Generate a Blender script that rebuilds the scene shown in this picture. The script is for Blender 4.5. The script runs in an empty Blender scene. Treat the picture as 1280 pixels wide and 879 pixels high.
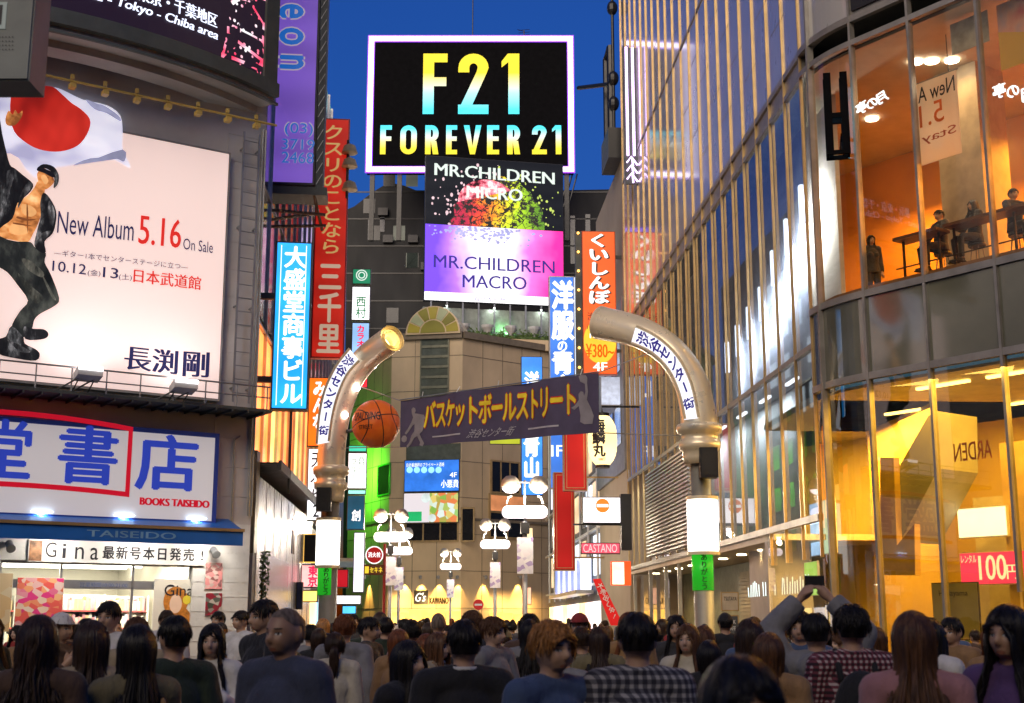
import bpy, math, random
from mathutils import Vector, Matrix, noise as mnoise
R = random.Random(7)
sc = bpy.context.scene
COL = sc.collection
# ------------------------------------------------------------------ camera, sky, exposure
F = 1660.0; HZ = 778.0; CZ = 1.68
TILT = math.atan((HZ - 439.5) / F)
cam_d = bpy.data.cameras.new('camera'); cam = bpy.data.objects.new('camera', cam_d); COL.objects.link(cam)
cam.location = (0, 0, CZ); cam.rotation_euler = (math.pi / 2 + TILT, 0, 0)
cam_d.sensor_width = 36; cam_d.lens = 36 * F / 1280; cam_d.clip_end = 2000; cam_d.clip_start = 0.05
cam_d.dof.use_dof = True; cam_d.dof.focus_distance = 31; cam_d.dof.aperture_fstop = 4.5
sc.camera = cam
world = bpy.data.worlds.new('World'); sc.world = world; world.use_nodes = True
wn = world.node_tree.nodes; wl = world.node_tree.links
sky = wn.new('ShaderNodeTexSky'); sky.sky_type = 'NISHITA'; sky.sun_disc = False
sky.sun_elevation = math.radians(0); sky.sun_rotation = math.radians(197); sky.altitude = 50
sky.air_density = 1.0; sky.dust_density = 0.3; sky.ozone_density = 5.5
wn['Background'].inputs['Strength'].default_value = 0.62
wl.new(sky.outputs[0], wn['Background'].inputs['Color'])
sun_d = bpy.data.lights.new('sun', 'SUN'); sun_d.energy = 3.0; sun_d.angle = math.radians(50); sun_d.color = (1, .82, .60)
sun = bpy.data.objects.new('sun', sun_d); COL.objects.link(sun); sun.rotation_euler = Vector((.27, .86, -.36)).to_track_quat('-Z', 'Y').to_euler()
sc.view_settings.view_transform = 'Standard'; sc.view_settings.look = 'None'
sc.view_settings.exposure = 0.15; sc.view_settings.gamma = 1.0
sc.view_settings.use_curve_mapping = False
cy = sc.cycles
cy.use_denoising = True; cy.max_bounces = 7; cy.diffuse_bounces = 2; cy.glossy_bounces = 3
cy.transparent_max_bounces = 10; cy.transmission_bounces = 3; cy.caustics_reflective = False; cy.caustics_refractive = False
cy.sample_clamp_indirect = 4.0; cy.use_light_tree = True

# ------------------------------------------------------------------ projection helpers
def ray(px, py):
    u = (px - 640) / F; v = (439.5 - py) / F
    d = math.cos(TILT) - v * math.sin(TILT)
    return u / d, (v * math.cos(TILT) + math.sin(TILT)) / d
def P(px, py, D):
    a, b = ray(px, py); return Vector((a * D, D, CZ + b * D))
VX = -0.0572
def Q(L, D): return Vector((L + VX * D, D, 0))
class PL:                                   # a vertical plane seen from its -y side; u runs to the right
    def __init__(s, p, yaw):
        s.p = Vector((p[0], p[1], 0)); s.yaw = math.radians(yaw)
        s.d = Vector((math.cos(s.yaw), math.sin(s.yaw), 0)); s.n = Vector((-s.d.y, s.d.x, 0))
    def hit(s, px, py):
        a, b = ray(px, py)
        Y = (s.p.dot(s.n)) / (a * s.n.x + s.n.y)
        w = Vector((a * Y, Y, 0)) - s.p
        return w.dot(s.d), CZ + b * Y
    def w(s, u, y, z): return s.p + s.d * u + s.n * y + Vector((0, 0, z))
    def rect(s, x0, y0, x1, y1):
        a = s.hit(x0, y0); b = s.hit(x0, y1); c = s.hit(x1, y0); d = s.hit(x1, y1)
        return (a[0] + b[0]) / 2, (c[0] + d[0]) / 2, (b[1] + d[1]) / 2, (a[1] + c[1]) / 2
    def off(s, y): return PL(s.p + s.n * y, math.degrees(s.yaw))
def front(px, py, D, yaw=0.0):
    q = P(px, py, D); return PL((q.x, q.y), yaw)
def street_right(L): return PL(Q(L, 40), math.degrees(math.atan2(-1, -VX)))
def street_left(L): return PL(Q(L, 40), math.degrees(math.atan2(1, VX)))
FACE = 3.27                                  # yaw of signs set square across the street

# ------------------------------------------------------------------ materials
MATS = {}
class NT:
    def __init__(s, name):
        s.m = bpy.data.materials.new(name); s.m.use_nodes = True; s.t = s.m.node_tree
        s.n = s.t.nodes; s.l = s.t.links
        s.b = s.n.get('Principled BSDF'); s.o = s.n.get('Material Output')
        s.b.inputs['Base Color'].default_value = (.04, .04, .04, 1)
    def new(s, t, **k):
        n = s.n.new(t)
        for a, v in k.items(): setattr(n, a, v)
        return n
    def set(s, sock, v):
        if isinstance(v, bpy.types.NodeSocket): s.l.new(v, sock)
        else: sock.default_value = v
    def co(s, kind='Object'):
        return s.new('ShaderNodeTexCoord').outputs[kind]
    def math(s, op, a, b=None, c=None):
        n = s.new('ShaderNodeMath', operation=op)
        for i, v in enumerate((a, b, c)):
            if v is not None: s.set(n.inputs[i], v)
        return n.outputs[0]
    def mix(s, f, a, b):
        n = s.new('ShaderNodeMix', data_type='RGBA')
        s.set(n.inputs[0], f); s.set(n.inputs[6], a); s.set(n.inputs[7], b); return n.outputs[2]
    def noise(s, vec, scale=3, detail=3, rough=.55):
        n = s.new('ShaderNodeTexNoise'); s.set(n.inputs['Vector'], vec); n.inputs['Scale'].default_value = scale
        n.inputs['Detail'].default_value = detail; n.inputs['Roughness'].default_value = rough; return n.outputs['Fac']
    def ramp(s, f, stops):
        n = s.new('ShaderNodeValToRGB'); s.set(n.inputs[0], f); e = n.color_ramp.elements
        while len(e) < len(stops): e.new(1)
        for q, (p, c) in zip(e, stops): q.position = p; q.color = c4(c)
        return n.outputs[0]
    def map(s, vec, scale=(1, 1, 1), loc=(0, 0, 0), rot=(0, 0, 0)):
        n = s.new('ShaderNodeMapping'); s.set(n.inputs[0], vec); n.inputs['Scale'].default_value = scale
        n.inputs['Location'].default_value = loc; n.inputs['Rotation'].default_value = rot; return n.outputs[0]
    def sep(s, vec):
        n = s.new('ShaderNodeSeparateXYZ'); s.set(n.inputs[0], vec); return n.outputs
    def bump(s, h, strength=.3, dist=.02):
        n = s.new('ShaderNodeBump'); s.set(n.inputs['Height'], h); n.inputs['Strength'].default_value = strength
        n.inputs['Distance'].default_value = dist; s.l.new(n.outputs[0], s.b.inputs['Normal'])
def c4(c): return tuple(c) + (1,) if len(c) == 3 else tuple(c)
def srgb(r, g, b):
    f = lambda v: (v / 255 / 12.92) if v < 10.3 else ((v / 255 + .055) / 1.055) ** 2.4
    return (f(r), f(g), f(b))
def pbr(name, col, rough=.6, metal=0., var=.25, scale=2.5, bump=0., bscale=30, stretch=(1, 1, 1), rvar=.12):
    if name in MATS: return MATS[name]
    n = NT(name); co = n.map(n.co(), stretch)
    a = n.noise(co, scale, 5)
    v = n.ramp(a, [(.3, tuple(c * (1 - var) for c in col)), (.7, tuple(min(1, c * (1 + var * .6)) for c in col))])
    n.l.new(v, n.b.inputs['Base Color'])
    b = n.noise(co, scale * 3.7, 4)
    n.set(n.b.inputs['Roughness'], n.math('MULTIPLY_ADD', b, rvar * 2, max(0.02, rough - rvar)))
    n.b.inputs['Metallic'].default_value = metal
    if bump: n.bump(n.noise(n.co(), bscale, 4), bump, .01)
    MATS[name] = n.m; return n.m
def emit(name, col, st=1.0, var=.12, scale=1.2, rough=.25, base=None, sample=True):
    if name in MATS: return MATS[name]
    n = NT(name)
    a = n.noise(n.co(), scale, 3); var = min(.6, var * 1.6)
    n.b.inputs['Base Color'].default_value = c4(base or tuple(min(.5, c * .25) for c in col)); n.b.inputs['Roughness'].default_value = rough
    n.b.inputs['Emission Color'].default_value = c4(col); n.b.inputs['Specular IOR Level'].default_value = .25
    e = n.math('MULTIPLY_ADD', a, st * var * 2, st * (1 - var))
    if var >= .15: e = n.math('MULTIPLY', e, n.math('MULTIPLY_ADD', n.math('SINE', n.math('MULTIPLY', n.sep(n.co())[2], 4.6)), .13, 1.0))   # the tubes inside show as soft bands
    n.set(n.b.inputs['Emission Strength'], e)
    if not sample: n.m.cycles.emission_sampling = 'NONE'
    MATS[name] = n.m; return n.m
def glass(name, tint=(.9, .92, .95), rough=.02, refl=1.0, base_refl=.06, wav=.0, fres=.9, ior=None):
    if name in MATS: return MATS[name]
    n = NT(name); n.n.remove(n.b)
    tr = n.new('ShaderNodeBsdfTransparent'); tr.inputs[0].default_value = c4(tint)
    gl = n.new('ShaderNodeBsdfGlossy'); gl.inputs['Roughness'].default_value = rough; gl.inputs['Color'].default_value = (refl, refl, refl, 1)
    fr = n.new('ShaderNodeLayerWeight'); fr.inputs['Blend'].default_value = .25
    f = n.math('MULTIPLY_ADD', fr.outputs['Fresnel'], fres, base_refl)
    if ior: fr = n.new('ShaderNodeFresnel'); fr.inputs[0].default_value = ior; f = fr.outputs[0]
    if wav:
        bp = n.new('ShaderNodeBump'); bp.inputs['Strength'].default_value = wav; bp.inputs['Distance'].default_value = .02
        n.set(bp.inputs['Height'], n.noise(n.co(), .55, 2)); n.l.new(bp.outputs[0], gl.inputs['Normal']); n.l.new(bp.outputs[0], fr.inputs['Normal'])
    f = n.math('MULTIPLY', f, n.math('SUBTRACT', 1.0, n.new('ShaderNodeNewGeometry').outputs['Backfacing'])); f = n.math('MINIMUM', f, 1.0)
    mx = n.new('ShaderNodeMixShader'); n.set(mx.inputs[0], f); n.l.new(tr.outputs[0], mx.inputs[1]); n.l.new(gl.outputs[0], mx.inputs[2])
    n.l.new(mx.outputs[0], n.o.inputs[0]); MATS[name] = n.m; return n.m

# ------------------------------------------------------------------ mesh helpers
GLYPH = {}
def glyphs(s, bold):
    k = (s, round(bold, 4))
    if k not in GLYPH:
        cu = bpy.data.curves.new('t', 'FONT'); cu.body = s; cu.resolution_u = 3; cu.offset = bold
        ob = bpy.data.objects.new('t', cu); me = ob.to_mesh()
        GLYPH[k] = ([(v.co.x, v.co.y) for v in me.vertices], [tuple(p.vertices) for p in me.polygons])
        ob.to_mesh_clear(); bpy.data.objects.remove(ob); bpy.data.curves.remove(cu)
    return GLYPH[k]
def wmat(o):
    m = o.matrix_basis.copy()
    while o.parent is not None: o = o.parent; m = o.matrix_basis @ m
    return m
class MB:
    def __init__(s, pl=None): s.v = []; s.f = []; s.mi = []; s.pl = pl; s.m = 0
    def e(s, x, y, z):
        s.v.append(s.pl.w(x, y, z) if s.pl else Vector((x, y, z))); return len(s.v) - 1
    def face(s, ids): s.f.append(tuple(ids)); s.mi.append(s.m)
    def poly(s, pts): s.face([s.e(*p) for p in pts])
    def box(s, x0, x1, y0, y1, z0, z1):
        i = [s.e(x, y, z) for z in (z0, z1) for y in (y0, y1) for x in (x0, x1)]
        for q in ((0, 1, 5, 4), (1, 3, 7, 5), (3, 2, 6, 7), (2, 0, 4, 6), (4, 5, 7, 6), (2, 3, 1, 0)): s.face([i[k] for k in q])
    def prism(s, pts, y0, y1):                 # outline in (x,z), front at y0
        a = [s.e(x, y0, z) for x, z in pts]; b = [s.e(x, y1, z) for x, z in pts]; n = len(pts)
        s.face(a); s.face(b[::-1])
        for i in range(n): s.face([a[i], b[i], b[(i + 1) % n], a[(i + 1) % n]])
    def slab(s, pts, z0, z1):                  # outline in (x,y)
        a = [s.e(x, y, z0) for x, y in pts]; b = [s.e(x, y, z1) for x, y in pts]; n = len(pts)
        s.face(a[::-1]); s.face(b)
        for i in range(n): s.face([a[i], a[(i + 1) % n], b[(i + 1) % n], b[i]])
    def tube(s, pts, r, n=8, cap=True):
        pts = [Vector(p) for p in pts]; rs = r if isinstance(r, (list, tuple)) else [r] * len(pts)
        rings = []; up = None
        for i, p in enumerate(pts):
            t = (pts[min(i + 1, len(pts) - 1)] - pts[max(i - 1, 0)]).normalized()
            if up is None: up = t.orthogonal().normalized()
            up = (up - t * up.dot(t)); up = up.normalized() if up.length > 1e-6 else t.orthogonal().normalized()
            b = t.cross(up)
            rings.append([s.e(*(p + (up * math.cos(2 * math.pi * k / n) + b * math.sin(2 * math.pi * k / n)) * rs[i])) for k in range(n)])
        for a, b in zip(rings, rings[1:]):
            for k in range(n): s.face([a[k], a[(k + 1) % n], b[(k + 1) % n], b[k]])
        if cap: s.face(rings[0][::-1]); s.face(rings[-1])
        return rings
    def lathe(s, prof, n=24, c=(0, 0, 0), sx=1, sy=1):
        rings = [[s.e(c[0] + r * sx * math.cos(2 * math.pi * k / n), c[1] + r * sy * math.sin(2 * math.pi * k / n), c[2] + z) for k in range(n)] for r, z in prof]
        for a, b in zip(rings, rings[1:]):
            for k in range(n): s.face([a[k], a[(k + 1) % n], b[(k + 1) % n], b[k]])
        s.face(rings[0][::-1]); s.face(rings[-1])
    def ball(s, c, r, nu=16, nv=10):
        r = r if isinstance(r, (tuple, list)) else (r, r, r)
        s_ = [(max(1e-4, math.sin(math.pi * j / nv)), -math.cos(math.pi * j / nv)) for j in range(nv + 1)]
        rings = [[s.e(c[0] + r[0] * a * math.cos(2 * math.pi * k / nu), c[1] + r[1] * a * math.sin(2 * math.pi * k / nu), c[2] + r[2] * b) for k in range(nu)] for a, b in s_]
        for a, b in zip(rings, rings[1:]):
            for k in range(nu): s.face([a[k], a[(k + 1) % nu], b[(k + 1) % nu], b[k]])
        s.face(rings[0][::-1]); s.face(rings[-1])
    def disc(s, cx, cz, rx, rz, y, n=24, a0=0, a1=2 * math.pi):
        full = abs(a1 - a0 - 2 * math.pi) < 1e-6
        s.face([s.e(cx + rx * math.cos(a0 + (a1 - a0) * k / (n if full else n - 1)), y, cz + rz * math.sin(a0 + (a1 - a0) * k / (n if full else n - 1))) for k in range(n)])
    def text(s, t, u0, u1, z0, z1, y, bold=0., mirror=False, shear=0., keep=False, map=None):
        if bold > .004 and not keep:                # thicken letters by layering, which keeps their corners clean
            w = (u1 - u0) / max(1, len(t)) * bold * 1.3
            for k, d in enumerate((-w, 0, w)): s.text(t, u0 + w + d, u1 - w + d, z0, z1, y - .0008 * k, 0, mirror, shear, keep, map)
            return
        vs, fs = glyphs(t, bold)
        x0 = min(v[0] for v in vs); x1 = max(v[0] for v in vs); y0 = min(v[1] for v in vs); y1 = max(v[1] for v in vs)
        sx = (u1 - u0) / (x1 - x0); sz = (z1 - z0) / (y1 - y0)
        if keep:
            q = min(sx, sz); uo = (u0 + u1) / 2 - (x1 - x0) * q / 2; zo = (z0 + z1) / 2 - (y1 - y0) * q / 2; sx = sz = q
        else: uo, zo = u0, z0
        ids = []
        for a, b in vs:
            xx = uo + (a - x0) * sx; zz = zo + (b - y0) * sz
            if mirror: xx = u0 + u1 - xx
            xx += shear * (zz - (z0 + z1) / 2)
            ids.append(s.e(*map(xx, y, zz)) if map else s.e(xx, y, zz))
        for q in fs: s.face([ids[k] for k in (q[::-1] if mirror else q)])
    def char(s, t, uc, zc, w, h, y, bold=0., rot=0., map=None, mirror=False, dx_=0., dz_=0.):   # one em-square character centred at (uc,zc)
        if bold > .004:
            for k, (a, b) in enumerate(((-bold, 0), (bold, 0), (0, -bold), (0, bold), (0, 0))): s.char(t, uc, zc, w, h, y - .0006 * k, 0, rot, map, mirror, a * .9, b * .7)
            return
        vs, fs = glyphs(t, 0); wide = 1.0 if ord(t) > 255 else None
        x0 = min(v[0] for v in vs); x1 = max(v[0] for v in vs)
        cx = .5 if wide else (x0 + x1) / 2; cyy = .36
        ids = []; ca, sa = math.cos(rot), math.sin(rot)
        for a, b in vs:
            p = a - cx; q = b - cyy
            if mirror: p = -p
            p += dx_; q += dz_
            p, q = p * ca - q * sa, p * sa + q * ca
            xx, zz = uc + p * w, zc + q * h
            ids.append(s.e(*map(xx, y, zz)) if map else s.e(xx, y, zz))
        for q in fs: s.face([ids[k] for k in q])
    def vtext(s, t, u0, u1, z0, z1, y, bold=0., fill=1.02, mirror=False):
        n = len(t); ch = (z1 - z0) / n
        for i, c in enumerate(t):
            if c == ' ': continue
            rot = -math.pi / 2 if c in 'ー～~-（）' else 0.
            s.char(c, (u0 + u1) / 2, z1 - ch * (i + .5), (u1 - u0) * fill if not rot else ch * fill, ch * fill if not rot else (u1 - u0) * fill, y, bold, rot, mirror=mirror)
    def build(s, name, mats, parent=None, smooth=False):
        me = bpy.data.meshes.new(name); o = bpy.data.objects.new(name, me); COL.objects.link(o)
        if parent is not None:
            inv = wmat(parent).inverted(); vs = [inv @ v for v in s.v]; o.parent = parent
        else: vs = s.v
        me.from_pydata([tuple(v) for v in vs], [], s.f)
        for m in (mats if isinstance(mats, (list, tuple)) else [mats]): me.materials.append(m)
        if isinstance(mats, (list, tuple)) and len(mats) > 1:
            me.polygons.foreach_set('material_index', s.mi)
        if smooth: me.polygons.foreach_set('use_smooth', [True] * len(me.polygons))
        me.update(); return o
def thing(name, label, cat, loc, yaw=0., group=None):
    o = bpy.data.objects.new(name, None); COL.objects.link(o)
    o.location = loc; o.rotation_euler = (0, 0, yaw); o.empty_display_size = .2
    o['label'] = label; o['category'] = cat
    if group: o['group'] = group
    o.matrix_basis = Matrix.Translation(Vector(loc)) @ Matrix.Rotation(yaw, 4, 'Z')
    return o
def tag(o, label, cat, group=None):
    o['label'] = label; o['category'] = cat
    if group: o['group'] = group
    return o
def recenter(o, loc):                          # give a world-built single mesh its origin at loc
    o.data.transform(Matrix.Translation(-Vector(loc))); o.location = loc; return o
def copy_tree(o, parent=None):
    c = o.copy(); COL.objects.link(c)
    if parent is not None: c.parent = parent
    for ch in [x for x in o.children]: copy_tree(ch, c)
    return c
def lamp(name, kind, loc, parent, energy, col=(1, 1, 1), size=.5, rot=(0, 0, 0), spot=None, shape=None, sizey=None):
    d = bpy.data.lights.new(name, kind); d.energy = energy; d.color = col
    if kind == 'AREA':
        d.size = size
        if sizey: d.shape = 'RECTANGLE'; d.size_y = sizey
    elif kind == 'SPOT': d.spot_size = math.radians(spot or 90); d.shadow_soft_size = size; d.spot_blend = .6
    else: d.shadow_soft_size = size
    o = bpy.data.objects.new(name, d); COL.objects.link(o)
    o.matrix_basis = Matrix.Translation(Vector(loc)) @ Matrix.Rotation(rot[2], 4, 'Z') @ Matrix.Rotation(rot[0], 4, 'X')
    if parent is not None:
        o.matrix_basis = wmat(parent).inverted() @ o.matrix_basis; o.parent = parent
    return o
def aim(o, d):                                 # point a light along d (world) when it has no parent rotation
    o.rotation_euler = Vector(d).to_track_quat('-Z', 'Y').to_euler()
def board(name, label, cat, pl, box, face, depth=.25, casing=None, fw=.05, group=None, nf=1):
    u0, u1, z0, z1 = pl.rect(*box)
    t = thing(name, label, cat, pl.w((u0 + u1) / 2, 0, z0), pl.yaw, group)
    mb = MB(pl); mb.box(u0, u1, -depth, 0, z0, z1); mb.build('casing', casing or M_dark, t)
    mb = MB(pl); mb.box(u0 + fw, u1 - fw, -depth - .012, -depth + .002, z0 + fw, z1 - fw); mb.build('face_panel', face, t)
    t['y'] = -depth - .02; t['r'] = (u0, u1, z0, z1)
    return t
def letter(t, pl, items, mat, name='lettering', bold=.012, dy=0., mirror=False, keep=False, shear=0.):
    """items: (string, (px box)) horizontally, or ('|string', box) vertically"""
    mb = MB(pl)
    for s, b in items:
        u0, u1, z0, z1 = pl.rect(*b)
        if s[0] == '|': mb.vtext(s[1:], u0, u1, z0, z1, t['y'] + dy, bold, mirror=mirror)
        else: mb.text(s, u0, u1, z0, z1, t['y'] + dy, bold, mirror=mirror, keep=keep, shear=shear)
    return mb.build(name, mat, t)
def bars(mb, u0, u1, z0, z1, w, y0, y1):       # a picture-frame of four butted bars
    mb.box(u0, u1, y0, y1, z0, z0 + w); mb.box(u0, u1, y0, y1, z1 - w, z1)
    mb.box(u0, u0 + w, y0, y1, z0 + w, z1 - w); mb.box(u1 - w, u1, y0, y1, z0 + w, z1 - w)

M_dark = pbr('dark_paint', (.03, .03, .035), .45)
M_black = pbr('black_paint', (.012, .012, .014), .4)
matte_black = pbr('black_board', (.006, .006, .007), .9, rvar=.02); matte_black.node_tree.nodes['Principled BSDF'].inputs['Specular IOR Level'].default_value = .03
M_steel = pbr('galvanised_steel', (.35, .36, .37), .42, .7)
M_grey = pbr('grey_paint', (.3, .3, .3), .5)
M_white = pbr('white_paint', (.75, .75, .74), .45, var=.1)
M_bronze = pbr('bronze_fin', (.50, .34, .15), .34, .5, var=.2)
M_ink = pbr('black_ink', (.012, .012, .02), .5)
M_navy = pbr('navy_ink', (.02, .02, .13), .5)
M_red = pbr('red_paint', (.45, .02, .015), .4, var=.15)
M_blue = pbr('blue_paint', (.03, .07, .42), .4, var=.1)
M_white_lit = emit('white_light_panel', (1, .97, 1), 2.2, .08)
M_letter_white = emit('white_lit_letters', (1, 1, 1), 1.3, .03, sample=False)
# ================================================================== GROUND
M_asphalt = pbr('asphalt', (.05, .05, .052), .62, var=.35, scale=1.3, bump=.3, bscale=60)
M_paver = pbr('paver_stone', (.22, .2, .18), .6, var=.3, scale=2.2, bump=.2, bscale=25)
M_roadpaint = pbr('road_paint', (.7, .7, .68), .55, var=.3, scale=6)
g = MB(); g.poly([(-400, -60, 0), (400, -60, 0), (400, 900, 0), (-400, 900, 0)])
o = g.build('ground', M_asphalt); o['kind'] = 'structure'
g = MB(); g.slab([Q(-4.0, 29.5).xy[:], Q(7.9, 27).xy[:], Q(7.9, 95).xy[:], Q(-4.0, 95).xy[:]], .004, .012)
o = g.build('street_pavement', M_paver); o['kind'] = 'structure'
g = MB()
for i in range(14):
    x = -9 + i * 1.3; g.poly([(x, 9, .006), (x + .62, 9, .006), (x + .62, 13.5, .006), (x, 13.5, .006)])
o = g.build('road_crossing', M_roadpaint); o['kind'] = 'structure'

# ================================================================== LEFT: BOOKSTORE BUILDING
LP = front(267, 500, 28.0, 33.5)
uC = .95
M_tile = pbr('pale_grey_cladding', (.58, .57, .56), .4, .1, var=.18, scale=.8, bump=.05)
M_conc = pbr('weathered_concrete', (.22, .21, .2), .8, var=.35, scale=.7, bump=.2)
M_dgrey = pbr('dark_grey_band', (.075, .085, .08), .5, .2, var=.2)
M_soffit = pbr('pale_soffit', (.42, .40, .38), .6, var=.25, scale=.6)
M_wtile = pbr('white_wall_tile', (.7, .7, .68), .3, var=.12, scale=3)
M_clear = glass('clear_glass', (.93, .95, .95), .01, 1, .05)
M_alu = pbr('aluminium_frame', (.5, .5, .5), .35, .8, var=.1)
bb = thing('bookstore_building', 'tall grey building with a bookshop at street level and a curved video screen above', 'building', LP.w(uC - 6, 0, 0), LP.yaw)
mb = MB(LP); mb.box(uC - 17, uC, 0.0, 7, 3.72, 32)
for r_ in range(30):
    z = 4.3 + r_ * .62; mb.box(uC - .9, uC + .004, -.012, .0, z, z + .022)
    if z < 12: mb.box(uC - .9 + .001, uC - .9 + .02, -.014, 0, z, z + .62)
mb.build('wall', M_tile, bb)
def drum(z0, z1, r, name, m, a0=-40, a1=22, thick=.5, kind=None):
    cx, cyy, N = uC - 4.55, 8.45, 26
    ang = [math.radians(a0 + (a1 - a0) * k / N) for k in range(N + 1)]
    mb = MB(LP); mb.slab([(cx + r * math.sin(a), cyy - r * math.cos(a)) for a in ang] + [(cx + (r - thick) * math.sin(a), cyy - (r - thick) * math.cos(a)) for a in ang[::-1]], z0, z1)
    return mb.build(name, m, bb)
ZB, ZSB = LP.off(-1.39).hit(191, 62)[1], LP.off(-1.39).hit(191, 44)[1]
drum(ZB, ZSB, 10.05, 'band', M_dgrey, a1=27.5)
drum(ZSB, 24, 9.98, 'screen_surround', M_dgrey, a0=25.0, a1=27.5)
drum(ZB - .14, ZB, 9.9, 'soffit_ledge', M_soffit, a1=27.5)
drum(ZB - .2, ZB - .14, 10.03, 'ledge_rail', M_dgrey, a1=27.5, thick=.06)
drum(ZB - .3, ZB - .14, 9.5, 'under_band', M_soffit, a1=27)
# the LED picture: dark sky with red and white firework sparks on the right, two lines of caption
n = NT('led_screen_picture'); co = n.co()
v1 = n.new('ShaderNodeTexVoronoi', feature='F1'); n.set(v1.inputs['Vector'], co); v1.inputs['Scale'].default_value = 7
v2 = n.new('ShaderNodeTexVoronoi', feature='DISTANCE_TO_EDGE'); n.set(v2.inputs['Vector'], n.map(co, (1, 1, 1.3), rot=(0, .6, 0))); v2.inputs['Scale'].default_value = 1.1
sp = n.math('LESS_THAN', v1.outputs['Distance'], .27); ed = n.math('LESS_THAN', v2.outputs['Distance'], .035)
big = n.noise(co, .9, 3); k = n.math('MULTIPLY', n.math('MAXIMUM', sp, ed), n.math('GREATER_THAN', n.noise(co, 2.4, 2), .42))
xx = n.sep(co)[0]; right = n.math('GREATER_THAN', n.math('MULTIPLY_ADD', big, 1.8, xx), 5.5)
k = n.math('MULTIPLY', k, right)
colr = n.ramp(n.noise(co, 1.7, 2), [(.35, (1, .04, .12)), (.5, (1, .3, .45)), (.62, (1, .95, 1))])
n.b.inputs['Base Color'].default_value = (.01, .008, .012, 1); n.b.inputs['Roughness'].default_value = .35
n.set(n.b.inputs['Emission Color'], n.mix(k, c4((.012, .006, .014)), colr)); n.b.inputs['Specular IOR Level'].default_value = .2; n.b.inputs['Emission Strength'].default_value = 1.1
M_led = n.m
drum(ZSB, 24, 9.92, 'video_screen', M_led, a1=25.0)
def drum_map(r):
    cx, cyy = uC - 4.55, 8.45
    def f(x, y, z):
        a = (x - cx) / r; return (cx + r * math.sin(a), cyy - r * math.cos(a), z)
    return f
mb = MB(LP); dm = drum_map(9.955)
mb.text('Yokohama - Tokyo - Chiba area', -4.6, -.62, ZSB + .34, ZSB + .60, 0, .05, map=dm, shear=.2)
mb.text('横浜・東京・千葉地区', -3.4, -.66, ZSB + .66, ZSB + .98, 0, .03, map=dm)
mb.build('caption', emit('caption_light', (.75, .8, 1), 1.5, .02, sample=False), bb)

# shop front at street level
zA = 2.86
mb = MB(LP); mb.box(-.28, uC, 0, .5, 0, 3.72); mb.box(-9, -4.1, 0, .5, 0, 3.72); mb.box(-4.1, -.28, .0, .3, zA, 3.72)
for r_ in range(12): mb.box(-.278, uC - .002, -.008, 0, .3 * r_ + .1, .3 * r_ + .112)
mb.build('shop_wall', M_wtile, bb)
mb = MB(LP); mb.slab([(-4.1, .3), (-.28, .3), (-.28, 5), (-4.1, 5)], -.0, .03); mb.build('shop_floor', pbr('shop_floor', (.6, .58, .52), .3), bb)
mb = MB(LP); mb.box(-4.12, -.26, 5, 5.1, 0, 3.2); mb.box(-4.2, -4.1, .5, 5, 0, 3.2); mb.box(-.28, -.18, .5, 5, 0, 3.2); mb.box(-4.1, -.28, .3, 5, 2.95, 3.05)
mb.build('shop_interior', pbr('shop_interior', (.8, .76, .68), .5, var=.06), bb)
for i in range(4):
    mb = MB(LP); mb.box(-4, -.4, .7 + i * 1.1, .82 + i * 1.1, 2.88, 2.93); mb.build('ceiling_tube', emit('fluorescent_tube', (1, .93, .74), 9, .02), bb)
mb = MB(LP)
for u in (-4.1, -2.95, -1.52, -.33): mb.box(u, u + .05, .1, .16, .03, zA)
mb.box(-4.05, -.33, .1, .16, 2.33, 2.5); mb.box(-4.05, -.33, .1, .16, 2.8, 2.86)
mb.build('shop_frame', M_alu, bb)
for a_, b_ in ((-4.05, -2.95), (-2.9, -1.52), (-1.47, -.33)):
    mb = MB(LP); mb.box(a_, b_, .125, .135, .03, 2.33); mb.build('window_pane', M_clear, bb)
    mb = MB(LP); mb.box(a_, b_, .125, .135, 2.5, 2.8); mb.build('window_pane', M_clear, bb)
mb = MB(LP); mb.text('営業時間10:00-21:00', -2.55, -1.6, 2.36, 2.46, .09, .01); mb.build('hours_lettering', pbr('blue_grey_ink', (.2, .25, .45), .5), bb)
# awning
M_awn = pbr('blue_awning', (.015, .14, .55), .4, var=.12)
mb = MB(LP)
mb.box(-9, .44, -.86, -.8, 3.22, 3.5)
pts = [(0, 3.82), (-.8, 3.56), (-.8, 3.5), (0, 3.74)]
a = [mb.e(-9, y, z) for y, z in pts]; b = [mb.e(.44, y, z) for y, z in pts]
for i in range(4): mb.face([a[i], b[i], b[(i + 1) % 4], a[(i + 1) % 4]])
mb.face(a[::-1]); mb.face(b)
aw = mb.build('awning', M_awn, bb)
mb = MB(LP); mb.box(-9, .46, -.9, -.84, 3.5, 3.56); mb.build('awning_rail', M_bronze, aw)
mb = MB(LP); mb.text('TAISEIDO', -2.75, -.98, 3.3, 3.43, -.866, .02); mb.build('awning_lettering', pbr('faded_blue_letter', (.2, .42, .7), .5), aw)
for u in (-3.5, -1.9, -.4):
    mb = MB(LP); mb.box(u - .2, u + .2, -.45, -.38, 3.76, 3.785); mb.build('awning_light', emit('awning_tube', (.6, .8, 1), 5, .02), aw); lamp('awning_lamp', 'SPOT', LP.w(u, -.42, 3.75), bb, 26, (.5, .75, 1), .05, (math.radians(35), 0, LP.yaw), 150)
for u in (-3.4, -1.8, -.6): lamp('shop_lamp', 'AREA', LP.w(u, 1.2, 2.85), bb, 85, (1, .84, .56), .5, (0, 0, LP.yaw))
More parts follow.
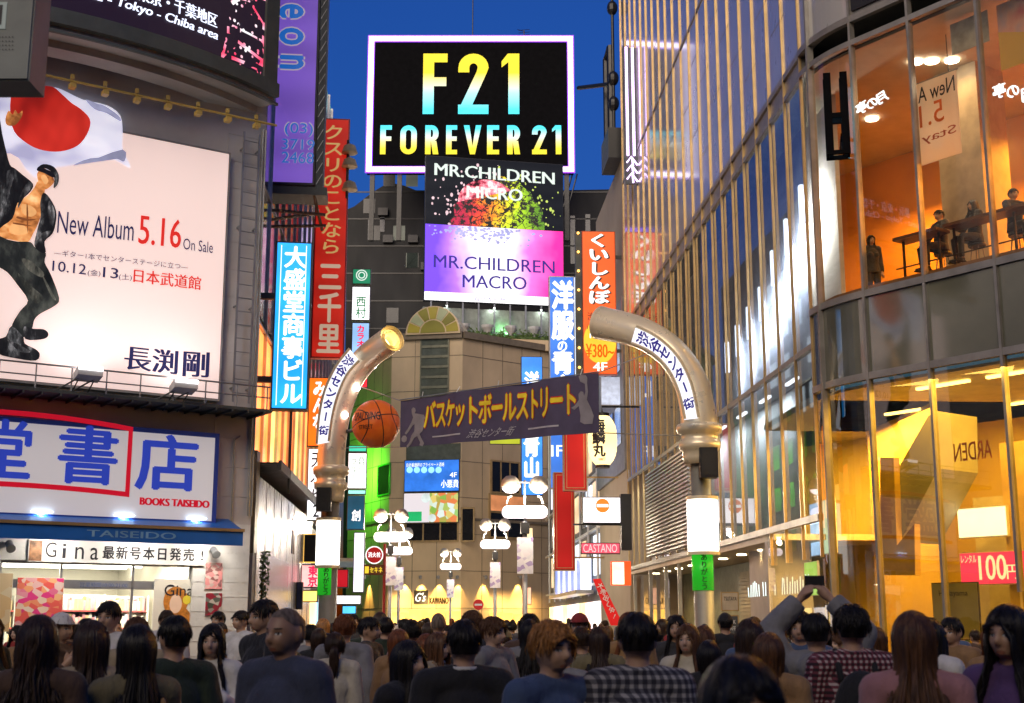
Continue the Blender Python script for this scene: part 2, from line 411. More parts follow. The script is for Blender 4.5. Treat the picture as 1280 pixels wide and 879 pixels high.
for u in (-3.2, -1.6, -.1):
    mb = MB(LP); mb.box(u - .4, u + .4, -.72, -.68, 3.36, 3.4); mb.build('awning_light', emit('banner_fill_tube', (1, .92, .8), 5, .02), aw); lamp('banner_fill_lamp', 'AREA', LP.w(u, -.66, 3.34), bb, 16, (1, .9, .76), .5, (math.radians(35), 0, LP.yaw), sizey=.1)  # tubes and lamps added under the awning to brighten the paper banner
for u in (-4.0, .1):                                # eyeball spotlights on the wall beside the banner
    mb = MB(LP); mb.ball((u, -.12, 3.16), .075, 12, 8); mb.tube([(u, -.12, 3.16), (u, -.3, 3.05)], [.06, .09], 12); mb.build('wall_spotlight', M_steel, bb)
    lamp('spot', 'SPOT', LP.w(u, -.35, 3.0), bb, 22, (1, .8, .5), .05, (math.radians(-28), 0, LP.yaw), 80)
# ladder, pipes, catwalk and light bar on the facade
mb = MB(LP)
for u in (.34, .70): mb.box(u, u + .035, -.22, -.18, 6.3, 12.4)
for i in range(20): mb.tube([(.34, -.2, 6.5 + i * .3), (.735, -.2, 6.5 + i * .3)], .012, 5)
for z in (6.6, 8.4, 10.2, 12): mb.box(.34, .37, -.18, 0, z, z + .03); mb.box(.70, .73, -.18, 0, z, z + .03)
o = mb.build('wall_ladder', M_steel); tag(recenter(o, LP.w(.5, 0, 6.3)), 'thin galvanised ladder fixed to the grey wall right of the poster billboard', 'ladder')
mb = MB(LP)
for u in (.86, .93): mb.tube([(u, -.06, 3.9), (u, -.06, 12.6)], .022, 8)
mb.tube([(.5, -.04, 3.7), (.5, -.04, 5.5), (.62, -.04, 5.6)], .018, 8)
mb.build('downpipe', M_steel, bb)
cw = thing('catwalk', 'steel maintenance catwalk with railing running under the poster billboard', 'catwalk', LP.w(-2, -.5, 6.1), LP.yaw)
mb = MB(LP); mb.box(-8, .95, -.95, -.02, 6.02, 6.08); mb.build('deck', M_dgrey, cw)
mb = MB(LP)
for i in range(26): mb.box(-8 + i * .35, -7.97 + i * .35, -.95, -.02, 5.97, 6.02)
mb.build('deck_beam', M_dgrey, cw)
mb = MB(LP); mb.tube([(-8, -.9, 6.56), (.9, -.9, 6.56)], .018, 6); mb.tube([(-8, -.9, 6.33), (.9, -.9, 6.33)], .014, 6)
for i in range(14): mb.tube([(-8 + i * .68, -.9, 6.08), (-8 + i * .68, -.9, 6.56)], .015, 6)
mb.build('railing', M_steel, cw)
def flood(u, z, label):
    t = thing('floodlight', label, 'floodlight', LP.w(u, -.9, z), LP.yaw, 'floodlights under the poster billboard')
    mb = MB(LP); pts = [(-1.32, z + .1), (-.98, z + .02), (-.98, z + .16), (-1.3, z + .27)]
    a = [mb.e(u - .24, y, q) for y, q in pts]; b = [mb.e(u + .24, y, q) for y, q in pts]
    for i in range(4): mb.face([a[i], b[i], b[(i + 1) % 4], a[(i + 1) % 4]])
    mb.face(a[::-1]); mb.face(b); mb.build('housing', pbr('pale_housing', (.5, .5, .5), .45), t)
    mb = MB(LP); q = [(-1.28, z + .281), (-1.0, z + .174)]
    mb.poly([(u - .21, q[0][0], q[0][1]), (u + .21, q[0][0], q[0][1]), (u + .21, q[1][0], q[1][1]), (u - .21, q[1][0], q[1][1])]); mb.box(u - .235, u + .235, -1.335, -1.30, z + .2, z + .28); mb.build('lens', emit('flood_lens', (1, .95, .95), 3, .02), t)
    mb = MB(LP)
    for d in (-.15, .15): mb.tube([(u + d, -1.15, z + .08), (u + d - .42, -.3, z - .22)], .018, 6); mb.tube([(u + d, -1.05, z + .05), (u + d, -.4, z - .25)], .014, 6)
    mb.build('arm', M_dgrey, t)
    l = lamp('flood_lamp', 'SPOT', LP.w(u, -1.16, z + .3), t, 60, (1, .92, .9), .15, (math.radians(145), 0, LP.yaw), 130)
flood(LP.hit(90, 470)[0], 6.26, 'pale floodlight on an arm under the boots of the man on the poster')
flood(LP.hit(206, 484)[0], 6.2, 'pale floodlight on an arm under the black name at the foot of the poster')
lb = thing('light_bar', 'yellow pipe with small brackets along the top of the poster billboard', 'light bar', LP.w(-2, -.3, 12.75), LP.yaw)
M_yel = pbr('yellow_paint', (.40, .28, .07), .5)
ZL = LP.off(-.95).hit(180, 121)[1]
mb = MB(LP); mb.tube([(-8, -.95, ZL), (.8, -.95, ZL)], .028, 8); mb.build('pipe', M_yel, lb)
for i in range(13):
    u = -7.6 + i * .66
    mb = MB(LP); mb.box(u - .03, u + .03, -1.0, -.8, ZL - .08, ZL - .04); mb.box(u - .06, u + .06, -1.08, -.9, ZL - .17, ZL - .08); mb.box(u - .035, u + .035, -.98, -.92, ZL + .04, ZL + .14); mb.build('bracket', M_yel, lb)

# poster billboard
M_poster = emit('poster_glowing_print', (1, .74, .68), .56, .08, .3, .35, base=(.75, .66, .64))  # front-lit print; its floodlit brightness is put into its own glow
PT = board('poster_billboard', 'huge pale pink album poster of a man in black leather under a waving flag', 'billboard', LP, (-180, 150, 280, 484), M_poster, .16, M_grey, .05)
u0, u1, z0, z1 = PT['r']
PT.children[0].data  # casing
def lpoly(t, pl, pts, mat, name, dy=0.):
    n_ = len(pts); sm_ = []
    for i in range(n_):                            # smooth the printed outline
        p0, p1, p2, p3 = (Vector(pts[(i + k) % n_]) for k in (-1, 0, 1, 2))
        for k in range(3):
            q = k / 3; v = .5 * ((2 * p1) + (-p0 + p2) * q + (2 * p0 - 5 * p1 + 4 * p2 - p3) * q * q + (-p0 + 3 * p1 - 3 * p2 + p3) * q ** 3); sm_.append((v.x, v.y))
    mb = MB(pl); mb.poly([(lambda q: (q[0], t['y'] + dy, q[1]))(pl.hit(*p)) for p in sm_]); return mb.build(name, mat, t)
LPs = LP
pc = lambda s: emit(*s)

def print_tex(name, stops, scale, stretch=(1, 1, 1), detail=5, st=.7, rot=0.):
    n = NT(name); a = n.noise(n.map(n.co(), stretch, rot=(0, rot, 0)), scale, detail, .6); c = n.ramp(a, stops)
    n.set(n.b.inputs['Emission Color'], c); n.b.inputs['Emission Strength'].default_value = st; n.set(n.b.inputs['Base Color'], c); n.b.inputs['Roughness'].default_value = .5; n.b.inputs['Specular IOR Level'].default_value = .15; return n.m
M_pblk = print_tex('poster_leather', [(.40, (.006, .006, .008)), (.53, (.012, .012, .014)), (.60, (.05, .052, .055)), (.67, (.20, .20, .21)), (.72, (.03, .03, .032))], 2.6, (1.6, 1, .7), 6, .7, .5)
M_pjean = print_tex('poster_denim', [(.38, (.006, .007, .008)), (.52, (.018, .02, .02)), (.66, (.07, .075, .065)), (.78, (.16, .16, .13))], 1.6, (1.3, 1, .7), 6, .7, -.4)
M_pskin = print_tex('poster_skin', [(.34, (.22, .07, .02)), (.48, (.55, .21, .06)), (.62, (.85, .42, .16)), (.74, (.95, .62, .32))], 2.4, (1, 1, 1.3), 3, .75)
M_pgrey = print_tex('poster_highlight', [(.4, (.01, .01, .012)), (.55, (.06, .06, .065)), (.68, (.28, .28, .29))], 5, (1.5, 1, .6), 5, .7, .4)
M_pflag = print_tex('poster_flag_white', [(.3, (.36, .36, .55)), (.46, (.66, .66, .82)), (.6, (.8, .8, .9)), (.72, (.55, .5, .68))], .75, (1, 1, 1.6), 2, .72, .7)
M_pred = print_tex('poster_flag_red', [(.3, (.16, .006, .006)), (.5, (.42, .018, .012)), (.65, (.55, .03, .02))], .8, (1.4, 1, .8), 2, .8, -.5)
M_pshade = emit('poster_flag_shade', (.4, .4, .6), .6, .3, 3)
lpoly(PT, LPs, [(-60, 100), (20, 118), (60, 113), (75, 116), (100, 128), (130, 135), (147, 148), (150, 170), (150, 190), (160, 213), (140, 203), (110, 203), (84, 210), (60, 214), (45, 226), (30, 215), (10, 195), (-60, 190)], M_pflag, 'flag_print')
lpoly(PT, LPs, [(88, 210), (105, 206), (150, 190), (152, 205), (140, 201), (110, 201)], M_pshade, 'flag_shade_print', -.002)
lpoly(PT, LPs, [(104, 128), (118, 133), (128, 136), (145, 148), (147, 155), (130, 145), (115, 140)], M_pshade, 'flag_shade_print', -.002)
lpoly(PT, LPs, [(14, 118), (40, 112), (62, 112), (75, 122), (86, 132), (98, 140), (109, 152), (108, 166), (98, 182), (84, 190), (66, 193), (46, 190), (30, 182), (15, 168), (10, 145)], M_pred, 'flag_disc_print', -.004)
zq = lambda pts: [(x / 3.136, 190 + y / 3.136) for x, y in pts]
def man(pts, m, nm, dy): lpoly(PT, LPs, zq(pts), m, nm, dy)
man([(-20, -150), (0, -60), (14, 0), (30, 60), (50, 75), (80, 100), (120, 135), (110, 165), (75, 200), (60, 240), (30, 300), (0, 330), (-60, 330), (-60, 0)], M_pblk, 'jacket_print', -.006)
man([(140, 125), (165, 150), (162, 180), (150, 210), (155, 240), (140, 290), (120, 330), (100, 362), (60, 358), (20, 350), (-10, 345), (-10, 310), (40, 270), (60, 210), (100, 180), (125, 150)], M_pskin, 'man_skin_print', -.008)
man([(160, 170), (185, 190), (210, 240), (208, 290), (195, 330), (165, 360), (170, 400), (150, 402), (125, 375), (135, 320), (150, 260), (148, 210)], M_pblk, 'jacket_print', -.01)
man([(135, 100), (146, 82), (165, 74), (190, 95), (203, 125), (185, 147), (165, 157), (146, 138)], M_pskin, 'man_skin_print', -.01)
man([(135, 76), (160, 58), (200, 68), (220, 100), (217, 135), (200, 152), (203, 120), (195, 92), (165, 74), (142, 86)], M_pblk, 'man_hair_print', -.013)
man([(139, 70), (165, 76), (195, 90), (207, 106), (195, 110), (165, 94), (140, 84)], M_ink, 'sunglasses_print', -.016)
man([(-30, 340), (20, 352), (60, 360), (110, 362), (130, 385), (170, 405), (165, 440), (190, 490), (222, 580), (205, 610), (150, 640), (125, 665), (115, 700), (80, 735), (40, 710), (40, 680), (70, 630), (100, 590), (60, 530), (20, 480), (-30, 440)], M_pjean, 'jeans_print', -.0095)
man([(85, 692), (120, 700), (160, 702), (178, 715), (176, 732), (150, 742), (90, 740)], M_pblk, 'boot_print', -.012)
man([(35, 690), (80, 730), (88, 758), (130, 780), (146, 800), (130, 824), (60, 817), (-20, 795), (-20, 745), (14, 730)], M_pblk, 'boot_print', -.0145)
for q_ in ([(75, 428), (110, 435), (160, 480), (152, 500), (100, 470)], [(60, 482), (120, 540), (160, 578), (130, 602), (92, 552)], [(150, 480), (196, 560), (210, 590), (188, 570)]): man(q_, print_tex('poster_denim_light', [(.4, (.02, .022, .02)), (.6, (.09, .09, .075)), (.75, (.22, .21, .17))], 4, (1.5, 1, .7), 5), 'denim_highlight_print', -.017)
for q_ in ([(100, 128), (118, 142), (84, 190), (60, 232), (70, 180)], [(182, 200), (205, 245), (196, 300), (178, 265)], [(20, 85), (48, 92), (30, 160), (14, 220), (16, 140)], [(150, 330), (190, 318), (165, 350)], [(20, 745), (60, 760), (110, 790), (70, 790)]): man(q_, M_pgrey, 'leather_highlight_print', -.018)
for q_ in ([(78, 215), (118, 225), (134, 248), (112, 264), (78, 250)], [(36, 292), (88, 300), (100, 328), (62, 336), (28, 324)], [(150, 108), (166, 100), (180, 124), (166, 138)]): man(q_, emit('poster_skin_light', (.9, .45, .17), .8, .2, 5), 'skin_highlight_print', -.018)
for q_ in ([(60, 262), (100, 272), (134, 272), (100, 280), (58, 270)], [(44, 286), (80, 292), (118, 300), (82, 298), (44, 292)], [(96, 210), (101, 250), (98, 330), (94, 250)]): man(q_, emit('poster_skin_dark', (.25, .08, .025), .7, .2, 5), 'skin_shade_print', -.0195)
lpoly(PT, LPs, [(4, 152), (8, 142), (13, 147), (16, 141), (20, 146), (25, 142), (24, 150), (16, 160), (6, 160)], M_pskin, 'man_skin_print', -.008)
M_pn = emit('poster_navy_ink', (.02, .02, .09), .6, .05, base=(.02, .02, .06), sample=False)
M_pr = emit('poster_red_ink', (.75, .03, .02), .8, .05, sample=False)
def skew_text(t, pl, s, a, b, h, mat, bold, dy=-.004, name='lettering'):
    """text whose baseline runs from pixel a to pixel b, h pixels high (all on the plane)"""
    A = pl.hit(*a); B = pl.hit(*b); C = pl.hit(a[0], a[1] - h); mb = MB(pl)
    dz = (B[1] - A[1]) / (B[0] - A[0])
    mb.text(s, A[0], B[0], A[1], A[1] + C[1] - A[1], t['y'] + dy, bold, map=lambda x, y, z: (x, y, z + dz * (x - A[0])))
    return mb.build(name, mat, t)
skew_text(PT, LP, 'New Album', (68, 294), (163, 304), 28, M_pn, .0)
skew_text(PT, LP, '5.16', (169, 307), (222, 313), 36, M_pr, .02)
skew_text(PT, LP, 'On Sale', (225, 314), (262, 319), 14, M_pn, .0)
skew_text(PT, LP, '—ギター1本でセンターステージに立つ—', (64, 322), (231, 340), 8, M_pn, .0)
skew_text(PT, LP, '10.12', (62, 341), (104, 346), 13, M_pn, .01)
skew_text(PT, LP, '(金)', (106, 348), (122, 349), 9, M_pn, 0)
skew_text(PT, LP, '13', (125, 349), (144, 351), 13, M_pn, .01)
skew_text(PT, LP, '(土)', (145, 353), (161, 354), 9, M_pn, 0)
skew_text(PT, LP, '日本武道館', (163, 355), (247, 365), 17, M_pr, .012)
skew_text(PT, LP, '長渕', (151, 463), (218, 470), 30, M_pn, .022)
skew_text(PT, LP, '剛', (224, 472), (257, 474), 32, M_pn, .022)

# book sign
M_bsign = emit('book_sign_face', (.60, .58, .62), .42, .06, .4, .35, base=(.62, .6, .6))
BS = board('book_shop_sign', 'wide white shop sign with blue border and thick blue characters over the awning', 'shop sign', LP, (-180, 528, 265, 651), M_bsign, .35, M_blue, .1)
M_bink = emit('book_sign_blue', (.03, .06, .52), .5, .06, base=(.03, .06, .4), sample=False)
M_brd = emit('book_sign_red', (.7, .01, .03), .6, .06, sample=False)
a_, b_, c_, d_ = BS['r']
mb = MB(LP)
for ch, p, q in (('盛', -95, -20), ('堂', -40, 33), ('書', 64, 140), ('店', 163, 240)):
    us = [LP.hit(x, 590)[0] for x in (p, q)]
    hh = (us[1] - us[0]); mb.char(ch, (us[0] + us[1]) / 2, 4.86 + (.05 if ch != '店' else .0), hh * 1.05, 1.22, BS['y'], .026)
mb.build('lettering', M_bink, BS)
mb = MB(LP); uA, uB = LP.hit(-150, 560)[0], LP.hit(158, 560)[0]
for zt, sg in ((5.56, .14), (4.24, -.02)):
    N = 14; top = [(uA + (uB - uA) * k / N, zt + sg * (1 - (2 * k / N - 1) ** 2) + (.1 if sg < 0 else 0) * (1 - (2 * k / N - 1) ** 2)) for k in range(N + 1)]
    mb.poly([(x, BS['y'], z) for x, z in top] + [(x, BS['y'], z - .1) for x, z in top[::-1]])
mb.poly([(uB - .09, BS['y'] - .002, 4.16), (uB, BS['y'] - .002, 4.16), (uB, BS['y'] - .002, 5.55), (uB - .09, BS['y'] - .002, 5.55)])
mb.build('red_outline', M_brd, BS)
mb = MB(LP); mb.text('BOOKS TAISEIDO', LP.hit(167, 630)[0], LP.hit(254, 630)[0], 4.0, 4.15, BS['y'] - .003, .10); mb.build('lettering', M_brd, BS)
# paper banner over the door
M_paper = pbr('white_paper', (.82, .81, .78), .7, var=.05)
BN = board('paper_banner', 'row of white paper sheets lettered in black across the top of the shop window', 'banner', LP.off(-.02), (34, 678, 256, 705), M_paper, .03, M_paper, .004)
pl = LP.off(-.02)
letter(BN, pl, [('G', (56, 678, 70, 697)), ('i', (77, 680, 82, 698)), ('n', (93, 684, 104, 699)), ('a', (112, 685, 122, 700))], M_ink, bold=0)
mb = MB(pl); zc = (BN['r'][2] + BN['r'][3]) / 2
for i, ch in enumerate('最新号本日発売!'):
    u = pl.hit(135 + i * 16.7, 690)[0]; mb.char(ch, u, zc, .25, .27, BN['y'], .03)
mb.build('lettering', M_ink, BN)
mb = MB(pl); q = pl.rect(36, 674, 52, 697); mb.box(q[0], q[1], BN['y'] - .003, BN['y'], BN['r'][2] + .02, BN['r'][3] - .02); mb.build('picture', pbr('brown_photo_print', (.3, .14, .06), .5, var=.7, scale=9), BN)
# posters in and beside the window
def poster(label, pl, box, m, extra=None, group=None):
    t = board('window_poster', label, 'poster', pl, box, m, .012, M_paper, .008, group); return t
def pprint(name, stops, scale):
    n = NT(name); v = n.new('ShaderNodeTexVoronoi'); n.set(v.inputs['Vector'], n.map(n.co(), (1, 1, 1.4))); v.inputs['Scale'].default_value = scale
    n.set(n.b.inputs['Base Color'], n.ramp(n.sep(v.outputs['Color'])[0], stops)); n.b.inputs['Roughness'].default_value = .35; return n.m
wp = LP.off(.09)
t = poster('bright orange and pink magazine posters taped inside the left window', wp, (19, 722, 78, 790), pprint('poster_print_orange', [(.2, (.8, .12, .1)), (.4, (.85, .45, .2)), (.6, (.8, .7, .6)), (.8, (.75, .05, .25))], 7))
t = poster('tall magazine poster of a face framed by orange hair in the right window', wp, (191, 724, 244, 790), pprint('poster_print_cream', [(.3, (.8, .76, .66)), (.8, (.7, .68, .6))], 4))
mb = MB(wp); mb.disc(wp.hit(219, 752)[0], wp.hit(219, 752)[1], .26, .3, t['y']); mb.disc(wp.hit(219, 770)[0], wp.hit(219, 775)[1], .33, .3, t['y'] - .001); mb.build('hair_print', pbr('orange_hair_print', (.6, .22, .03), .5, var=.5, scale=12), t)
mb = MB(wp); mb.disc(wp.hit(219, 753)[0], wp.hit(219, 755)[1], .13, .19, t['y'] - .002); mb.build('face_print', pbr('face_print', (.85, .6, .45), .5, var=.1), t)
mb = MB(wp); mb.disc(wp.hit(233, 750)[0], wp.hit(233, 750)[1], .09, .09, t['y'] - .004); mb.build('yellow_spot_print', pbr('yellow_print', (.8, .65, .05), .5), t)
mb = MB(wp); mb.text('Gina', wp.hit(205, 735)[0], wp.hit(241, 735)[0], wp.hit(220, 745)[1], wp.hit(220, 731)[1], t['y'] - .004, 0); mb.build('lettering', M_ink, t)
wq = LP.off(-.01)
poster('pink poster of a group on the white tiles right of the banner', wq, (256, 703, 278, 737), pprint('poster_print_pink', [(.3, (.75, .3, .3)), (.6, (.7, .6, .55)), (.8, (.3, .12, .12))], 12))
poster('dark red and green poster on the white tiles under the pink poster', wq, (256, 741, 277, 770), pprint('poster_print_dark', [(.3, (.3, .02, .04)), (.5, (.05, .07, .05)), (.8, (.5, .45, .4))], 9))
poster('yellow shop notice on the wall left of the bookshop window', wq, (-30, 716, 14, 790), pprint('poster_print_yellow', [(.3, (.7, .5, .25)), (.8, (.75, .65, .45))], 3))
# book shelves in the shop
def shelf(u0, u1, y, label):
    t = thing('bookshelf', label, 'bookshelf', LP.w((u0 + u1) / 2, y, .03), LP.yaw, 'bookshelves in the bookshop')
    mb = MB(LP); mb.box(u0, u0 + .04, y, y + .35, .03, 2.25); mb.box(u1 - .04, u1, y, y + .35, .03, 2.25); mb.box(u0 + .04, u1 - .04, y + .3, y + .35, .03, 2.25); mb.build('case', M_white, t)
    for k in range(6):
        z = .1 + k * .36; mb = MB(LP); mb.box(u0 + .04, u1 - .04, y, y + .3, z, z + .03); mb.build('shelf', pbr('red_shelf_edge', (.6, .1, .12), .5), t)
        mb = MB(LP); x = u0 + .05
        while x < u1 - .1:
            w_ = R.uniform(.025, .07); h_ = R.uniform(.2, .29); mb.m = R.randrange(5); mb.box(x, x + w_ - .004, y + .03, y + .28, z + .03, z + .03 + h_); x += w_
        b = mb.build('books', [pbr('book_%d' % i, c, .5) for i, c in enumerate([(.75, .65, .62), (.7, .3, .4), (.7, .55, .3), (.8, .78, .75), (.35, .45, .65)])], t); b['kind'] = 'stuff'
shelf(-2.85, -1.6, 1.5, 'white bookshelf full of pale pink books behind the middle shop window')
shelf(-1.5, -.4, 2.3, 'white bookshelf behind the right shop window with the face poster')
shelf(-4.0, -2.95, 3.4, 'white bookshelf at the back left of the bookshop')

# ================================================================== LEFT STREET SIDE
SL = street_left(-4.1)
M_metal = pbr('brushed_metal_cladding', (.55, .56, .62), .28, .75, var=.15, scale=.6, stretch=(6, 6, .3))
ml = thing('metal_clad_building', 'low metal clad shop building with a slatted canopy edge', 'building', SL.w(-3, 0, 0), SL.yaw)
mb = MB(SL); mb.box(-9.6, 4.4, .0, 1.2, 0, 5.0)
for i in range(9): mb.box(-9.4 + i * 1.6, -9.37 + i * 1.6, -.012, 0, .3, 4.9)
mb.build('wall', M_metal, ml)
mb = MB(SL)
for i in range(44): mb.box(-9.6 + i * .32, -9.34 + i * .32, -.5, 1.2, 5.24, 5.29)
mb.box(-9.7, 4.5, -.55, -.48, 5.1, 5.32); mb.box(-9.7, 4.5, 1.0, 1.08, 5.1, 5.24); mb.build('canopy', M_dgrey, ml)
mb = MB(SL); mb.box(-10.1, -9.6, -.05, 1.5, 3.2, 5.5); mb.build('end_box', pbr('tan_metal', (.30, .26, .19), .4, .4), ml)
mb = MB(SL); mb.box(-10.0, -9.6, -.02, 1.5, 0, 3.2); mb.build('end_pier', pbr('pale_pier', (.5, .47, .46), .6), ml)
mb = MB(SL); mb.box(-1.8, -1.2, -.02, 0, 3.6, 4.6); mb.build('small_window', pbr('dark_window', (.01, .012, .03), .1), ml)
mb = MB(SL); mb.box(-8, -2.5, -.02, -.0, .6, 3.3); mb.build('shutter', pbr('pale_shutter', (.5, .5, .6), .25, .6, stretch=(1, 1, 20)), ml)
# ivy column
M_leaf = pbr('leaf', (.07, .13, .02), .6, var=.5, scale=5)
iv = thing('ivy_plant', 'narrow column of green ivy climbing the wall beside the bookshop', 'ivy', SL.w(-8.9, -.15, 0), SL.yaw)
mb = MB(SL)
for i in range(700):
    z = R.uniform(.4, 3.3); a = R.uniform(0, 6.28); r = .16 * math.sqrt(R.random()); u = -8.9 + r * math.cos(a); y = -.15 + r * .7 * math.sin(a); s_ = R.uniform(.03, .06)
    d = Vector((R.uniform(-1, 1), R.uniform(-1, 1), R.uniform(-1, 1))).normalized(); e = d.orthogonal().normalized(); c = Vector((u, y, z))
    mb.poly([tuple(c - d * s_), tuple(c + e * s_ * .6), tuple(c + d * s_), tuple(c - e * s_ * .6)])
mb.build('leaves', M_leaf, iv)
mb = MB(SL); mb.tube([(-8.9, -.1, 0), (-8.92, -.1, 1.5), (-8.88, -.1, 3.2)], [.03, .02, .008], 6); mb.build('stem', pbr('bark', (.1, .07, .04), .8), iv)
# glass tower
M_mirror = pbr('mirror_glass_panel', (.42, .46, .5), .12, .85, var=.25, scale=.5)
M_orange_lit = emit('orange_lit_window', (1, .25, .05), 2.2, .45, .9)
gt = thing('left_glass_tower'.replace('left_', ''), 'slim glass fronted tower behind the blue and red vertical signs', 'building', SL.w(0, 1.6, 0), SL.yaw)
T2 = SL.off(.45)
mb = MB(T2); mb.box(-9.2, 20, .02, 8, 5.3, 22.6); mb.build('wall', M_dgrey, gt)
for i in range(19):
    for j, (za, zb) in enumerate(((9.3, 12.6), (12.7, 15.9), (16.0, 19.2), (19.3, 22.5))):
        mb = MB(T2); mb.box(-9.1 + i * 1.52, -9.1 + i * 1.52 + 1.46, -.03 - .003 * (i % 3), .02, za, zb); mb.build('window', M_mirror, gt)
    mb = MB(T2); mb.box(-9.1 + i * 1.52, -9.1 + i * 1.52 + 1.4, -.02, .02, 5.5, 9.0); mb.build('lit_window', M_orange_lit if i % 4 != 3 else emit('yellow_lit_window', (1, .6, .15), 2, .3), gt)
mb = MB(T2)
for i in range(20): mb.box(-9.16 + i * 1.52, -9.1 + i * 1.52, -.09, .02, 5.3, 22.6)
for z in (9.05, 12.63, 15.93, 19.23): mb.box(-9.2, 20, -.075, .02, z, z + .06)
mb.build('mullions', M_alu, gt)
mb = MB(T2); mb.box(-9.25, -8.2, -.06, .02, 5.3, 22.6); mb.build('corner_pier', pbr('blue_grey_cladding', (.32, .36, .45), .35, .4), gt)
# further left building
fb = thing('left_shop_row'.replace('left_', ''), 'low dark shops beyond the metal clad building, with a tall block raised for reflections', 'building', SL.w(30, 1, 0), SL.yaw)
mb = MB(SL); mb.box(20.1, 70, 4.3, 12, 0, 30); mb.box(4.5, 20.0, .6, 8, 0, 5.2); mb.build('wall', pbr('grey_green_wall', (.12, .14, .13), .6), fb)  # hidden rear block, raised so the opposite glass mirrors it instead of sky
for i in range(10):
    for z in (3.4, 6.4, 9.4, 12.4, 15.4, 18.4, 21.4, 24.4):
        mb = MB(SL); mb.box(21 + i * 3.5, 23.2 + i * 3.5, 4.24, 4.3, z, z + 1.7); mb.build('window', emit('cool_lit_window', (.75, .9, 1), .8, .5, .6) if (i * 3 + int(z) + (z > 14)) % (3 if z < 14 else 5) else M_mirror, fb)
for i in range(12):
    m = [emit('shop_glow_white', (1, .93, .9), 2.0, .3, 1.5), emit('shop_glow_yellow', (1, .75, .3), 2.2, .3, 1.5), emit('shop_glow_blue', (.35, .7, 1), 1.6, .3, 1.5)][i % 3]
    mb = MB(SL); mb.box(5.2 + i * 4.1, 8.4 + i * 4.1, 4.18 if i > 3 else .5, 4.3 if i > 3 else .6, .3, 2.6); mb.build('shop_window', m, fb)
mb = MB(SL); mb.box(12, 18, -1.1, .6, 4.0, 4.12); mb.box(12, 18, -1.1, -1.02, 3.5, 4.0); mb.build('awning', pbr('grey_awning', (.4, .42, .4), .5), fb)
# ================================================================== RIGHT: GLASS BUILDING
SR = street_right(8.0); FP = front(1080, 369, 26.0, -53.4)
# footprint of the street skin: straight wall, a rounded corner, then the front facing the crossing
pA = SR.w(12.3, 0, 0).xy; pB = FP.w(0.02, 0, 0).xy
d1 = SR.d.xy; d2 = FP.d.xy
den = d1.x * -d2.y + d1.y * d2.x; rx, ry = (pB - pA).x, (pB - pA).y
tt = (rx * -d2.y + ry * d2.x) / den; pI = pA + d1 * tt
def arc(t): return (1 - t) ** 2 * pA + 2 * t * (1 - t) * pI + t * t * pB
ARC = [arc(k / 12) for k in range(13)]
def arc_n(k):
    a = ARC[max(k - 1, 0)]; b = ARC[min(k + 1, 12)]; d = (b - a).normalized(); return Vector((-d.y, d.x))
gb = thing('glass_building', 'curved corner building of ribbed metal and glass with a lit cafe upstairs', 'building', FP.w(2, 3, 0), 0)
M_panel = pbr('silver_wall_panel', (.44, .43, .41), .3, .1, var=.12, scale=.5, stretch=(1, 1, .4)); _b = M_panel.node_tree.nodes['Principled BSDF']; _b.inputs['Coat Weight'].default_value = 1; _b.inputs['Coat Roughness'].default_value = .075; _b.inputs['Coat IOR'].default_value = 2.0
M_spandrel = pbr('dark_spandrel_glass', (.12, .12, .085), .06, .0, var=.35, scale=.5, rvar=.03); M_spandrel.node_tree.nodes['Principled BSDF'].inputs['IOR'].default_value = 2.0
M_frame = pbr('grey_metal_frame', (.30, .28, .25), .4, .4)
M_shop = glass('shop_glass', (.95, .88, .74), .01, 1, .07, ior=1.5)
M_wallglass = glass('reflective_glass', (.68, .70, .72), .02, 1, .12, wav=.03, ior=1.85)
U0 = -15.3; UE = 12.3; ZT = 33
def arcbox(mb, z0, z1, y0, y1, k0=0, k1=12):
    pts = [ARC[k] + arc_n(k) * y0 for k in range(k0, k1 + 1)] + [ARC[k] + arc_n(k) * y1 for k in range(k1, k0 - 1, -1)]
    mb.slab([tuple(p) for p in pts], z0, z1)
# opaque upper wall
mb = MB(SR); mb.box(U0, UE, 0, .3, 14.2, ZT); o = mb.build('panel_wall', M_panel, gb)
mb = MB(); arcbox(mb, 14.2, ZT, 0, .3); mb.build('corner_wall', M_panel, gb)
mb = MB(FP); mb.box(.02, 9, 0, .3, 14.2, ZT); mb.build('front_wall', M_frame, gb)
mb = MB(); mb.slab([tuple(p) for p in [SR.w(U0, .3, 0).xy, pA + arc_n(0) * .3, pB + arc_n(12) * .3, FP.w(9, .3, 0).xy, FP.w(9, 16, 0).xy, SR.w(U0, 16, 0).xy]], 14.3, ZT); mb.build('building_core', M_dgrey, gb)
# panel joints
mb = MB(SR)
for i in range(20):
    for j in range(8):
        z = 15.6 + j * 2.4 + (i % 2) * 1.1; mb.box(U0 + i * 1.4 + .06, U0 + i * 1.4 + 1.32, -.006, 0, z, z + .02)
mb.build('panel_joint', M_frame, gb)
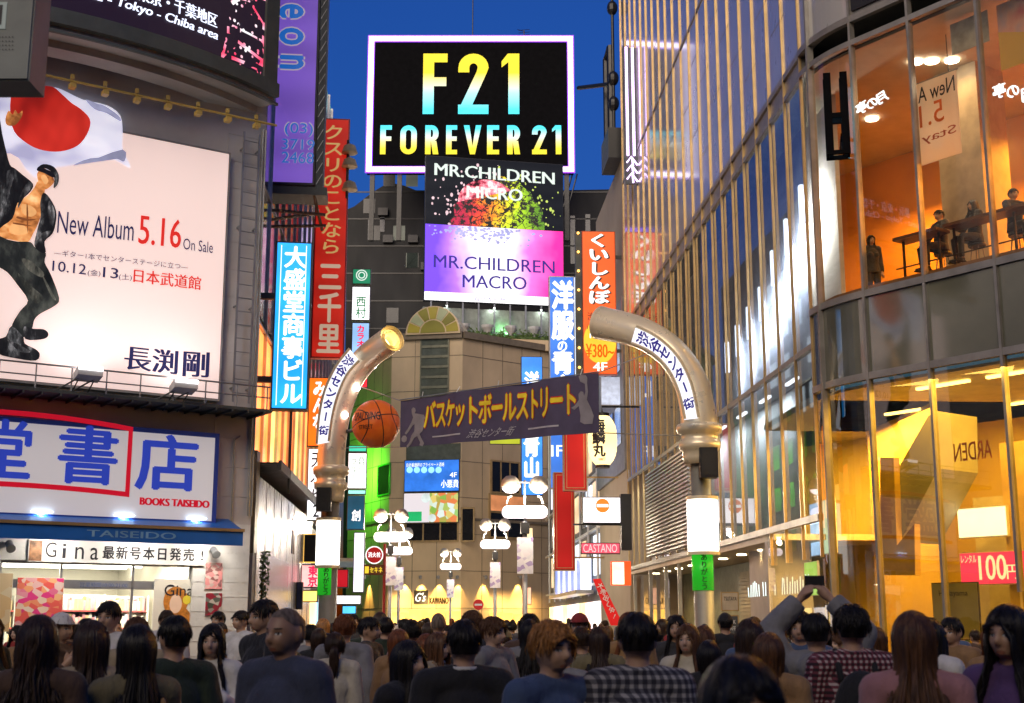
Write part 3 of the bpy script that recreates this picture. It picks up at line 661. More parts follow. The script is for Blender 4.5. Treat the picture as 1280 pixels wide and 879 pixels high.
# glass band 7.4 - 13.6 of the street wall with lit panels added behind to imitate its bright reflections
mb = MB(SR); mb.box(U0, UE, .03, .05, 7.5, 13.5); mb.build('street_glazing', M_wallglass, gb)
mb = MB(SR); mb.box(U0, 11.6, .9, 1.0, 7.42, 14.2); mb.box(U0, 7.6, .9, 1.0, 3.75, 7.4); mb.build('reflection_panel', pbr('white_reflection_panel', (.6, .6, .62), .7, var=.15, scale=.8, stretch=(1, 1, 6)), gb)
mb = MB(SR); mb.box(U0, UE, .02, 1.0, 13.62, 14.0); mb.build('floor_edge', M_frame, gb)
mb = MB(SR); mb.box(-8, UE, .03, .05, 3.9, 7.4); mb.build('street_glazing', M_wallglass, gb)
for u, z, e in ((3.2, 9.2, 160), (4.6, 9.4, 200), (6.0, 9.6, 260), (7.4, 10.2, 320), (8.8, 10.6, 420), (10.2, 11.0, 520), (1.8, 9.0, 120)):  # strips and lamps added inside in place of mirrored bright lights
    mb = MB(SR); mb.box(u - .08, u + .08, .45, .55, z - .15, z + .75); mb.build('reflection_strip', emit('cool_reflection_strip', (.78, .85, 1), 4, .02), gb)
    lamp('reflection_lamp', 'AREA', SR.w(u + .1, .5, z), gb, e * .45, (.72, .82, 1), .5, (math.radians(90), 0, SR.yaw), sizey=1.2)
    lamp('reflection_lamp', 'SPOT', SR.w(u + .1, .42, z + 1.2), gb, e * .5, (.72, .82, 1), .1, (math.radians(28), 0, SR.yaw), 70)
for i in range(9):
    u = -11.5 + i * 2.6; mb = MB(SR); mb.box(u - .5, u + .5, .3, .38, 7.2, 7.26); mb.build('ceiling_tube', emit('band_fill_tube', (.9, .95, 1), 4, .02), gb); lamp('band_fill_lamp', 'AREA', SR.w(u, .4, 7.15), gb, 45, (.85, .95, .95), .8, (math.radians(25), 0, SR.yaw), sizey=.2)  # tubes and lamps added to brighten the dark lower glass band
# fins
for i in range(21):
    u = U0 + i * 1.38; zlo = 3.9 if u < 8 else 3.0
    mb = MB(SR); mb.box(u, u + .045, -.045, 0.02, zlo, ZT); mb.build('fin', M_bronze, gb)
# transoms: street, corner, front
for z, h, p in ((14.02, .14, .035), (13.5, .12, .035), (20.4, .1, .03), (7.4, .12, .035), (3.75, .15, .06)):
    mb = MB(SR); mb.box(U0, UE, -p, .06, z, z + h); mb.build('transom', M_frame, gb)
for z, h in ((14.02, .14), (13.5, .12), (8.09, .14), (6.41, .14)):
    mb = MB(); arcbox(mb, z, z + h, -.06, .06); mb.build('transom', M_frame, gb)
    mb = MB(FP); mb.box(.03, 9, -.06, .06, z, z + h); mb.build('transom', M_frame, gb)
# louvre box
a = SR.rect(812, 640, 866, 660)
mb = MB(SR); mb.box(a[0], a[1], -.02, .05, 4.0, 7.2)
lv = mb.build('louvre', M_frame, gb)
mb = MB(SR)
for j in range(24): mb.box(a[0], a[1], -.14, -.02, 4.05 + j * .13, 4.10 + j * .13)
mb.build('louvre_blades', M_alu, lv)
# soffit, recessed ground floor on the street side
mb = MB(); mb.slab([tuple(p) for p in [SR.w(U0, 0.05, 0).xy, SR.w(8.2, 0.05, 0).xy, SR.w(8.2, 6, 0).xy, SR.w(U0, 6, 0).xy]], 3.6, 3.74); mb.build('soffit', pbr('warm_soffit', (.6, .5, .36), .5, var=.1), gb)
for i in range(9):
    u = -13.5 + i * 2.5
    mb = MB(SR); mb.lathe([(.14, 0), (.14, .03)], 16, (u, .8, 3.565)); mb.build('downlight', emit('warm_downlight', (1, .8, .5), 12, .02), gb)
    lamp('downlamp', 'SPOT', SR.w(u, .8, 3.5), gb, 150, (1, .70, .30), .1, (0, 0, 0), 130)
mb = MB(SR); mb.box(U0, 4.8, 2.2, 2.4, 0, 3.6); mb.build('recessed_wall', pbr('olive_shop_wall', (.20, .20, .13), .4), gb)
for i, (p, q) in enumerate(((-4.5, -1.8), (-1.6, 1.2))):
    mb = MB(SR); mb.box(p, q, 2.1, 2.2, .05, 3.3)
    for j in range(26): mb.box(p, q, 2.06, 2.1, .1 + j * .12, .16 + j * .12)
    mb.build('roller_shutter', pbr('tan_shutter', (.33, .27, .17), .45, .4), gb)
for u in (-15, -11, -7.6, -5): 
    mb = MB(SR); mb.box(u, u + .12, .1, .22, 0, 3.6); mb.build('pillar', M_alu, gb)
mb = MB(SR); mb.box(-14.8, -7.7, .3, .32, .1, 3.5); mb.build('shop_pane', M_clear, gb)
# pale pier with the two framed notices (px 895-925)
mb = MB(SR); mb.box(2.6, 7.6, .75, 1.1, 0, 3.6); mb.box(7.4, 7.65, .02, .75, 0, 3.6); mb.build('stone_pier', pbr('pale_stone_pier', (.46, .42, .38), .55, var=.12), gb)
# ------------- interior floors
M_warmwall = pbr('orange_cafe_wall', (.72, .40, .10), .6, var=.18, scale=.5)
M_ceil = pbr('cafe_ceiling', (.50, .45, .36), .6, var=.1)
M_floorw = pbr('wood_floor', (.25, .14, .07), .4)
def room(z0, z1, name, m, floor_m, ceil_m, depth=6.2, uL=-6.6, left=True):
    poly = [tuple(p) for p in [pA + arc_n(0) * .12, ARC[6] + arc_n(6) * .12, pB + arc_n(12) * .12, FP.w(9, .12, 0).xy, FP.w(9, depth, 0).xy, FP.w(uL, depth, 0).xy]]
    mb = MB(); mb.slab(poly, z0 - .25, z0); mb.build(name + '_floor', floor_m, gb)
    mb = MB(); mb.slab(poly, z1, z1 + .06); mb.build(name + '_ceiling', ceil_m, gb)
    mb = MB(FP); mb.box(uL - 1, 9, depth, depth + .2, z0, z1); mb.box(8.9, 9, .12, depth, z0, z1); mb.build(name + '_back_wall', m, gb)
room(8.35, 13.45, 'cafe', M_warmwall, M_floorw, M_ceil)
room(.05, 6.3, 'lobby', pbr('yellow_lobby_wall', (.58, .45, .13), .55, var=.15, scale=.4), pbr('lobby_floor', (.4, .35, .28), .3), pbr('lobby_ceiling', (.5, .42, .2), .6))
# glass skin
def skin(z0, z1, m, nm):
    mb = MB(); arcbox(mb, z0, z1, 0, .02); mb.build(nm, m, gb)
    for p, q in ((.05, 1.43), (1.49, 2.98), (3.04, 4.5), (4.56, 6.0), (6.06, 7.5), (7.56, 8.95)):
        mb = MB(FP); mb.box(p, q, 0, .02, z0, z1); mb.build(nm, m, gb)
skin(8.24, 13.48, M_shop, 'window_pane'); skin(.2, 6.4, glass('amber_glass', (.84, .77, .50), .01, 1, .10, ior=1.75), 'window_pane')
mb = MB(); arcbox(mb, 6.56, 8.08, .0, .05); mb.build('spandrel', M_spandrel, gb)
for p, q in ((.05, 1.43), (1.49, 2.98), (3.04, 4.5), (4.56, 6.0), (6.06, 7.5), (7.56, 8.95)):
    mb = MB(FP); mb.box(p, q, 0, .05, 6.56, 8.08); mb.build('spandrel', M_spandrel, gb)
for u in (0.0, 1.44, 2.99, 4.51, 6.01, 7.51):
    mb = MB(FP); mb.box(u + .0, u + .055, -.07, .08, 2.2 if u == 2.99 else .05, ZT); mb.build('mullion', M_frame, gb)
for k in (4, 8):
    p = ARC[k]; q = PL((p.x, p.y), math.degrees(math.atan2(-arc_n(k).x, arc_n(k).y)))
    if k == 4: mb = MB(q); mb.box(-.03, .03, -.1, .06, .05, ZT); mb.build('mullion', M_frame, gb)
mb = MB(SR); mb.box(7.7, UE, .03, .05, .3, 3.72); mb.build('window_pane', glass('street_shop_glass', (.85, .85, .82), .01, 1, .16, ior=1.8), gb)
# vent above the cafe
mb = MB(FP); mb.box(.1, 1.4, -.05, .0, 14.25, 14.75); mb.build('vent', M_black, gb)
# cafe fittings
mb = MB(FP); mb.box(.15, 1.2, 2.6, 3.6, 8.35, 13.45); mb.build('cafe_column', pbr('beige_column', (.55, .48, .36), .6), gb)
def ceil_spot(px, py, z):
    a, b = ray(px, py); D = (z - CZ) / b; w = Vector((a * D, D, 0)) - FP.p; return w.dot(FP.d), w.dot(FP.n)
for u, y in [ceil_spot(px, py, 13.4) for px, py in ((1145, 79), (1165, 78), (1190, 77), (1208, 153), (1227, 178), (1182, 233), (1270, 190), (1262, 160), (1062, 236), (1090, 150), (1130, 205), (1276, 200))] + [(5.9, 2.6), (7, 2)]:
    if not .2 < y < 6: continue
    mb = MB(FP); mb.lathe([(.15, 0), (.15, .04)], 16, (u, y, 13.405)); mb.build('downlight', emit('cafe_downlight', (1, .9, .85), 14, .02), gb)
    lamp('downlamp', 'SPOT', FP.w(u, y, 13.38), gb, 45, (1, .66, .3), .12, (0, 0, 0), 150)
for u, y, e in ((-2.4, 4.6, 230), (1.5, 4.9, 330), (4.4, 4.9, 330), (7, 4, 230)):
    lamp('cove_lamp', 'AREA', FP.w(u, y, 11.9), gb, e, (1, .40, .04), 1.4, (0, 0, 0))
for u, y, e in ((-1.5, 3.2, 300), (1.0, 4.2, 200), (2.6, 1.0, 220), (1.0, 1.0, 170), (4.6, 3.2, 460), (7, 3, 300)):
    mb = MB(FP); mb.box(u - .6, u + .6, y - .05, y + .05, 6.24, 6.29); mb.build('ceiling_light', emit('lobby_tube', (1, .75, .35), 7, .02), gb)
    lamp('lobby_lamp', 'AREA', FP.w(u, y, 6.2), gb, e, (1, .60, .12), 2.2, (0, 0, 0))
mb = MB(FP); mb.tube([(1.62, 1.0, 13.45), (1.62, 1.0, 11.3)], .008, 5); mb.build('pendant_cord', M_black, gb)
mb = MB(FP); mb.ball((1.62, 1.0, 11.15), (.12, .12, .17), 16, 10); mb.build('pendant_lamp', emit('pendant_glow', (1, .85, .95), 6, .02), gb)
# counters
def counter(u0, u1, y, label):
    t = thing('window_counter', label, 'counter', FP.w((u0 + u1) / 2, y, 8.35), FP.yaw, 'counters along the cafe window')
    mb = MB(FP); mb.box(u0, u1, y - .2, y + .25, 9.28, 9.34); mb.build('top', pbr('dark_wood', (.12, .05, .025), .35), t)
    for u in (u0 + .1, (u0 + u1) / 2, u1 - .1):
        mb = MB(FP); mb.box(u - .02, u + .02, y, y + .04, 8.35, 9.28); mb.build('leg', M_black, t)
    mb = MB(FP); mb.tube([(u0, y - .12, 8.7), (u1, y - .12, 8.7)], .015, 6); mb.build('foot_rail', M_black, t)
counter(.35, 1.4, .75, 'dark wooden window counter with one seated guest upstairs'); counter(1.55, 4.4, .75, 'long dark window counter shared by two seated guests upstairs')
# hanging banner seen from behind
n = NT('translucent_banner'); n.b.inputs['Base Color'].default_value = (.8, .76, .7, 1); n.b.inputs['Roughness'].default_value = .8
_t = n.new('ShaderNodeBsdfTranslucent'); _t.inputs[0].default_value = (.85, .8, .74, 1); _m = n.new('ShaderNodeMixShader'); _m.inputs[0].default_value = .55
n.l.new(n.b.outputs[0], _m.inputs[1]); n.l.new(_t.outputs[0], _m.inputs[2]); n.l.new(_m.outputs[0], n.o.inputs[0]); M_cloth = n.m
lamp('banner_spot', 'SPOT', FP.w(2.0, 1.3, 13.3), gb, 320, (1, .92, .86), .1, (math.radians(-25), 0, FP.yaw), 70)
hb = thing('hanging_banner', 'white banner with mirrored black and orange lettering hanging behind the cafe glass', 'banner', FP.w(2.0, .5, 11.1), FP.yaw)
FB = FP.off(.5)
q = FB.rect(1145, 96, 1199, 195)
mb = MB(FB); mb.box(q[0], q[1], 0, .01, q[2] - .1, q[3]); mb.build('cloth', M_cloth, hb)
mb = MB(FB); mb.tube([(q[0] - .05, 0, q[3] + .01), (q[1] + .05, 0, q[3] + .01)], .012, 6); mb.build('rod', M_steel, hb)
for s_, b_, m_ in (('New A', (1147, 102, 1194, 122), M_ink), ('5.1', (1149, 128, 1180, 156), pbr('orange_ink', (.75, .16, .02), .5)), ('Stay', (1152, 162, 1196, 176), pbr('pink_ink', (.5, .12, .08), .5))):
    c = FB.rect(*b_); mb = MB(FB); mb.text(s_, max(c[0], q[0] + .03), min(c[1], q[1] - .03), c[2], c[3], -.006, .01, mirror=True); mb.build('lettering', m_, hb)
pz = thing('hanging_poster', 'large pink and yellow poster hanging high behind the rightmost cafe glass', 'poster', FP.w(3.7, .6, 12), FP.yaw)
FB2 = FP.off(.6); n = NT('pink_yellow_poster'); co = n.co(); sx, sy, sz = n.sep(n.co())
c1 = n.ramp(n.noise(n.map(co, (1, 1, .8)), 1.6, 3), [(.35, (.55, .12, .16)), (.5, (.65, .35, .36)), (.62, (.45, .34, .5)), (.75, (.6, .4, .3))])
n.set(n.b.inputs['Base Color'], n.mix(n.math('LESS_THAN', n.math('MULTIPLY_ADD', sx, .35, sz), .62), c1, c4((.62, .40, .03)))); M_pyp = n.m
mb = MB(FB2); mb.box(3.05, 4.6, 0, .012, 12.05, 13.4); mb.build('sheet', M_pyp, pz)
mb = MB(FB2); mb.box(2.0, 2.85, 0, .012, 12.75, 13.4); mb.build('sheet', pbr('grey_paper_poster', (.42, .45, .5), .6, var=.5, scale=3), pz)
# mirrored glowing characters put on the glass as reflections of neon signs
M_reflected_neon = emit('reflected_white_lettering', (.9, 1, 1), 1.4, .05, sample=False)
FB3 = FP.off(-.02)
mb = MB(FB3)
for ch, px, py in (('月', 1102, 122), ('の', 1090, 129), ('亭', 1077, 135)):
    u, z = FB3.hit(px, py); mb.char(ch, u, z, .32, .28, 0, .03, .25, mirror=True)
for ch, px, py in (('月', 1283, 118), ('の', 1266, 114), ('亭', 1249, 114)):
    u, z = FB3.hit(px, py); mb.char(ch, u, z, .3, .3, 0, .03, 0, mirror=True)
mb.build('glass_lettering', M_reflected_neon, gb)
FB4 = FP.off(.06)
mb = MB(FB4); q = FB4.rect(1192, 552, 1240, 575); mb.text('ARDEN', q[0], q[1], q[2], q[3], 0, .02, mirror=True); mb.build('glass_lettering', pbr('red_orange_letter', (.55, .14, .03), .5), gb)
# projecting H sign at the corner
hs = thing('projecting_sign', 'black open framed letter H sign standing off the rounded corner', 'sign', P(1045, 195, 25.8), math.radians(-20))
HP = front(1045, 140, 25.9, -12)
q = HP.rect(1031, 90, 1061, 192); w_ = .15
for dy in (0, .34):
    mb = MB(HP); mb.box(q[0], q[0] + w_, dy, dy + .08, q[2], q[3]); mb.box(q[1] - w_, q[1], dy, dy + .08, q[2], q[3]); mb.box(q[0] + w_, q[1] - w_, dy, dy + .08, (q[2] + q[3]) / 2 - .1, (q[2] + q[3]) / 2); mb.box(q[0] + w_, q[1] - w_, dy, dy + .08, q[2], q[2] + .08)
    mb.build('frame', matte_black, hs)
mb = MB(HP); mb.box(q[0] + .02, q[0] + .06, .08, .34, q[2] + .02, q[3]); mb.box(q[1] - .06, q[1] - .02, .08, .34, q[2] + .02, q[2] + .08); mb.box(q[0] + .3, q[0] + .36, .08, 1.0, q[2] + .4, q[2] + .46); mb.build('bracket', matte_black, hs)
mb = MB(HP); mb.box(q[0] + .11, q[0] + .14, .1, .3, q[2] + .1, q[3] - .1); mb.build('light_strip', emit('blue_strip', (.3, .75, 1), 3, .02), hs)
# lobby: staircase wedge, panels, signs
mb = MB(FP)
G1 = FP.off(1.0)
mb = MB(G1); mb.prism([G1.hit(*p) for p in ((1119, 592), (1160, 520), (1172, 514), (1173, 586), (1125, 678))], 0, 1.3)
mb.build('stair_flight', pbr('stair_underside', (.34, .34, .27), .5, var=.15), gb)
G2 = FP.off(.8)
mb = MB(G2); mb.prism([G2.hit(*p) for p in ((1100, 572), (1117, 572), (1121, 682), (1143, 655), (1144, 719), (1101, 719))], 0, .18); mb.build('stair_landing', pbr('yellow_stair_panel', (.62, .42, .08), .5), gb)
mb = MB(FP); mb.box(.2, 1.9, 2.9, 3.0, .05, 4.2); mb.build('lobby_partition', pbr('cream_partition', (.55, .5, .38), .5), gb)
mb = MB(FP); mb.box(1.2, 2.02, 2.45, 2.55, .05, 5.2); mb.build('lobby_partition', pbr('warm_partition', (.7, .5, .2), .5), gb)
def indoor_sign(name, label, pl, box, m, items, lm):
    t = board(name, label, 'sign', pl, box, m, .08, M_white, .02); 
    for it, mm, bd in items: letter(t, pl, [it], mm, bold=bd)
    return t
F2 = FP.off(2.4)
M_pink = emit('pink_sign', (1, .06, .22), 1.3, .1, 1.5)
indoor_sign('rental_sign', 'pink lit rental price sign in the shop behind the right glass', F2, (1203, 689, 1300, 731), M_pink, [(('レンタル', (1205, 694, 1224, 704)), M_letter_white, .01), (('100', (1227, 694, 1262, 725)), M_letter_white, .03), (('円', (1262, 706, 1277, 724)), M_letter_white, .02)], None)
indoor_sign('light_panel_sign', 'glowing white and pink panel above the rental price sign', F2, (1200, 634, 1262, 672), emit('pinkish_panel', (1, .86, .88), 3.0, .15, 1), [], None)
t = board('ad_panel', 'white standing notice board with handwriting inside the right glass', 'notice board', FP.off(.5), (1168, 728, 1226, 800), pbr('notice_board', (.6, .57, .42), .5, var=.1), .04, M_dark, .015)
letter(t, FP.off(.5), [('Hanayama', (1176, 738, 1212, 747))], M_ink, bold=0)
# glowing tubes standing in for bright reflected lettering low on the street glazing
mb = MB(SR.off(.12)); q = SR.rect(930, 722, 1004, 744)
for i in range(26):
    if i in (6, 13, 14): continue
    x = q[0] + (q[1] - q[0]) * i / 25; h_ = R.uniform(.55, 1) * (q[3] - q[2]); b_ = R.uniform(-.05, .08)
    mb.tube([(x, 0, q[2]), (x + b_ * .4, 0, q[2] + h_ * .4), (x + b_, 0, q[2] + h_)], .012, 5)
mb.build('reflected_lettering_tubes', emit('pale_reflected_glow', (.85, 1, .95), 1.6, .1, sample=False), gb)
# interior of the street side of the lobby (seen through the panes left of the corner)
for (p_, q_, za, zb, m, nm) in ((8.3, 11.6, 2.1, 2.9, emit('blue_poster_light', (.35, .6, 1), 1.4, .3, 2), 'lit_poster'),):
    pass
bx = board('lit_poster', 'pale blue lit poster standing behind the street glass near the corner', 'poster', SR.off(1.4), (1017, 626, 1046, 694), emit('pale_blue_poster', (.45, .68, 1), 1.4, .35, 2.5), .08, M_white, .02)
bx = board('lit_notice', 'yellow green lit notice low behind the street glass', 'notice', SR.off(.4), (1009, 702, 1025, 745), emit('yellow_green_notice', (.6, 1, .15), .9, .2, 3), .05, M_white, .015)
for u, e in ((8.6, 420), (10.2, 420), (11.6, 420)): lamp('lobby_lamp', 'AREA', SR.w(u, 1.6, 6.2), gb, e, (1, .62, .2), .8, (0, 0, 0))
mb = MB(SR); mb.box(7.7, 12.0, 2.6, 2.7, .05, 6.3); mb.build('lobby_side_wall', pbr('golden_wall', (.62, .42, .10), .45, var=.2, scale=.5), gb)
mb = MB(SR); mb.box(7.6, 12.2, .06, 6, 6.3, 6.45); mb.build('lobby_side_ceiling', M_ceil, gb)
for px, py, s_, c_, w_ in ((912, 752, 'TSUTAYA', 'cream', 11), (912, 781, 'BOOK|& CAFE', 'grey', 11)):
    pl = front(912, 752, SR.w(3.6, .7, 0).y - .1, FACE)
    t = board('wall_notice', 'cream framed notice on the pale pier by the right gate pillar' if c_ == 'cream' else 'dark square cafe notice on the pale pier under the cream one', 'notice', pl, (px - w_, py - 12, px + w_, py + 12), pbr(c_ + '_notice', (.55, .46, .34) if c_ == 'cream' else (.07, .08, .09), .5), .05, M_bronze, .03, 'notices on the pale pier')
    for k, l_ in enumerate(s_.split('|')): letter(t, pl, [(l_, (px - 8 + (1 if '|' in s_ else 0), py - 6 + k * 8, px + 8 - (1 if '|' in s_ else 0), py - 1 + k * 8))], M_ink if c_ == 'cream' else M_white, bold=.01)

# ================================================================== RIGHT STREET SIDE BEYOND
M_beige = pbr('beige_render', (.40, .33, .24), .7, var=.15, scale=.4, bump=.1)
bg = thing('beige_building', 'plain beige building with dark plant on its roof beyond the ribbed wall', 'building', SR.w(-20, 4, 0), SR.yaw)
S8 = SR.off(.05)
mb = MB(S8); mb.box(-25.5, -15.6, 0, 9, 0, 21.8); mb.build('wall', M_beige, bg)
mb = MB(S8); mb.box(-25.4, -15.7, -.12, 0, 8.0, 15.5); mb.build('lower_cladding', pbr('grey_cladding', (.22, .22, .22), .5, .3), bg)
for z in (9.2, 12.4):
    for u in (-17.4, -20, -22.6):
        mb = MB(S8); mb.box(u - .9, u + .9, -.16, -.12, z, z + 1.7); w_ = mb.build('window', M_mirror, bg)
mb = MB(S8); mb.box(-18.2, -15.8, -.6, .6, 21.8, 23.2); mb.tube([(-17.6, -.4, 23.2), (-17.6, -.4, 27.2), (-16.2, -.4, 27.2), (-16.2, -.4, 23.2)], .16, 8); mb.build('roof_plant', M_black, bg)
mb = MB(S8)
for z in (24.4, 25.6, 29): mb.ball((-16.0, -.3, z), (.25, .25, .35), 10, 8)
mb.tube([(-16.0, -.3, 23), (-16.0, -.3, 31)], .07, 8); mb.tube([(-18.6, -1.6, 26.2), (-16.2, -.5, 25.4)], .1, 6); mb.build('roof_lamps', M_black, bg)
bg2 = thing('shop_terrace', 'row of narrow shop buildings with white lit fronts down the right side of the street', 'building', SR.w(-40, 4, 0), SR.yaw)
mb = MB(S8); mb.box(-57, -25.6, 0.1, 9, 0, 15); mb.build('wall', pbr('terrace_wall', (.16, .16, .17), .6), bg2)
for i in range(9):
    for j in range(4):
        mb = MB(S8); mb.box(-28.6 - i * 3.1, -26.2 - i * 3.1, .02, .1, 4 + j * 2.7, 6 + j * 2.7); w_ = mb.build('window', [emit('pale_lit_window', (.8, .88, 1), 1.1, .3, 1), M_mirror, emit('warm_lit_window', (1, .7, .4), .9, .3, 1)][(i + j * 2) % 3], bg2)
for i in range(9):
    mb = MB(S8); mb.box(-28.9 - i * 3.2, -26.1 - i * 3.2, -.03, .1, .2, 2.7); mb.build('shop_window', [emit('shop_glow_white', (1, .93, .9), 2.0, .3, 1.5), emit('shop_glow_pink', (1, .7, .75), 1.6, .3, 1.5), emit('shop_glow_yellow', (1, .75, .3), 2.2, .3, 1.5)][i % 3], bg2)
mb = MB(S8)
for i in range(8): mb.tube([(-26 - i * 4, -.06, 3), (-26 - i * 4, -.06, 15)], .06, 6)
for j in range(4): mb.box(-57, -25.6, -.1, .1, 3.5 + j * 2.7, 3.62 + j * 2.7)
mb.build('trim', M_white, bg2)
# shop with the striped fascia and bright interior (px 675-717)
fs = board('fascia_sign', 'long blue and white striped fascia sign over the bright white shop', 'shop sign', SR.off(-.3), (676, 722, 718, 700), emit('blue_fascia', (.32, .42, .95), 1.0, .1, 1), .2, M_alu, .03) if False else None
t = thing('striped_fascia', 'long pale fascia striped blue and white over the bright white shop', 'shop sign', SR.w(-36, -.4, 3.4), SR.yaw)
for i in range(10):
    mb = MB(SR); mb.box(-44 + i * 1.6, -42.45 + i * 1.6, -.5, -.1, 3.3, 4.9); mb.build('fascia_panel', [emit('blue_fascia', (.3, .42, 1), .9, .1, 1), emit('white_fascia', (.85, .88, 1), 1.2, .1, 1)][i % 2], t)
mb = MB(SR); mb.box(-44, -28, -.9, 0, 3.1, 3.28); mb.build('ledge', M_alu, t)
# ================================================================== ACROSS THE CROSSING, BEHIND THE VIEWER
st = thing('station_shade_block', 'long dark unseen station building, sized to shade the crowd', 'building', (0, -40, 0), 0)  # unseen building; its height is set to shade the crowd
mb = MB(); mb.box(-70, 70, -60, -36, 0, 31); mb.build('wall', pbr('station_wall', (.12, .12, .12), .7), st)
for j in range(4):
    mb = MB(); mb.box(-66, 66, -36, -35.9, 5 + j * 5.6, 8 + j * 5.6); mb.build('window_band', pbr('station_window', (.03, .035, .045), .1), st)

nt = thing('neon_reflection_tubes', 'pair of tall glowing violet white tubes imitating a billboard reflection on the ribbed wall', 'reflection', SR.w(-15.0, -.2, 18), SR.yaw)  # added tubes stand in for the roof billboard mirrored in the wall
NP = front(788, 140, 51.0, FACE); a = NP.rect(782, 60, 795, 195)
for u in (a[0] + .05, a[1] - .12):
    mb = MB(NP); mb.tube([(u, -.05, a[2]), (u, -.05, a[3])], .05, 8); mb.build('tube', emit('violet_white_reflection', (.80, .55, 1), 3.5, .05), nt)
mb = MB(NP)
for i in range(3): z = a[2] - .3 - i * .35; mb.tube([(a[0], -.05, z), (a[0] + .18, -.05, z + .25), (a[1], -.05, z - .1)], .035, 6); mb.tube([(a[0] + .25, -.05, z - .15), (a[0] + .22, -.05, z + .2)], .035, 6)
mb.build('scroll', emit('violet_white_reflection', (1, 1, 1)), nt)
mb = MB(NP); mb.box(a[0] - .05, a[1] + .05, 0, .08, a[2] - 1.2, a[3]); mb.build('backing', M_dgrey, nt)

# fittings of the cafe and of the shop below
for i, (u, z, w_, h_) in enumerate(((-1.5, 10.2, .8, .6), (.2, 10.6, .6, .9), (2.2, 10.4, 1.0, .6), (3.8, 10.8, .6, .8), (5.2, 10.4, .9, .6))):
    mb = MB(FP); mb.box(u, u + w_, 6.12, 6.19, z, z + h_); pf = mb.build('wall_picture', M_dark, gb)
    mb = MB(FP); mb.box(u + .05, u + w_ - .05, 6.10, 6.119, z + .05, z + h_ - .05); mb.build('print', pbr('cafe_print_%d' % (i % 3), [(.5, .45, .35), (.35, .12, .08), (.12, .2, .25)][i % 3], .6, var=.7, scale=6), pf)
for i, (u, y) in enumerate(((3.6, 2.6), (4.4, 3.4), (.2, 3.2), (5.2, 2.4))):
    mb = MB(FP); mb.tube([(u, y, 13.4), (u, y, 11.6)], .01, 5); pc_ = mb.build('pendant_cord', M_black, gb)
    mb = MB(FP); mb.lathe([(.05, .22), (.16, .1), (.2, 0)], 16, (u, y, 11.4)); mb.build('lamp_shade', M_bronze, pc_)
    mb = MB(FP); mb.ball((u, y, 11.42), .07, 10, 8); mb.build('bulb', emit('warm_bulb', (1, .75, .4), 8, .02), pc_)
for k, (u0_, u1_, y_, lab) in enumerate(((2.9, 4.3, 3.0, 'low display rack of coloured cases under the pink rental sign'), (4.6, 6.2, 2.2, 'display rack of coloured cases at the edge of the lit shop'), (-1.2, .0, 3.8, 'display rack of coloured cases behind the rounded corner glass'))):
    t = thing('display_rack', lab, 'rack', FP.w((u0_ + u1_) / 2, y_, .05), FP.yaw, 'racks in the rental shop')
    mb = MB(FP); mb.box(u0_, u0_ + .04, y_, y_ + .4, .05, 2.0); mb.box(u1_ - .04, u1_, y_, y_ + .4, .05, 2.0); mb.box(u0_ + .04, u1_ - .04, y_ + .36, y_ + .4, .05, 2.0); mb.build('case', M_white, t)
    for j in range(5):
        z = .1 + j * .38; mb = MB(FP); mb.box(u0_ + .04, u1_ - .04, y_, y_ + .36, z, z + .025); mb.build('shelf', M_alu, t)
        mb = MB(FP); x = u0_ + .06
        while x < u1_ - .2: w_ = R.uniform(.1, .16); mb.m = R.randrange(5); mb.box(x, x + w_ - .01, y_ + .05, y_ + .1, z + .025, z + .025 + R.uniform(.2, .28)); x += w_
        b = mb.build('cases', [pbr('dvd_%d' % i, c, .4) for i, c in enumerate([(.6, .08, .1), (.1, .25, .5), (.7, .6, .2), (.7, .7, .7), (.08, .3, .15)])], t); b['kind'] = 'stuff'
# ================================================================== END OF THE STREET
M_cream = pbr('cream_stone_cladding', (.60, .45, .27), .5, .0, var=.26, scale=.35, stretch=(1, 1, .5))
M_joint = pbr('dark_panel_joint', (.2, .16, .11), .7)  # brown colour of the joint lines and ledges
cb = thing('cream_building', 'pale stone clad building closing the street with an arched fan window', 'building', (-4, 104, 0), 0)
CL = [P(436, 600, 108), P(487, 600, 100), P(577, 600, 99), P(700, 600, 105), P(730, 600, 116)]
zc_ = P(543, 415, 99).z
mb = MB(); mb.slab([(p.x, p.y) for p in CL] + [(CL[-1].x, 130), (CL[0].x, 130)], 0, zc_); mb.build('wall', M_cream, cb)
def seg(a, b, off=0.):
    return PL((a.x, a.y), math.degrees(math.atan2(b.y - a.y, b.x - a.x))).off(off), (Vector((b.x - a.x, b.y - a.y))).length
SEG = [seg(CL[i], CL[i + 1]) for i in range(3)]
mb = MB()
for pl, L in SEG:
    mb.pl = pl; k = max(2, round(L / 1.9))
    for i in range(1, k): mb.box(L * i / k - .02, L * i / k + .02, -.02, 0, 0, zc_)
    for j in range(1, 9): mb.box(0, L, -.025, 0, j * 2.7 - .02, j * 2.7 + .02)
    mb.box(0, L, -.3, 0, zc_ - .5, zc_); mb.box(0, L, -.12, 0, 9.1, 9.3)
mb.build('joints', M_joint, cb)
CC = SEG[1][0]; CR = SEG[2][0]; CLf = SEG[0][0]
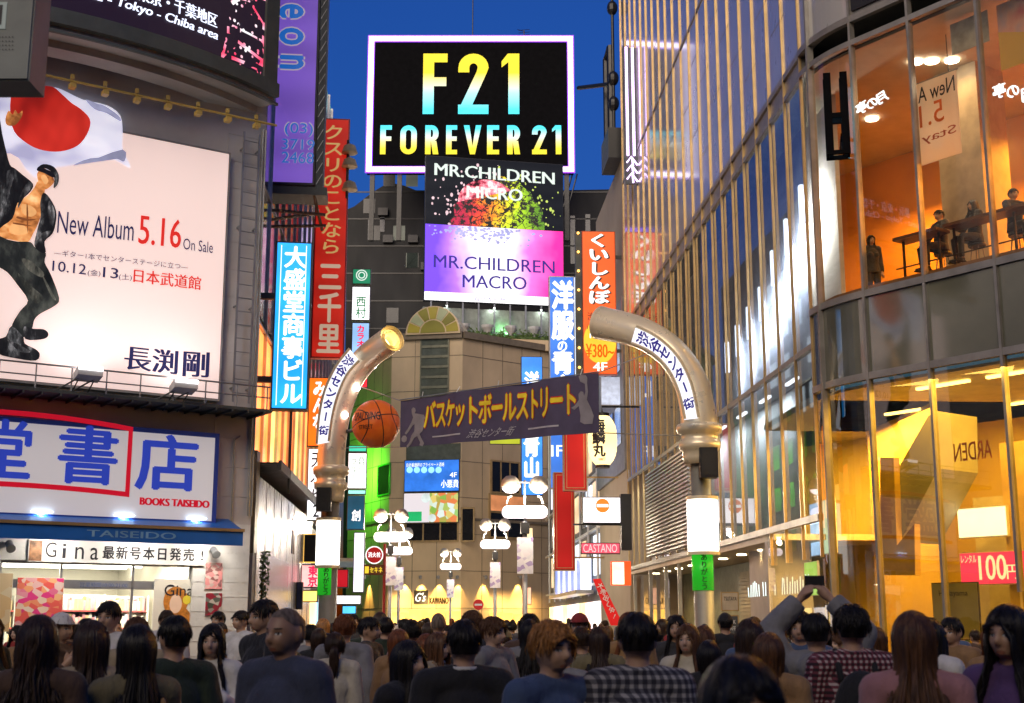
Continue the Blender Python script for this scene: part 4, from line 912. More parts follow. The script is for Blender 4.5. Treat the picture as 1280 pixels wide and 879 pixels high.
# arched fan window with its column of panes
aw_ = thing('x', 'x', 'x', (0, 0, 0)); bpy.data.objects.remove(aw_)
q = CC.rect(509, 386, 577, 419); uc = (q[0] + q[1]) / 2; rr = (q[1] - q[0]) / 2
mb = MB(CC); mb.prism([(uc + rr * math.cos(math.pi * k / 20), q[2] + rr * 1.02 * math.sin(math.pi * k / 20)) for k in range(21)], -.45, 3); ar = mb.build('arch', M_cream, cb)
cols = [emit('fan_pane_yellow', (.5, .38, .05), .30, .2, 1), emit('fan_pane_pale', (.55, .56, .32), .28, .2, 1), emit('fan_pane_olive', (.35, .30, .05), .25, .2, 1)]
for k in range(7):
    a0 = math.pi * k / 7 + .03; a1 = math.pi * (k + 1) / 7 - .03; r0 = rr * .5; r1 = rr * .93
    pts = [(uc + r1 * math.cos(a0 + (a1 - a0) * i / 5), q[2] + .1 + r1 * math.sin(a0 + (a1 - a0) * i / 5)) for i in range(6)] + [(uc + r0 * math.cos(a1 + (a0 - a1) * i / 5), q[2] + .1 + r0 * math.sin(a1 + (a0 - a1) * i / 5)) for i in range(6)]
    mb = MB(CC); mb.prism(pts, -.5, -.46); mb.build('fan_pane', cols[(k * 2) % 3], ar)
mb = MB(CC); mb.prism([(uc + rr * .45 * math.cos(math.pi * i / 10), q[2] + .1 + rr * .45 * math.sin(math.pi * i / 10)) for i in range(11)], -.5, -.46); mb.build('fan_pane', cols[2], ar)
w1 = CC.rect(527, 421, 560, 497); M_olw = pbr('olive_window', (.09, .10, .075), .15)
nb = 6
for k in range(nb):
    zz0 = w1[2] + (w1[3] - w1[2]) * k / nb; zz1 = w1[2] + (w1[3] - w1[2]) * (k + 1) / nb
    mb = MB(CC); mb.box(w1[0], w1[1], -.06, 0, zz0 + .06, zz1 - .06); w_ = mb.build('window', M_olw, cb)
    mb = MB(CC); bars(mb, w1[0] - .1, w1[1] + .1, zz0, zz1, .1, -.14, 0); mb.build('frame', pbr('olive_frame', (.16, .16, .11), .4, .3), w_)
w1 = CC.rect(508, 555, 576, 575); mb = MB(CC); mb.box(w1[0], w1[1], -.06, 0, w1[2], w1[3]); mb.build('window', M_olw, cb)
def bwin(pl, box, m, n=2, fm=None):
    w1 = pl.rect(*box); mb = MB(pl); mb.box(w1[0], w1[1], -.05, 0, w1[2], w1[3]); o = mb.build('window', m, cb)
    mb = MB(pl); bars(mb, w1[0] - .1, w1[1] + .1, w1[2] - .1, w1[3] + .1, .12, -.12, 0)
    for i in range(1, n): x = w1[0] + (w1[1] - w1[0]) * i / n; mb.box(x - .05, x + .05, -.1, 0, w1[2], w1[3])
    mb.build('frame', fm or pbr('tan_frame', (.4, .27, .12), .4), o)
M_dkw = pbr('dark_shop_window', (.012, .012, .016), .08)
bwin(CC, (508, 654, 572, 676), M_dkw, 3); bwin(CC, (578, 636, 592, 676), M_dkw, 1)
bwin(CR, (614, 578, 648, 616), M_dkw, 3); bwin(CR, (612, 620, 655, 640), emit('orange_dim_window', (.8, .3, .12), .7, .5, 1), 2); bwin(CR, (612, 642, 655, 672), M_dkw, 2)
bwin(CLf, (474, 582, 488, 618), M_dkw, 1, pbr('green_frame', (.05, .35, .03), .4))
mb = MB(CLf); q = CLf.rect(440, 550, 474, 585); mb.box(q[0], q[1], -.3, -.2, q[2], q[3]); 
lamp('green_wall_lamp', 'AREA', CLf.w(6.0, -2.6, 12.8), cb, 650, (.12, 1, .04), 1.0, (math.radians(90), 0, CLf.yaw + math.radians(25)))
# screens
sv = board('advert_screen', 'blue advertising screen with white lettering on the cream building', 'screen', CC, (506, 575, 575, 615), emit('blue_screen', (.03, .16, .62), 1.2, .8, 1.1, sample=False), .2, M_black, .05)
letter(sv, CC, [('4F', (563, 591, 572, 597)), ('小悪貴', (552, 600, 574, 610))], M_letter_white, bold=.02)
letter(sv, CC, [('白衣看護師のプライベート酒場', (509, 579, 556, 584))], M_letter_white, bold=.0)
mb = MB(CC)
for x in (513, 522, 531, 540, 549): a = CC.hit(x, 588); mb.disc(a[0], a[1], .24, .24, sv['y'] - .004, 14)
mb.build('badge', emit('pale_blue_badge', (.35, .8, 1), 1.0, .1, sample=False), sv)
n = NT('salad_advert'); v = n.new('ShaderNodeTexVoronoi'); n.set(v.inputs['Vector'], n.co()); v.inputs['Scale'].default_value = 2.4
cc_ = n.ramp(n.sep(v.outputs['Color'])[0], [(.15, (.8, .2, .04)), (.35, (.15, .5, .05)), (.55, (.8, .6, .15)), (.75, (.3, .6, .15)), (.9, (.75, .85, .8))])
px_ = n.math('GREATER_THAN', n.sep(n.co())[0], -.1)
n.set(n.b.inputs['Emission Color'], n.mix(px_, c4((.8, .72, .75)), cc_)); n.b.inputs['Specular IOR Level'].default_value = .2; n.b.inputs['Emission Strength'].default_value = .95; n.b.inputs['Base Color'].default_value = (.1, .1, .1, 1); n.m.cycles.emission_sampling = 'NONE'
sv2 = board('food_advert', 'white lit advert with fruit and salad bowls under the blue screen', 'screen', CC, (505, 616, 574, 654), n.m, .2, M_black, .05)
mb = MB(CC)
for x, y, r_ in ((533, 623, .35), (541, 648, .3)): a = CC.hit(x, y); mb.disc(a[0], a[1], r_, r_, sv2['y'], 20)
mb.build('bowl_print', emit('bowl_print', (.7, .8, .78), .8, .3, 2, sample=False), sv2)
mb = MB(CC); a = CC.rect(510, 640, 528, 652); mb.box(a[0], a[1], sv2['y'] - .01, sv2['y'], a[2], a[3]); mb.build('green_label', emit('green_label', (.02, .45, .14), .9, .1, sample=False), sv2)
# downlighters with cones of warm light on the stone
for x, pl in ((462, CLf), (506, CC), (527, CC), (549, CC), (573, CC), (604, CR), (647, CR)):
    a = pl.hit(x, 722); mb = MB(pl); mb.lathe([(.06, -.12), (.11, -.1), (.13, .1), (.06, .14)], 10, (a[0], -.35, a[1])); mb.tube([(a[0], -.35, a[1] + .1), (a[0], 0, a[1] + .1)], .03, 6); mb.build('wall_lamp', M_grey, cb)
    lamp('wall_lamp_light', 'SPOT', pl.w(a[0], -.38, a[1] - .15), cb, 800, (1, .60, .15), .06, (math.radians(14), 0, pl.yaw), 62)
for box, pl in (((512, 762, 556, 800), CC), ((558, 764, 576, 800), CC), ((612, 766, 640, 800), CR), ((642, 768, 668, 800), CR), ((486, 766, 506, 800), CC)):
    a = pl.rect(*box); mb = MB(pl); mb.box(a[0], a[1], -.04, 0, .1, a[3]); mb.build('entrance', emit('amber_entrance', (1, .55, .1), 2.3, .35, .8), cb)
for x, pl in ((534, CC), (568, CC), (625, CR), (655, CR), (496, CC)):  # area lights added to brighten the wall around the entrances
    a = pl.hit(x, 766); lamp('entrance_fill_lamp', 'AREA', pl.w(a[0], -1.2, 3.1), cb, 90, (1, .62, .2), 1.2, (math.radians(40), 0, pl.yaw))
gs = board('square_logo_sign', 'small black square sign with a white script logo over the entrance', 'sign', CC, (518, 738, 535, 755), M_black, .12, M_black, .02)
letter(gs, CC, [("G's", (520, 741, 533, 752))], M_letter_white, bold=.04, shear=.25)
t = thing('wall_lettering', 'dark lettering KAWANO standing on the cream wall beside the square logo', 'sign', CC.w(CC.hit(548, 752)[0], 0, CC.hit(548, 755)[1]), CC.yaw); t['y'] = -.06
letter(t, CC, [('KAWANO', (537, 747, 561, 755))], matte_black, bold=.05)
ne = thing('no_entry_sign', 'small round red no entry sign in front of the cream wall', 'road sign', P(598, 780, 93), 0); pl = front(598, 756, 93)
a = pl.hit(598, 756); mb = MB(pl); mb.lathe([(.01, 0), (.38, 0), (.38, .03), (.01, .03)], 20, (0, 0, 0)); mb.v = []; mb.f = []; mb.mi = []
mb.prism([(a[0] + .36 * math.cos(k * math.pi / 12), a[1] + .36 * math.sin(k * math.pi / 12)) for k in range(24)], -.04, 0); mb.build('disc', emit('red_sign_lit', (.6, .02, .02), .5, .05), ne)
mb = MB(pl); mb.box(a[0] - .25, a[0] + .25, -.05, -.041, a[1] - .06, a[1] + .06); mb.build('bar', M_white, ne); mb = MB(pl); mb.tube([(a[0], .03, 0), (a[0], .03, a[1])], .04, 8); mb.build('post', M_grey, ne)

# dark block behind, roof signs
db = thing('dark_office_block', 'dark unlit office block rising behind the cream building', 'building', (-4, 120, 0), 0)
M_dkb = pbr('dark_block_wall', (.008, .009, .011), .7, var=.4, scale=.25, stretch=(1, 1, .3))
K = front(600, 400, 118); pt = lambda x, y: K.hit(x, y)
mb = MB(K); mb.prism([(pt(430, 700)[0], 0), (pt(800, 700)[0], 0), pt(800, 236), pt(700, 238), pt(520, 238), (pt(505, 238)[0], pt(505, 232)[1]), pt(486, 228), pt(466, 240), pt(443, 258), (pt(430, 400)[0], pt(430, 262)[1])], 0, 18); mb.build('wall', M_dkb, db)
for x, y0, y1 in ((463, 275, 300), (478, 262, 290), (716, 270, 330), (735, 268, 330)):
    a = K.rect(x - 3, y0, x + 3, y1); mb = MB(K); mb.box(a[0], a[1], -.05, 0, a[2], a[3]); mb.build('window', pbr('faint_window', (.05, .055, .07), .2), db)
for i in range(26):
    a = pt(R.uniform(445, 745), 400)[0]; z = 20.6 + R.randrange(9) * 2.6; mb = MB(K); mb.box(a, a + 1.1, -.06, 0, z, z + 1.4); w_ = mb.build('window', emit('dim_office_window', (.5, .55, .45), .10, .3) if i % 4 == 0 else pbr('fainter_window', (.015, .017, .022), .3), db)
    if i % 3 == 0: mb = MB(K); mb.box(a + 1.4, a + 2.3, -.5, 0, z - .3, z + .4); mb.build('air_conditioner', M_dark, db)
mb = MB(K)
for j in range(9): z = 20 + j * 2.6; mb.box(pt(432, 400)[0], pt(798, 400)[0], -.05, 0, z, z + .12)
mb.build('ledge', M_black, db)
FS = front(589, 135, 111)
f21 = board('roof_billboard', 'huge black roof billboard edged in white neon with yellow to blue lettering', 'billboard', FS, (461, 51, 716, 219), matte_black, .8, M_black, .25)
u0, u1, z0, z1 = f21['r']
mb = MB(FS); bars(mb, u0, u1, z0, z1, .42, -.95, -.815); mb.build('neon_border', emit('white_neon_border', (1, .93, 1), 2.6, .03), f21)
mb = MB(FS); bars(mb, u0 - .1, u1 + .1, z0 - .1, z1 + .1, .1, -.93, -.815); bars(mb, u0 + .43, u1 - .43, z0 + .43, z1 - .43, .08, -.9, -.815); mb.build('violet_edge', emit('violet_neon_edge', (.30, .05, 1), 1.6, .05), f21)
def grad(name, zlo, zhi, stops):
    n = NT(name); z = n.sep(n.co())[2]
    f = n.math('DIVIDE', n.math('SUBTRACT', z, zlo), zhi - zlo)
    n.set(n.b.inputs['Emission Color'], n.ramp(f, stops)); n.b.inputs['Specular IOR Level'].default_value = .2; n.b.inputs['Emission Strength'].default_value = 1.15; n.m.cycles.emission_sampling = 'NONE'; n.b.inputs['Base Color'].default_value = (.05, .05, .05, 1); return n.m
za, zb = FS.hit(590, 147)[1] - z0, FS.hit(590, 72)[1] - z0
CY, PLm, YE = (.05, .85, 1), (.75, .95, .8), (1, .78, .01)
big = grad('led_gradient_large', za, zb, [(.08, CY), (.34, (.45, .95, .95)), (.52, (1, .9, .45)), (.68, YE)])
zc, zd = FS.hit(590, 197)[1] - z0, FS.hit(590, 161)[1] - z0
sml = grad('led_gradient_small', zc, zd, [(.2, YE), (.42, (1, .85, .3)), (.62, (.8, .97, .9)), (.88, CY)])
# block letters drawn as condensed gothic strokes
def LET(ch, x0, x1, ya, yb, s):
    w, h = x1 - x0, ya - yb; out = []
    def r(a, b, c, d): out.append([(a, c), (b, c), (b, d), (a, d)])
    if ch in 'FE':
        r(x0, x0 + s, 0, h); r(x0 + s, x1, h - s * .85, h); r(x0 + s, x1 - w * .04, h * .46, h * .46 + s * .85)
        if ch == 'E': r(x0 + s, x1, 0, s * .85)
    elif ch == '1':
        out.append([(x1 - s, 0), (x1, 0), (x1, h), (x1 - s * 1.05, h), (x0, h * .87), (x0, h * .77), (x1 - s, h * .86)])
    elif ch == 'V':
        m = (x0 + x1) / 2; out.append([(x0, h), (x0 + s, h), (m, h * .28), (m, 0), (m - s * .45, 0)]); out.append([(x1, h), (m + s * .45, 0), (m, 0), (m, h * .28), (x1 - s, h)])
    elif ch == 'R':
        r(x0, x0 + s, 0, h); N = 10; zc0, ro, ri = h * .72, h * .28, h * .28 - s * .85
        ow = w - s * .2
        r(x0 + s, x0 + w * .5, h - s * .85, h); r(x0 + s, x0 + w * .5, h * .44, h * .44 + s * .85)
        o_ = [(x0 + w * .5 + (w * .5) * math.sin(math.pi * k / N), zc0 + ro * math.cos(math.pi * k / N)) for k in range(N + 1)]
        i_ = [(x0 + w * .5 + (w * .5 - s) * math.sin(math.pi * k / N), zc0 + ri * math.cos(math.pi * k / N)) for k in range(N, -1, -1)]
        for k in range(N): out.append([o_[k], o_[k + 1], i_[N - k - 1], i_[N - k]])
        out.append([(x0 + w * .42, h * .46), (x0 + w * .42 + s, h * .46), (x1, 0), (x1 - s, 0)])
    elif ch == 'O':
        N = 12; m = (x0 + x1) / 2; rz = w * .5
        o_ = []; i_ = []
        for k in range(2 * N + 2):
            top = k <= N; a = math.pi * (k if top else k - 1) / N; c = h - rz if top else rz
            o_.append((m + rz * math.cos(a), c + rz * math.sin(a))); i_.append((m + (rz - s) * math.cos(a), c + (rz - s * .9) * math.sin(a)))
        for k in range(len(o_)): j = (k + 1) % len(o_); out.append([o_[k], o_[j], i_[j], i_[k]])
    elif ch == '2':
        N = 10; m = (x0 + x1) / 2; rz = w * .5
        o_ = [(m + rz * math.cos(math.pi * (1 - k / N) * 1), h - rz + rz * math.sin(math.pi * (1 - k / N))) for k in range(N + 1)]
        i_ = [(m + (rz - s) * math.cos(math.pi * (1 - k / N)), h - rz + (rz - s * .95) * math.sin(math.pi * (1 - k / N))) for k in range(N + 1)]
        for k in range(N): out.append([o_[k], o_[k + 1], i_[k + 1], i_[k]])
        r(x0, x0 + s, h - rz - s * .45, h - rz); out.append([(x1, h - rz), (x1 - w * .06, h - rz * 1.35), (x0 + s * 1.25, s * .8), (x0, 0), (x0, s * .3), (x1 - s * 1.1, h - rz * 1.3), (x1 - s, h - rz)])
        r(x0 + .0, x1, 0, s * .9)
    return out
def letters(items, ya, yb, mat, s_frac):
    mb = MB(FS)
    for ch, xa, xb in items:
        ua, zz0 = FS.hit(xa, ya); ub, zz1 = FS.hit(xb, yb)
        for p in LET(ch, ua, ub, zz1 - zz0, 0, (zz1 - zz0) * s_frac): mb.poly([(x, -.83 - .0005 * len(mb.f) / 40, zz0 + z) for x, z in p])
    o = mb.build('lettering', mat, f21); return o
letters([('F', 529, 560), ('2', 573, 611), ('1', 627, 649)], 147, 72, big, .17)
letters([('F', 476, 491), ('O', 501, 522), ('R', 532, 549), ('E', 558, 572), ('V', 580, 602), ('E', 609, 624), ('R', 634, 650), ('2', 665, 683), ('1', 690, 701)], 197, 161, sml, .18)
mb = MB(FS)
for x in (466, 500, 540, 640, 708): a = FS.hit(x, 230)[0]; mb = MB(FS); mb.box(a - .2, a + .2, -.6, -.2, 34, z0); mb.build('support', M_black, f21)
for x in (700, 704, 710): a = FS.hit(x, 230)[0]; mb = MB(FS); mb.tube([(a, -.3, z0 - 3), (a + .8, -.3, z0)], .07, 6); mb.build('brace', M_black, f21)
for x, y, lab in ((591, 5, 'thin mast standing above the middle of the roof billboard'), (655, 40, 'spiky aerial above the right half of the roof billboard')):
    t = thing('roof_antenna', lab, 'antenna', FS.w(FS.hit(x, 52)[0], -.2, z1), 0); a = FS.hit(x, y)[1]; uu = FS.hit(x, 40)[0]
    mb = MB(FS); mb.tube([(uu, -.3, z1), (uu, -.3, a if x > 600 else a + 3)], .05, 6)
    mb.build('mast', M_black, t)
    if x > 600:
        mb = MB(FS)
        for d in (0, .25, .5): mb.tube([(uu - .5, -.3, a - d), (uu + .5, -.3, a - d + .1)], .025, 5)
        mb.tube([(uu - .6, -.3, a + .1), (uu, -.3, a - .1)], .025, 5); mb.build('element', M_black, t)
# album billboard on the cream building's roof
MC = front(616, 385, 104, 11.25)
mc = thing('album_billboard', 'two part lit album billboard, black splash above and pink white panel below', 'billboard', MC.w(0, 0, MC.rect(530, 200, 703, 381)[2]), MC.yaw)
q = MC.rect(530, 202, 703, 381); ul, ur, zb_, zt_ = q; zm = (MC.hit(530, 281)[1] + MC.hit(703, 292)[1]) / 2
mc['y'] = -.44
mb = MB(MC); mb.box(ul, ur, -.4, 0, zb_, zt_); mb.build('casing', M_black, mc)
n = NT('splash_ball'); co = n.co(); x_, y_, z_ = n.sep(co)
hx = n.math('MULTIPLY_ADD', x_, .12, n.math('MULTIPLY_ADD', n.noise(co, .9, 4, .7), .5, .22))
k = n.ramp(hx, [(.2, (.45, .01, .05)), (.36, (.85, .07, .02)), (.47, (.9, .35, .01)), (.58, (.75, .8, .02)), (.75, (.35, .6, .01)), (.9, (.1, .25, .01))])
k2 = n.math('GREATER_THAN', n.noise(n.map(co, (1, 1, 1), (4, 2, 7)), 1.3, 8, .8), n.math('MULTIPLY_ADD', z_, .012, .40))
vv = n.new('ShaderNodeTexVoronoi', feature='DISTANCE_TO_EDGE'); n.set(vv.inputs['Vector'], co); vv.inputs['Scale'].default_value = 1.5
ring = n.math('LESS_THAN', vv.outputs['Distance'], .03); k2 = n.math('MULTIPLY', k2, n.math('SUBTRACT', 1.0, ring))
n.set(n.b.inputs['Emission Color'], n.mix(k2, c4((.006, .006, .006)), k)); n.b.inputs['Specular IOR Level'].default_value = .1; n.b.inputs['Emission Strength'].default_value = 1.4; n.m.cycles.emission_sampling = 'NONE'; M_splash = n.m
mb = MB(MC); mb.box(ul + .05, ur - .05, -.42, -.4, zm, zt_ - .05); mb.build('upper_panel', emit('black_lit_panel', (.012, .012, .013), 1, .1), mc)
cx = MC.hit(622, 290)[0]; rr = (MC.hit(682, 290)[0] - MC.hit(566, 290)[0]) / 2
mb = MB(MC); NR = 60; mb.poly([(cx + rr * math.cos(math.pi * q / NR) * (1 + .10 * mnoise.noise((q * .35, 3, 1))), -.424, zm + .02 + rr * 1.12 * math.sin(math.pi * q / NR) * (1 + .16 * mnoise.noise((q * .3, 7, 2)))) for q in range(NR + 1)]); mb.build('splash_print', M_splash, mc)
mb = MB(MC); mb.disc(cx - rr * .25, zm + rr * .55, rr * .62, rr * .5, -.427, 20, .6, math.pi * 1.02); mb.build('pink_splash_print', print_tex('pink_splash', [(.36, (.02, .005, .008)), (.46, (.4, .05, .09)), (.56, (.8, .3, .36)), (.66, (.85, .75, .75))], 1.6, (1, 1, 1), 6, 1.0), mc)
for i in range(90):
    a = R.uniform(-.05, math.pi + .05); d = rr * (1.02 + abs(R.gauss(0, .32))); x = cx + d * math.cos(a); z = zm + max(.1, d * 1.1 * math.sin(a))
    if ul + .2 < x < ur - .2 and z < zt_ - .3:
        if i % 1 == 0:
            if i == 0: dots = [MB(MC), MB(MC)]
            s_ = R.uniform(.03, .13); b = dots[0 if x > cx else 1]; b.disc(x, z, s_, s_ * R.uniform(.8, 1.5), -.4215, 8)
dots[0].build('drop_print', emit('lime_drop', (.6, .75, .15), .9, .1, sample=False), mc); dots[1].build('drop_print', emit('pale_drop', (.85, .6, .65), .9, .1, sample=False), mc)
skew_text(mc, MC, 'MR.CHILDREN', (542, 221), (692, 233), 15, emit('pale_green_white', (.72, .84, .76), 1.0, .03, sample=False), .03, 0)
skew_text(mc, MC, 'MICRO', (582, 249), (652, 254), 15, emit('pale_green_white', (1, 1, 1)), .03, 0)
n = NT('pink_white_panel'); co = n.co(); x_, y_, z_ = n.sep(co)
f = n.math('MULTIPLY_ADD', x_, .085, n.math('MULTIPLY_ADD', n.noise(co, .28, 3), .32, n.math('MULTIPLY_ADD', z_, .0, .34)))
n.set(n.b.inputs['Emission Color'], n.ramp(f, [(.1, (.16, .05, .9)), (.22, (.45, .16, 1)), (.40, (1, .92, 1)), (.62, (1, .94, 1)), (.76, (1, .16, .62)), (.92, (1, .01, .32))])); n.b.inputs['Specular IOR Level'].default_value = .2; n.b.inputs['Emission Strength'].default_value = 1.35
mb = MB(MC); zw = (MC.hit(530, 366)[1] + MC.hit(703, 374)[1]) / 2; mb.box(ul + .05, ur - .05, -.425, -.4, zw, zm); mb.build('lower_panel', n.m, mc)
mb = MB(MC); mb.box(ul + .05, ur - .05, -.43, -.4, zb_ + .05, zw); mb.build('white_strip', emit('white_strip', (1, .97, 1), 1.5, .05), mc)
mb = MB(MC)
for i in range(160):
    x = R.gauss(cx - 1.2, 1.8); z = zm - abs(R.gauss(0, .55)) - .1; s_ = R.uniform(.04, .16)
    if ul + .3 < x < ur - .3: mb.disc(x, z, s_, s_ * R.uniform(.5, 1), -.4265, 7)
mb.build('grey_splash_print', emit('violet_grey_print', (.42, .42, .75), .9, .2, sample=False), mc)
M_vn = emit('violet_navy_ink', (.06, .04, .30), .8, .03, sample=False)
skew_text(mc, MC, 'MR.CHILDREN', (541, 336), (692, 344), 16, M_vn, .012, 0)
skew_text(mc, MC, 'MACRO', (577, 361), (657, 364), 16, M_vn, .012, 0)
skew_text(mc, MC, 'BEST ALBUM 5.10', (593, 378), (643, 380), 5, M_vn, .0, 0)
mb = MB(MC)
for i in range(9): a = ul + .6 + i * (ur - ul - 1.2) / 8; mb.box(a - .06, a + .06, -.35, -.2, zc_ + .0, zb_); 
mb.box(ul, ur, -.3, -.2, zc_ + .9, zc_ + 1.0); mb.build('support', M_steel, mc)
rg = thing('roof_planter', 'dark shrubs and pale housings in the green lit strip under the album billboard', 'planter', MC.w(0, .4, zc_ - .4), MC.yaw)
mb = MB(MC); mb.box(ul, ur + .5, .1, 2.0, zc_ - .8, zb_ - .4); mb.build('back_wall', pbr('roof_wall', (.25, .28, .25), .5), rg)
mb = MB(MC); mb.box(ul - .2, ur + .2, -1.1, -.55, zc_ - .5, zc_ + .35); mb.build('planter_box', M_cream, rg)
mb = MB(MC)
for i in range(1500):
    c = Vector((R.uniform(ul, ur), R.uniform(-1.05, -.6), zc_ + .3 + abs(R.gauss(0, .45)) * (0.6 + .6 * mnoise.noise((i * .01, 0, 0))))); d = Vector((R.uniform(-1, 1), R.uniform(-.4, .4), R.uniform(-.4, 1))).normalized(); e = Vector((0, 1, 0)).cross(d).normalized(); s_ = R.uniform(.1, .24)
    mb.poly([tuple(c - d * s_), tuple(c + e * s_ * .35), tuple(c + d * s_), tuple(c - e * s_ * .35)])
mb.build('shrub_leaves', M_leaf, rg)
for i in range(5):
    a = ul + 1.3 + i * 1.9; mb = MB(MC); mb.lathe([(.1, .1), (.5, .75), (.52, .95)], 12, (a, -.7, zc_ + .5)); mb.build('lamp_bowl', pbr('pale_housing', (.5, .5, .5)), rg)
lamp('green_roof_lamp', 'AREA', MC.w(1, -.4, zc_ + 1.0), rg, 60, (.3, 1, .35), 1.0, (math.radians(90), 0, MC.yaw))
for d in (-4, 0, 4): lamp('white_roof_lamp', 'AREA', MC.w(d, -.3, zb_ - .3), rg, 25, (.9, 1, .9), .6, (0, 0, 0))
# ================================================================== VERTICAL SIGNS, LEFT
pl = front(374, 120, 34.5, 6)
M_violet = emit('violet_banner_face', (.20, .10, .55), .62, .12, .7, .4, base=(.22, .12, .5))
t = board('violet_vertical_sign', 'tall violet vertical sign with blue letters and a telephone number', 'vertical sign', pl, (345, -90, 399, 236), M_violet, .35, M_dark, .06)
M_vblue = emit('violet_sign_blue', (.02, .16, .62), .6, .05, sample=False); M_vtan = emit('violet_sign_outline', (.5, .4, .5), .65, .05, sample=False)
mb = [MB(pl), MB(pl)]
for ch, zc in (('e', 22), ('o', 53), ('n', 85)):
    a = pl.hit(373.5, zc); h_ = abs(pl.hit(373.5, zc - 16)[1] - pl.hit(373.5, zc + 16)[1])
    for k, (b, bo) in enumerate(((mb[1], .075), (mb[0], .03))): b.char(ch, a[0], a[1] - .0, h_ * 1.75, .95, t['y'] - .003 * k, bo, -math.pi / 2 if False else math.pi * 1.5)
mb[1].build('letter_outline', M_vtan, t); mb[0].build('lettering', M_vblue, t)
for k, (m_, bo, nm) in enumerate(((M_vtan, .05, 'letter_outline'), (M_vblue, .012, 'lettering'))):
    letter(t, pl, [('(03)', (357 - (1 - k), 160 - (1 - k), 392 + (1 - k), 177)), ('3719', (353, 180, 394, 193)), ('2468', (353, 196, 393, 210))], m_, nm, bo, -.003 * k)
u0, u1, z0, z1 = t['r']
mb = MB(pl)
mb.box(u1 + .02, u1 + .22, -.4, .6, z0 - .1, z1); mb.box(u0 - .12, u0 - .02, -.4, .3, z0 - .2, z1); mb.box(u0 - .12, u1 + .34, -.5, .4, z0 - .32, z0 - .1); mb.build('side_box', M_dgrey, t)
mb = MB(pl)
for i in range(26): z = z0 + i * .32; mb.tube([(u1 + .04, -.42, z), (u1 + .2, -.42, z + .3)], .012, 4)
mb.build('lattice', M_steel, t)
mb = MB(pl)
for a, b in (((u0, -.4, z0 - .3), (u0, .3, z0 - 1.1)), ((u1, -.4, z0 - .3), (u1 + .2, .5, z0 - 1.0)), ((u0, -.4, z0 - .75), (u1 + .3, -.1, z0 - .75)), ((u0 - .1, 0, z0 - 1.1), (u1 + .3, .4, z0 - .9)), ((u0, .3, z0 - .3), (u0, .3, z0 - 1.4)), ((u0, -.3, z0 - 1.0), (u1, .3, z0 - .6))): mb.tube([a, b], .045, 6)
mb.build('bracket', pbr('rusty_steel', (.16, .11, .08), .5, .5), t)
pl = front(414, 300, 44, 6)
M_rsign = emit('red_vertical_face', (.55, .018, .008), .62, .12, .6, .4, base=(.5, .03, .02))
t = board('red_vertical_sign', 'long red vertical sign lettered in tan characters on the left side', 'vertical sign', pl, (393, 152, 434, 450), M_rsign, .3, M_red, .05)
M_tan = emit('tan_letters', (.62, .36, .12), .7, .05, sample=False); M_palet = emit('pale_tan_letters', (.6, .42, .3), .7, .05, sample=False)
letter(t, pl, [('|クスリのことなら', (402, 160, 429, 322))], M_tan, bold=.02); letter(t, pl, [('|三千里', (397, 330, 427, 446))], M_palet, bold=.035)
ws = thing('wall_lamp_cluster', 'three pale dome lamps on the edge of the red vertical sign', 'lamp', P(437, 250, 43.6), 0)
for y in (188, 205, 234):
    mb = MB(front(437, y, 43.6)); a = front(437, y, 43.6).hit(437, y); mb.lathe([(.02, .25), (.2, .15), (.28, -.1), (.25, -.12)], 14, (a[0], 0, a[1])); mb.build('dome', pbr('cream_dome', (.6, .5, .3), .4), ws)
mb = MB(front(437, 205, 43.6)); a = front(437, 205, 43.6).hit(434, 205); mb.tube([(a[0], .1, a[1] - 1.2), (a[0], .1, a[1] + .9)], .05, 6); mb.build('bracket', M_dgrey, ws)
pl = front(365, 410, 32.2, 8)
M_bsgn = emit('blue_backlit_face', (.02, .36, 1), 1.4, .3, .9)
t = board('blue_vertical_sign', 'bright blue vertical lit sign with white characters beside the grey corner', 'vertical sign', pl, (342, 307, 388, 515), M_bsgn, .35, M_dgrey, .04)
letter(t, pl, [('|大盛堂商事ビル', (353, 313, 381, 510))], M_letter_white, bold=.04)
u0, u1, z0, z1 = t['r']; mb = MB(pl)
for x in (u0 + .13, u1 - .16): mb.box(x, x + .02, t['y'], -.36, z0 + .1, z1 - .1)
mb.build('white_line', M_letter_white, t)
mb = MB(pl); mb.box(u0 - .4, u0, -.15, 0, z0 + 2.8, z0 + 2.95); mb.box(u0 - .4, u0, -.15, 0, z0 + .7, z0 + .85); mb.tube([(u0 + .5, 0, z0), (u0 + .5, 0, z0 - 2)], .04, 6); mb.build('bracket', M_dgrey, t)
pl = front(402, 580, 40, FACE)
t = board('orange_vertical_sign', 'orange lit vertical sign half hidden behind the left gate horn', 'vertical sign', pl, (386, 474, 412, 560), emit('orange_sign_face', (1, .16, .01), 1.2, .15, 1), .3, M_dgrey, .03)
letter(t, pl, [('|みんな', (392, 478, 408, 540))], M_letter_white, bold=.05)
t = board('white_vertical_sign', 'white lit vertical sign hanging under the orange one behind the left pillar', 'vertical sign', pl, (385, 562, 408, 652), emit('white_sign_face', (1, .95, .98), 1.5, .1, 1), .3, M_dgrey, .03)
letter(t, pl, [('|天ぷら2', (389, 566, 405, 650))], M_ink, bold=.02)
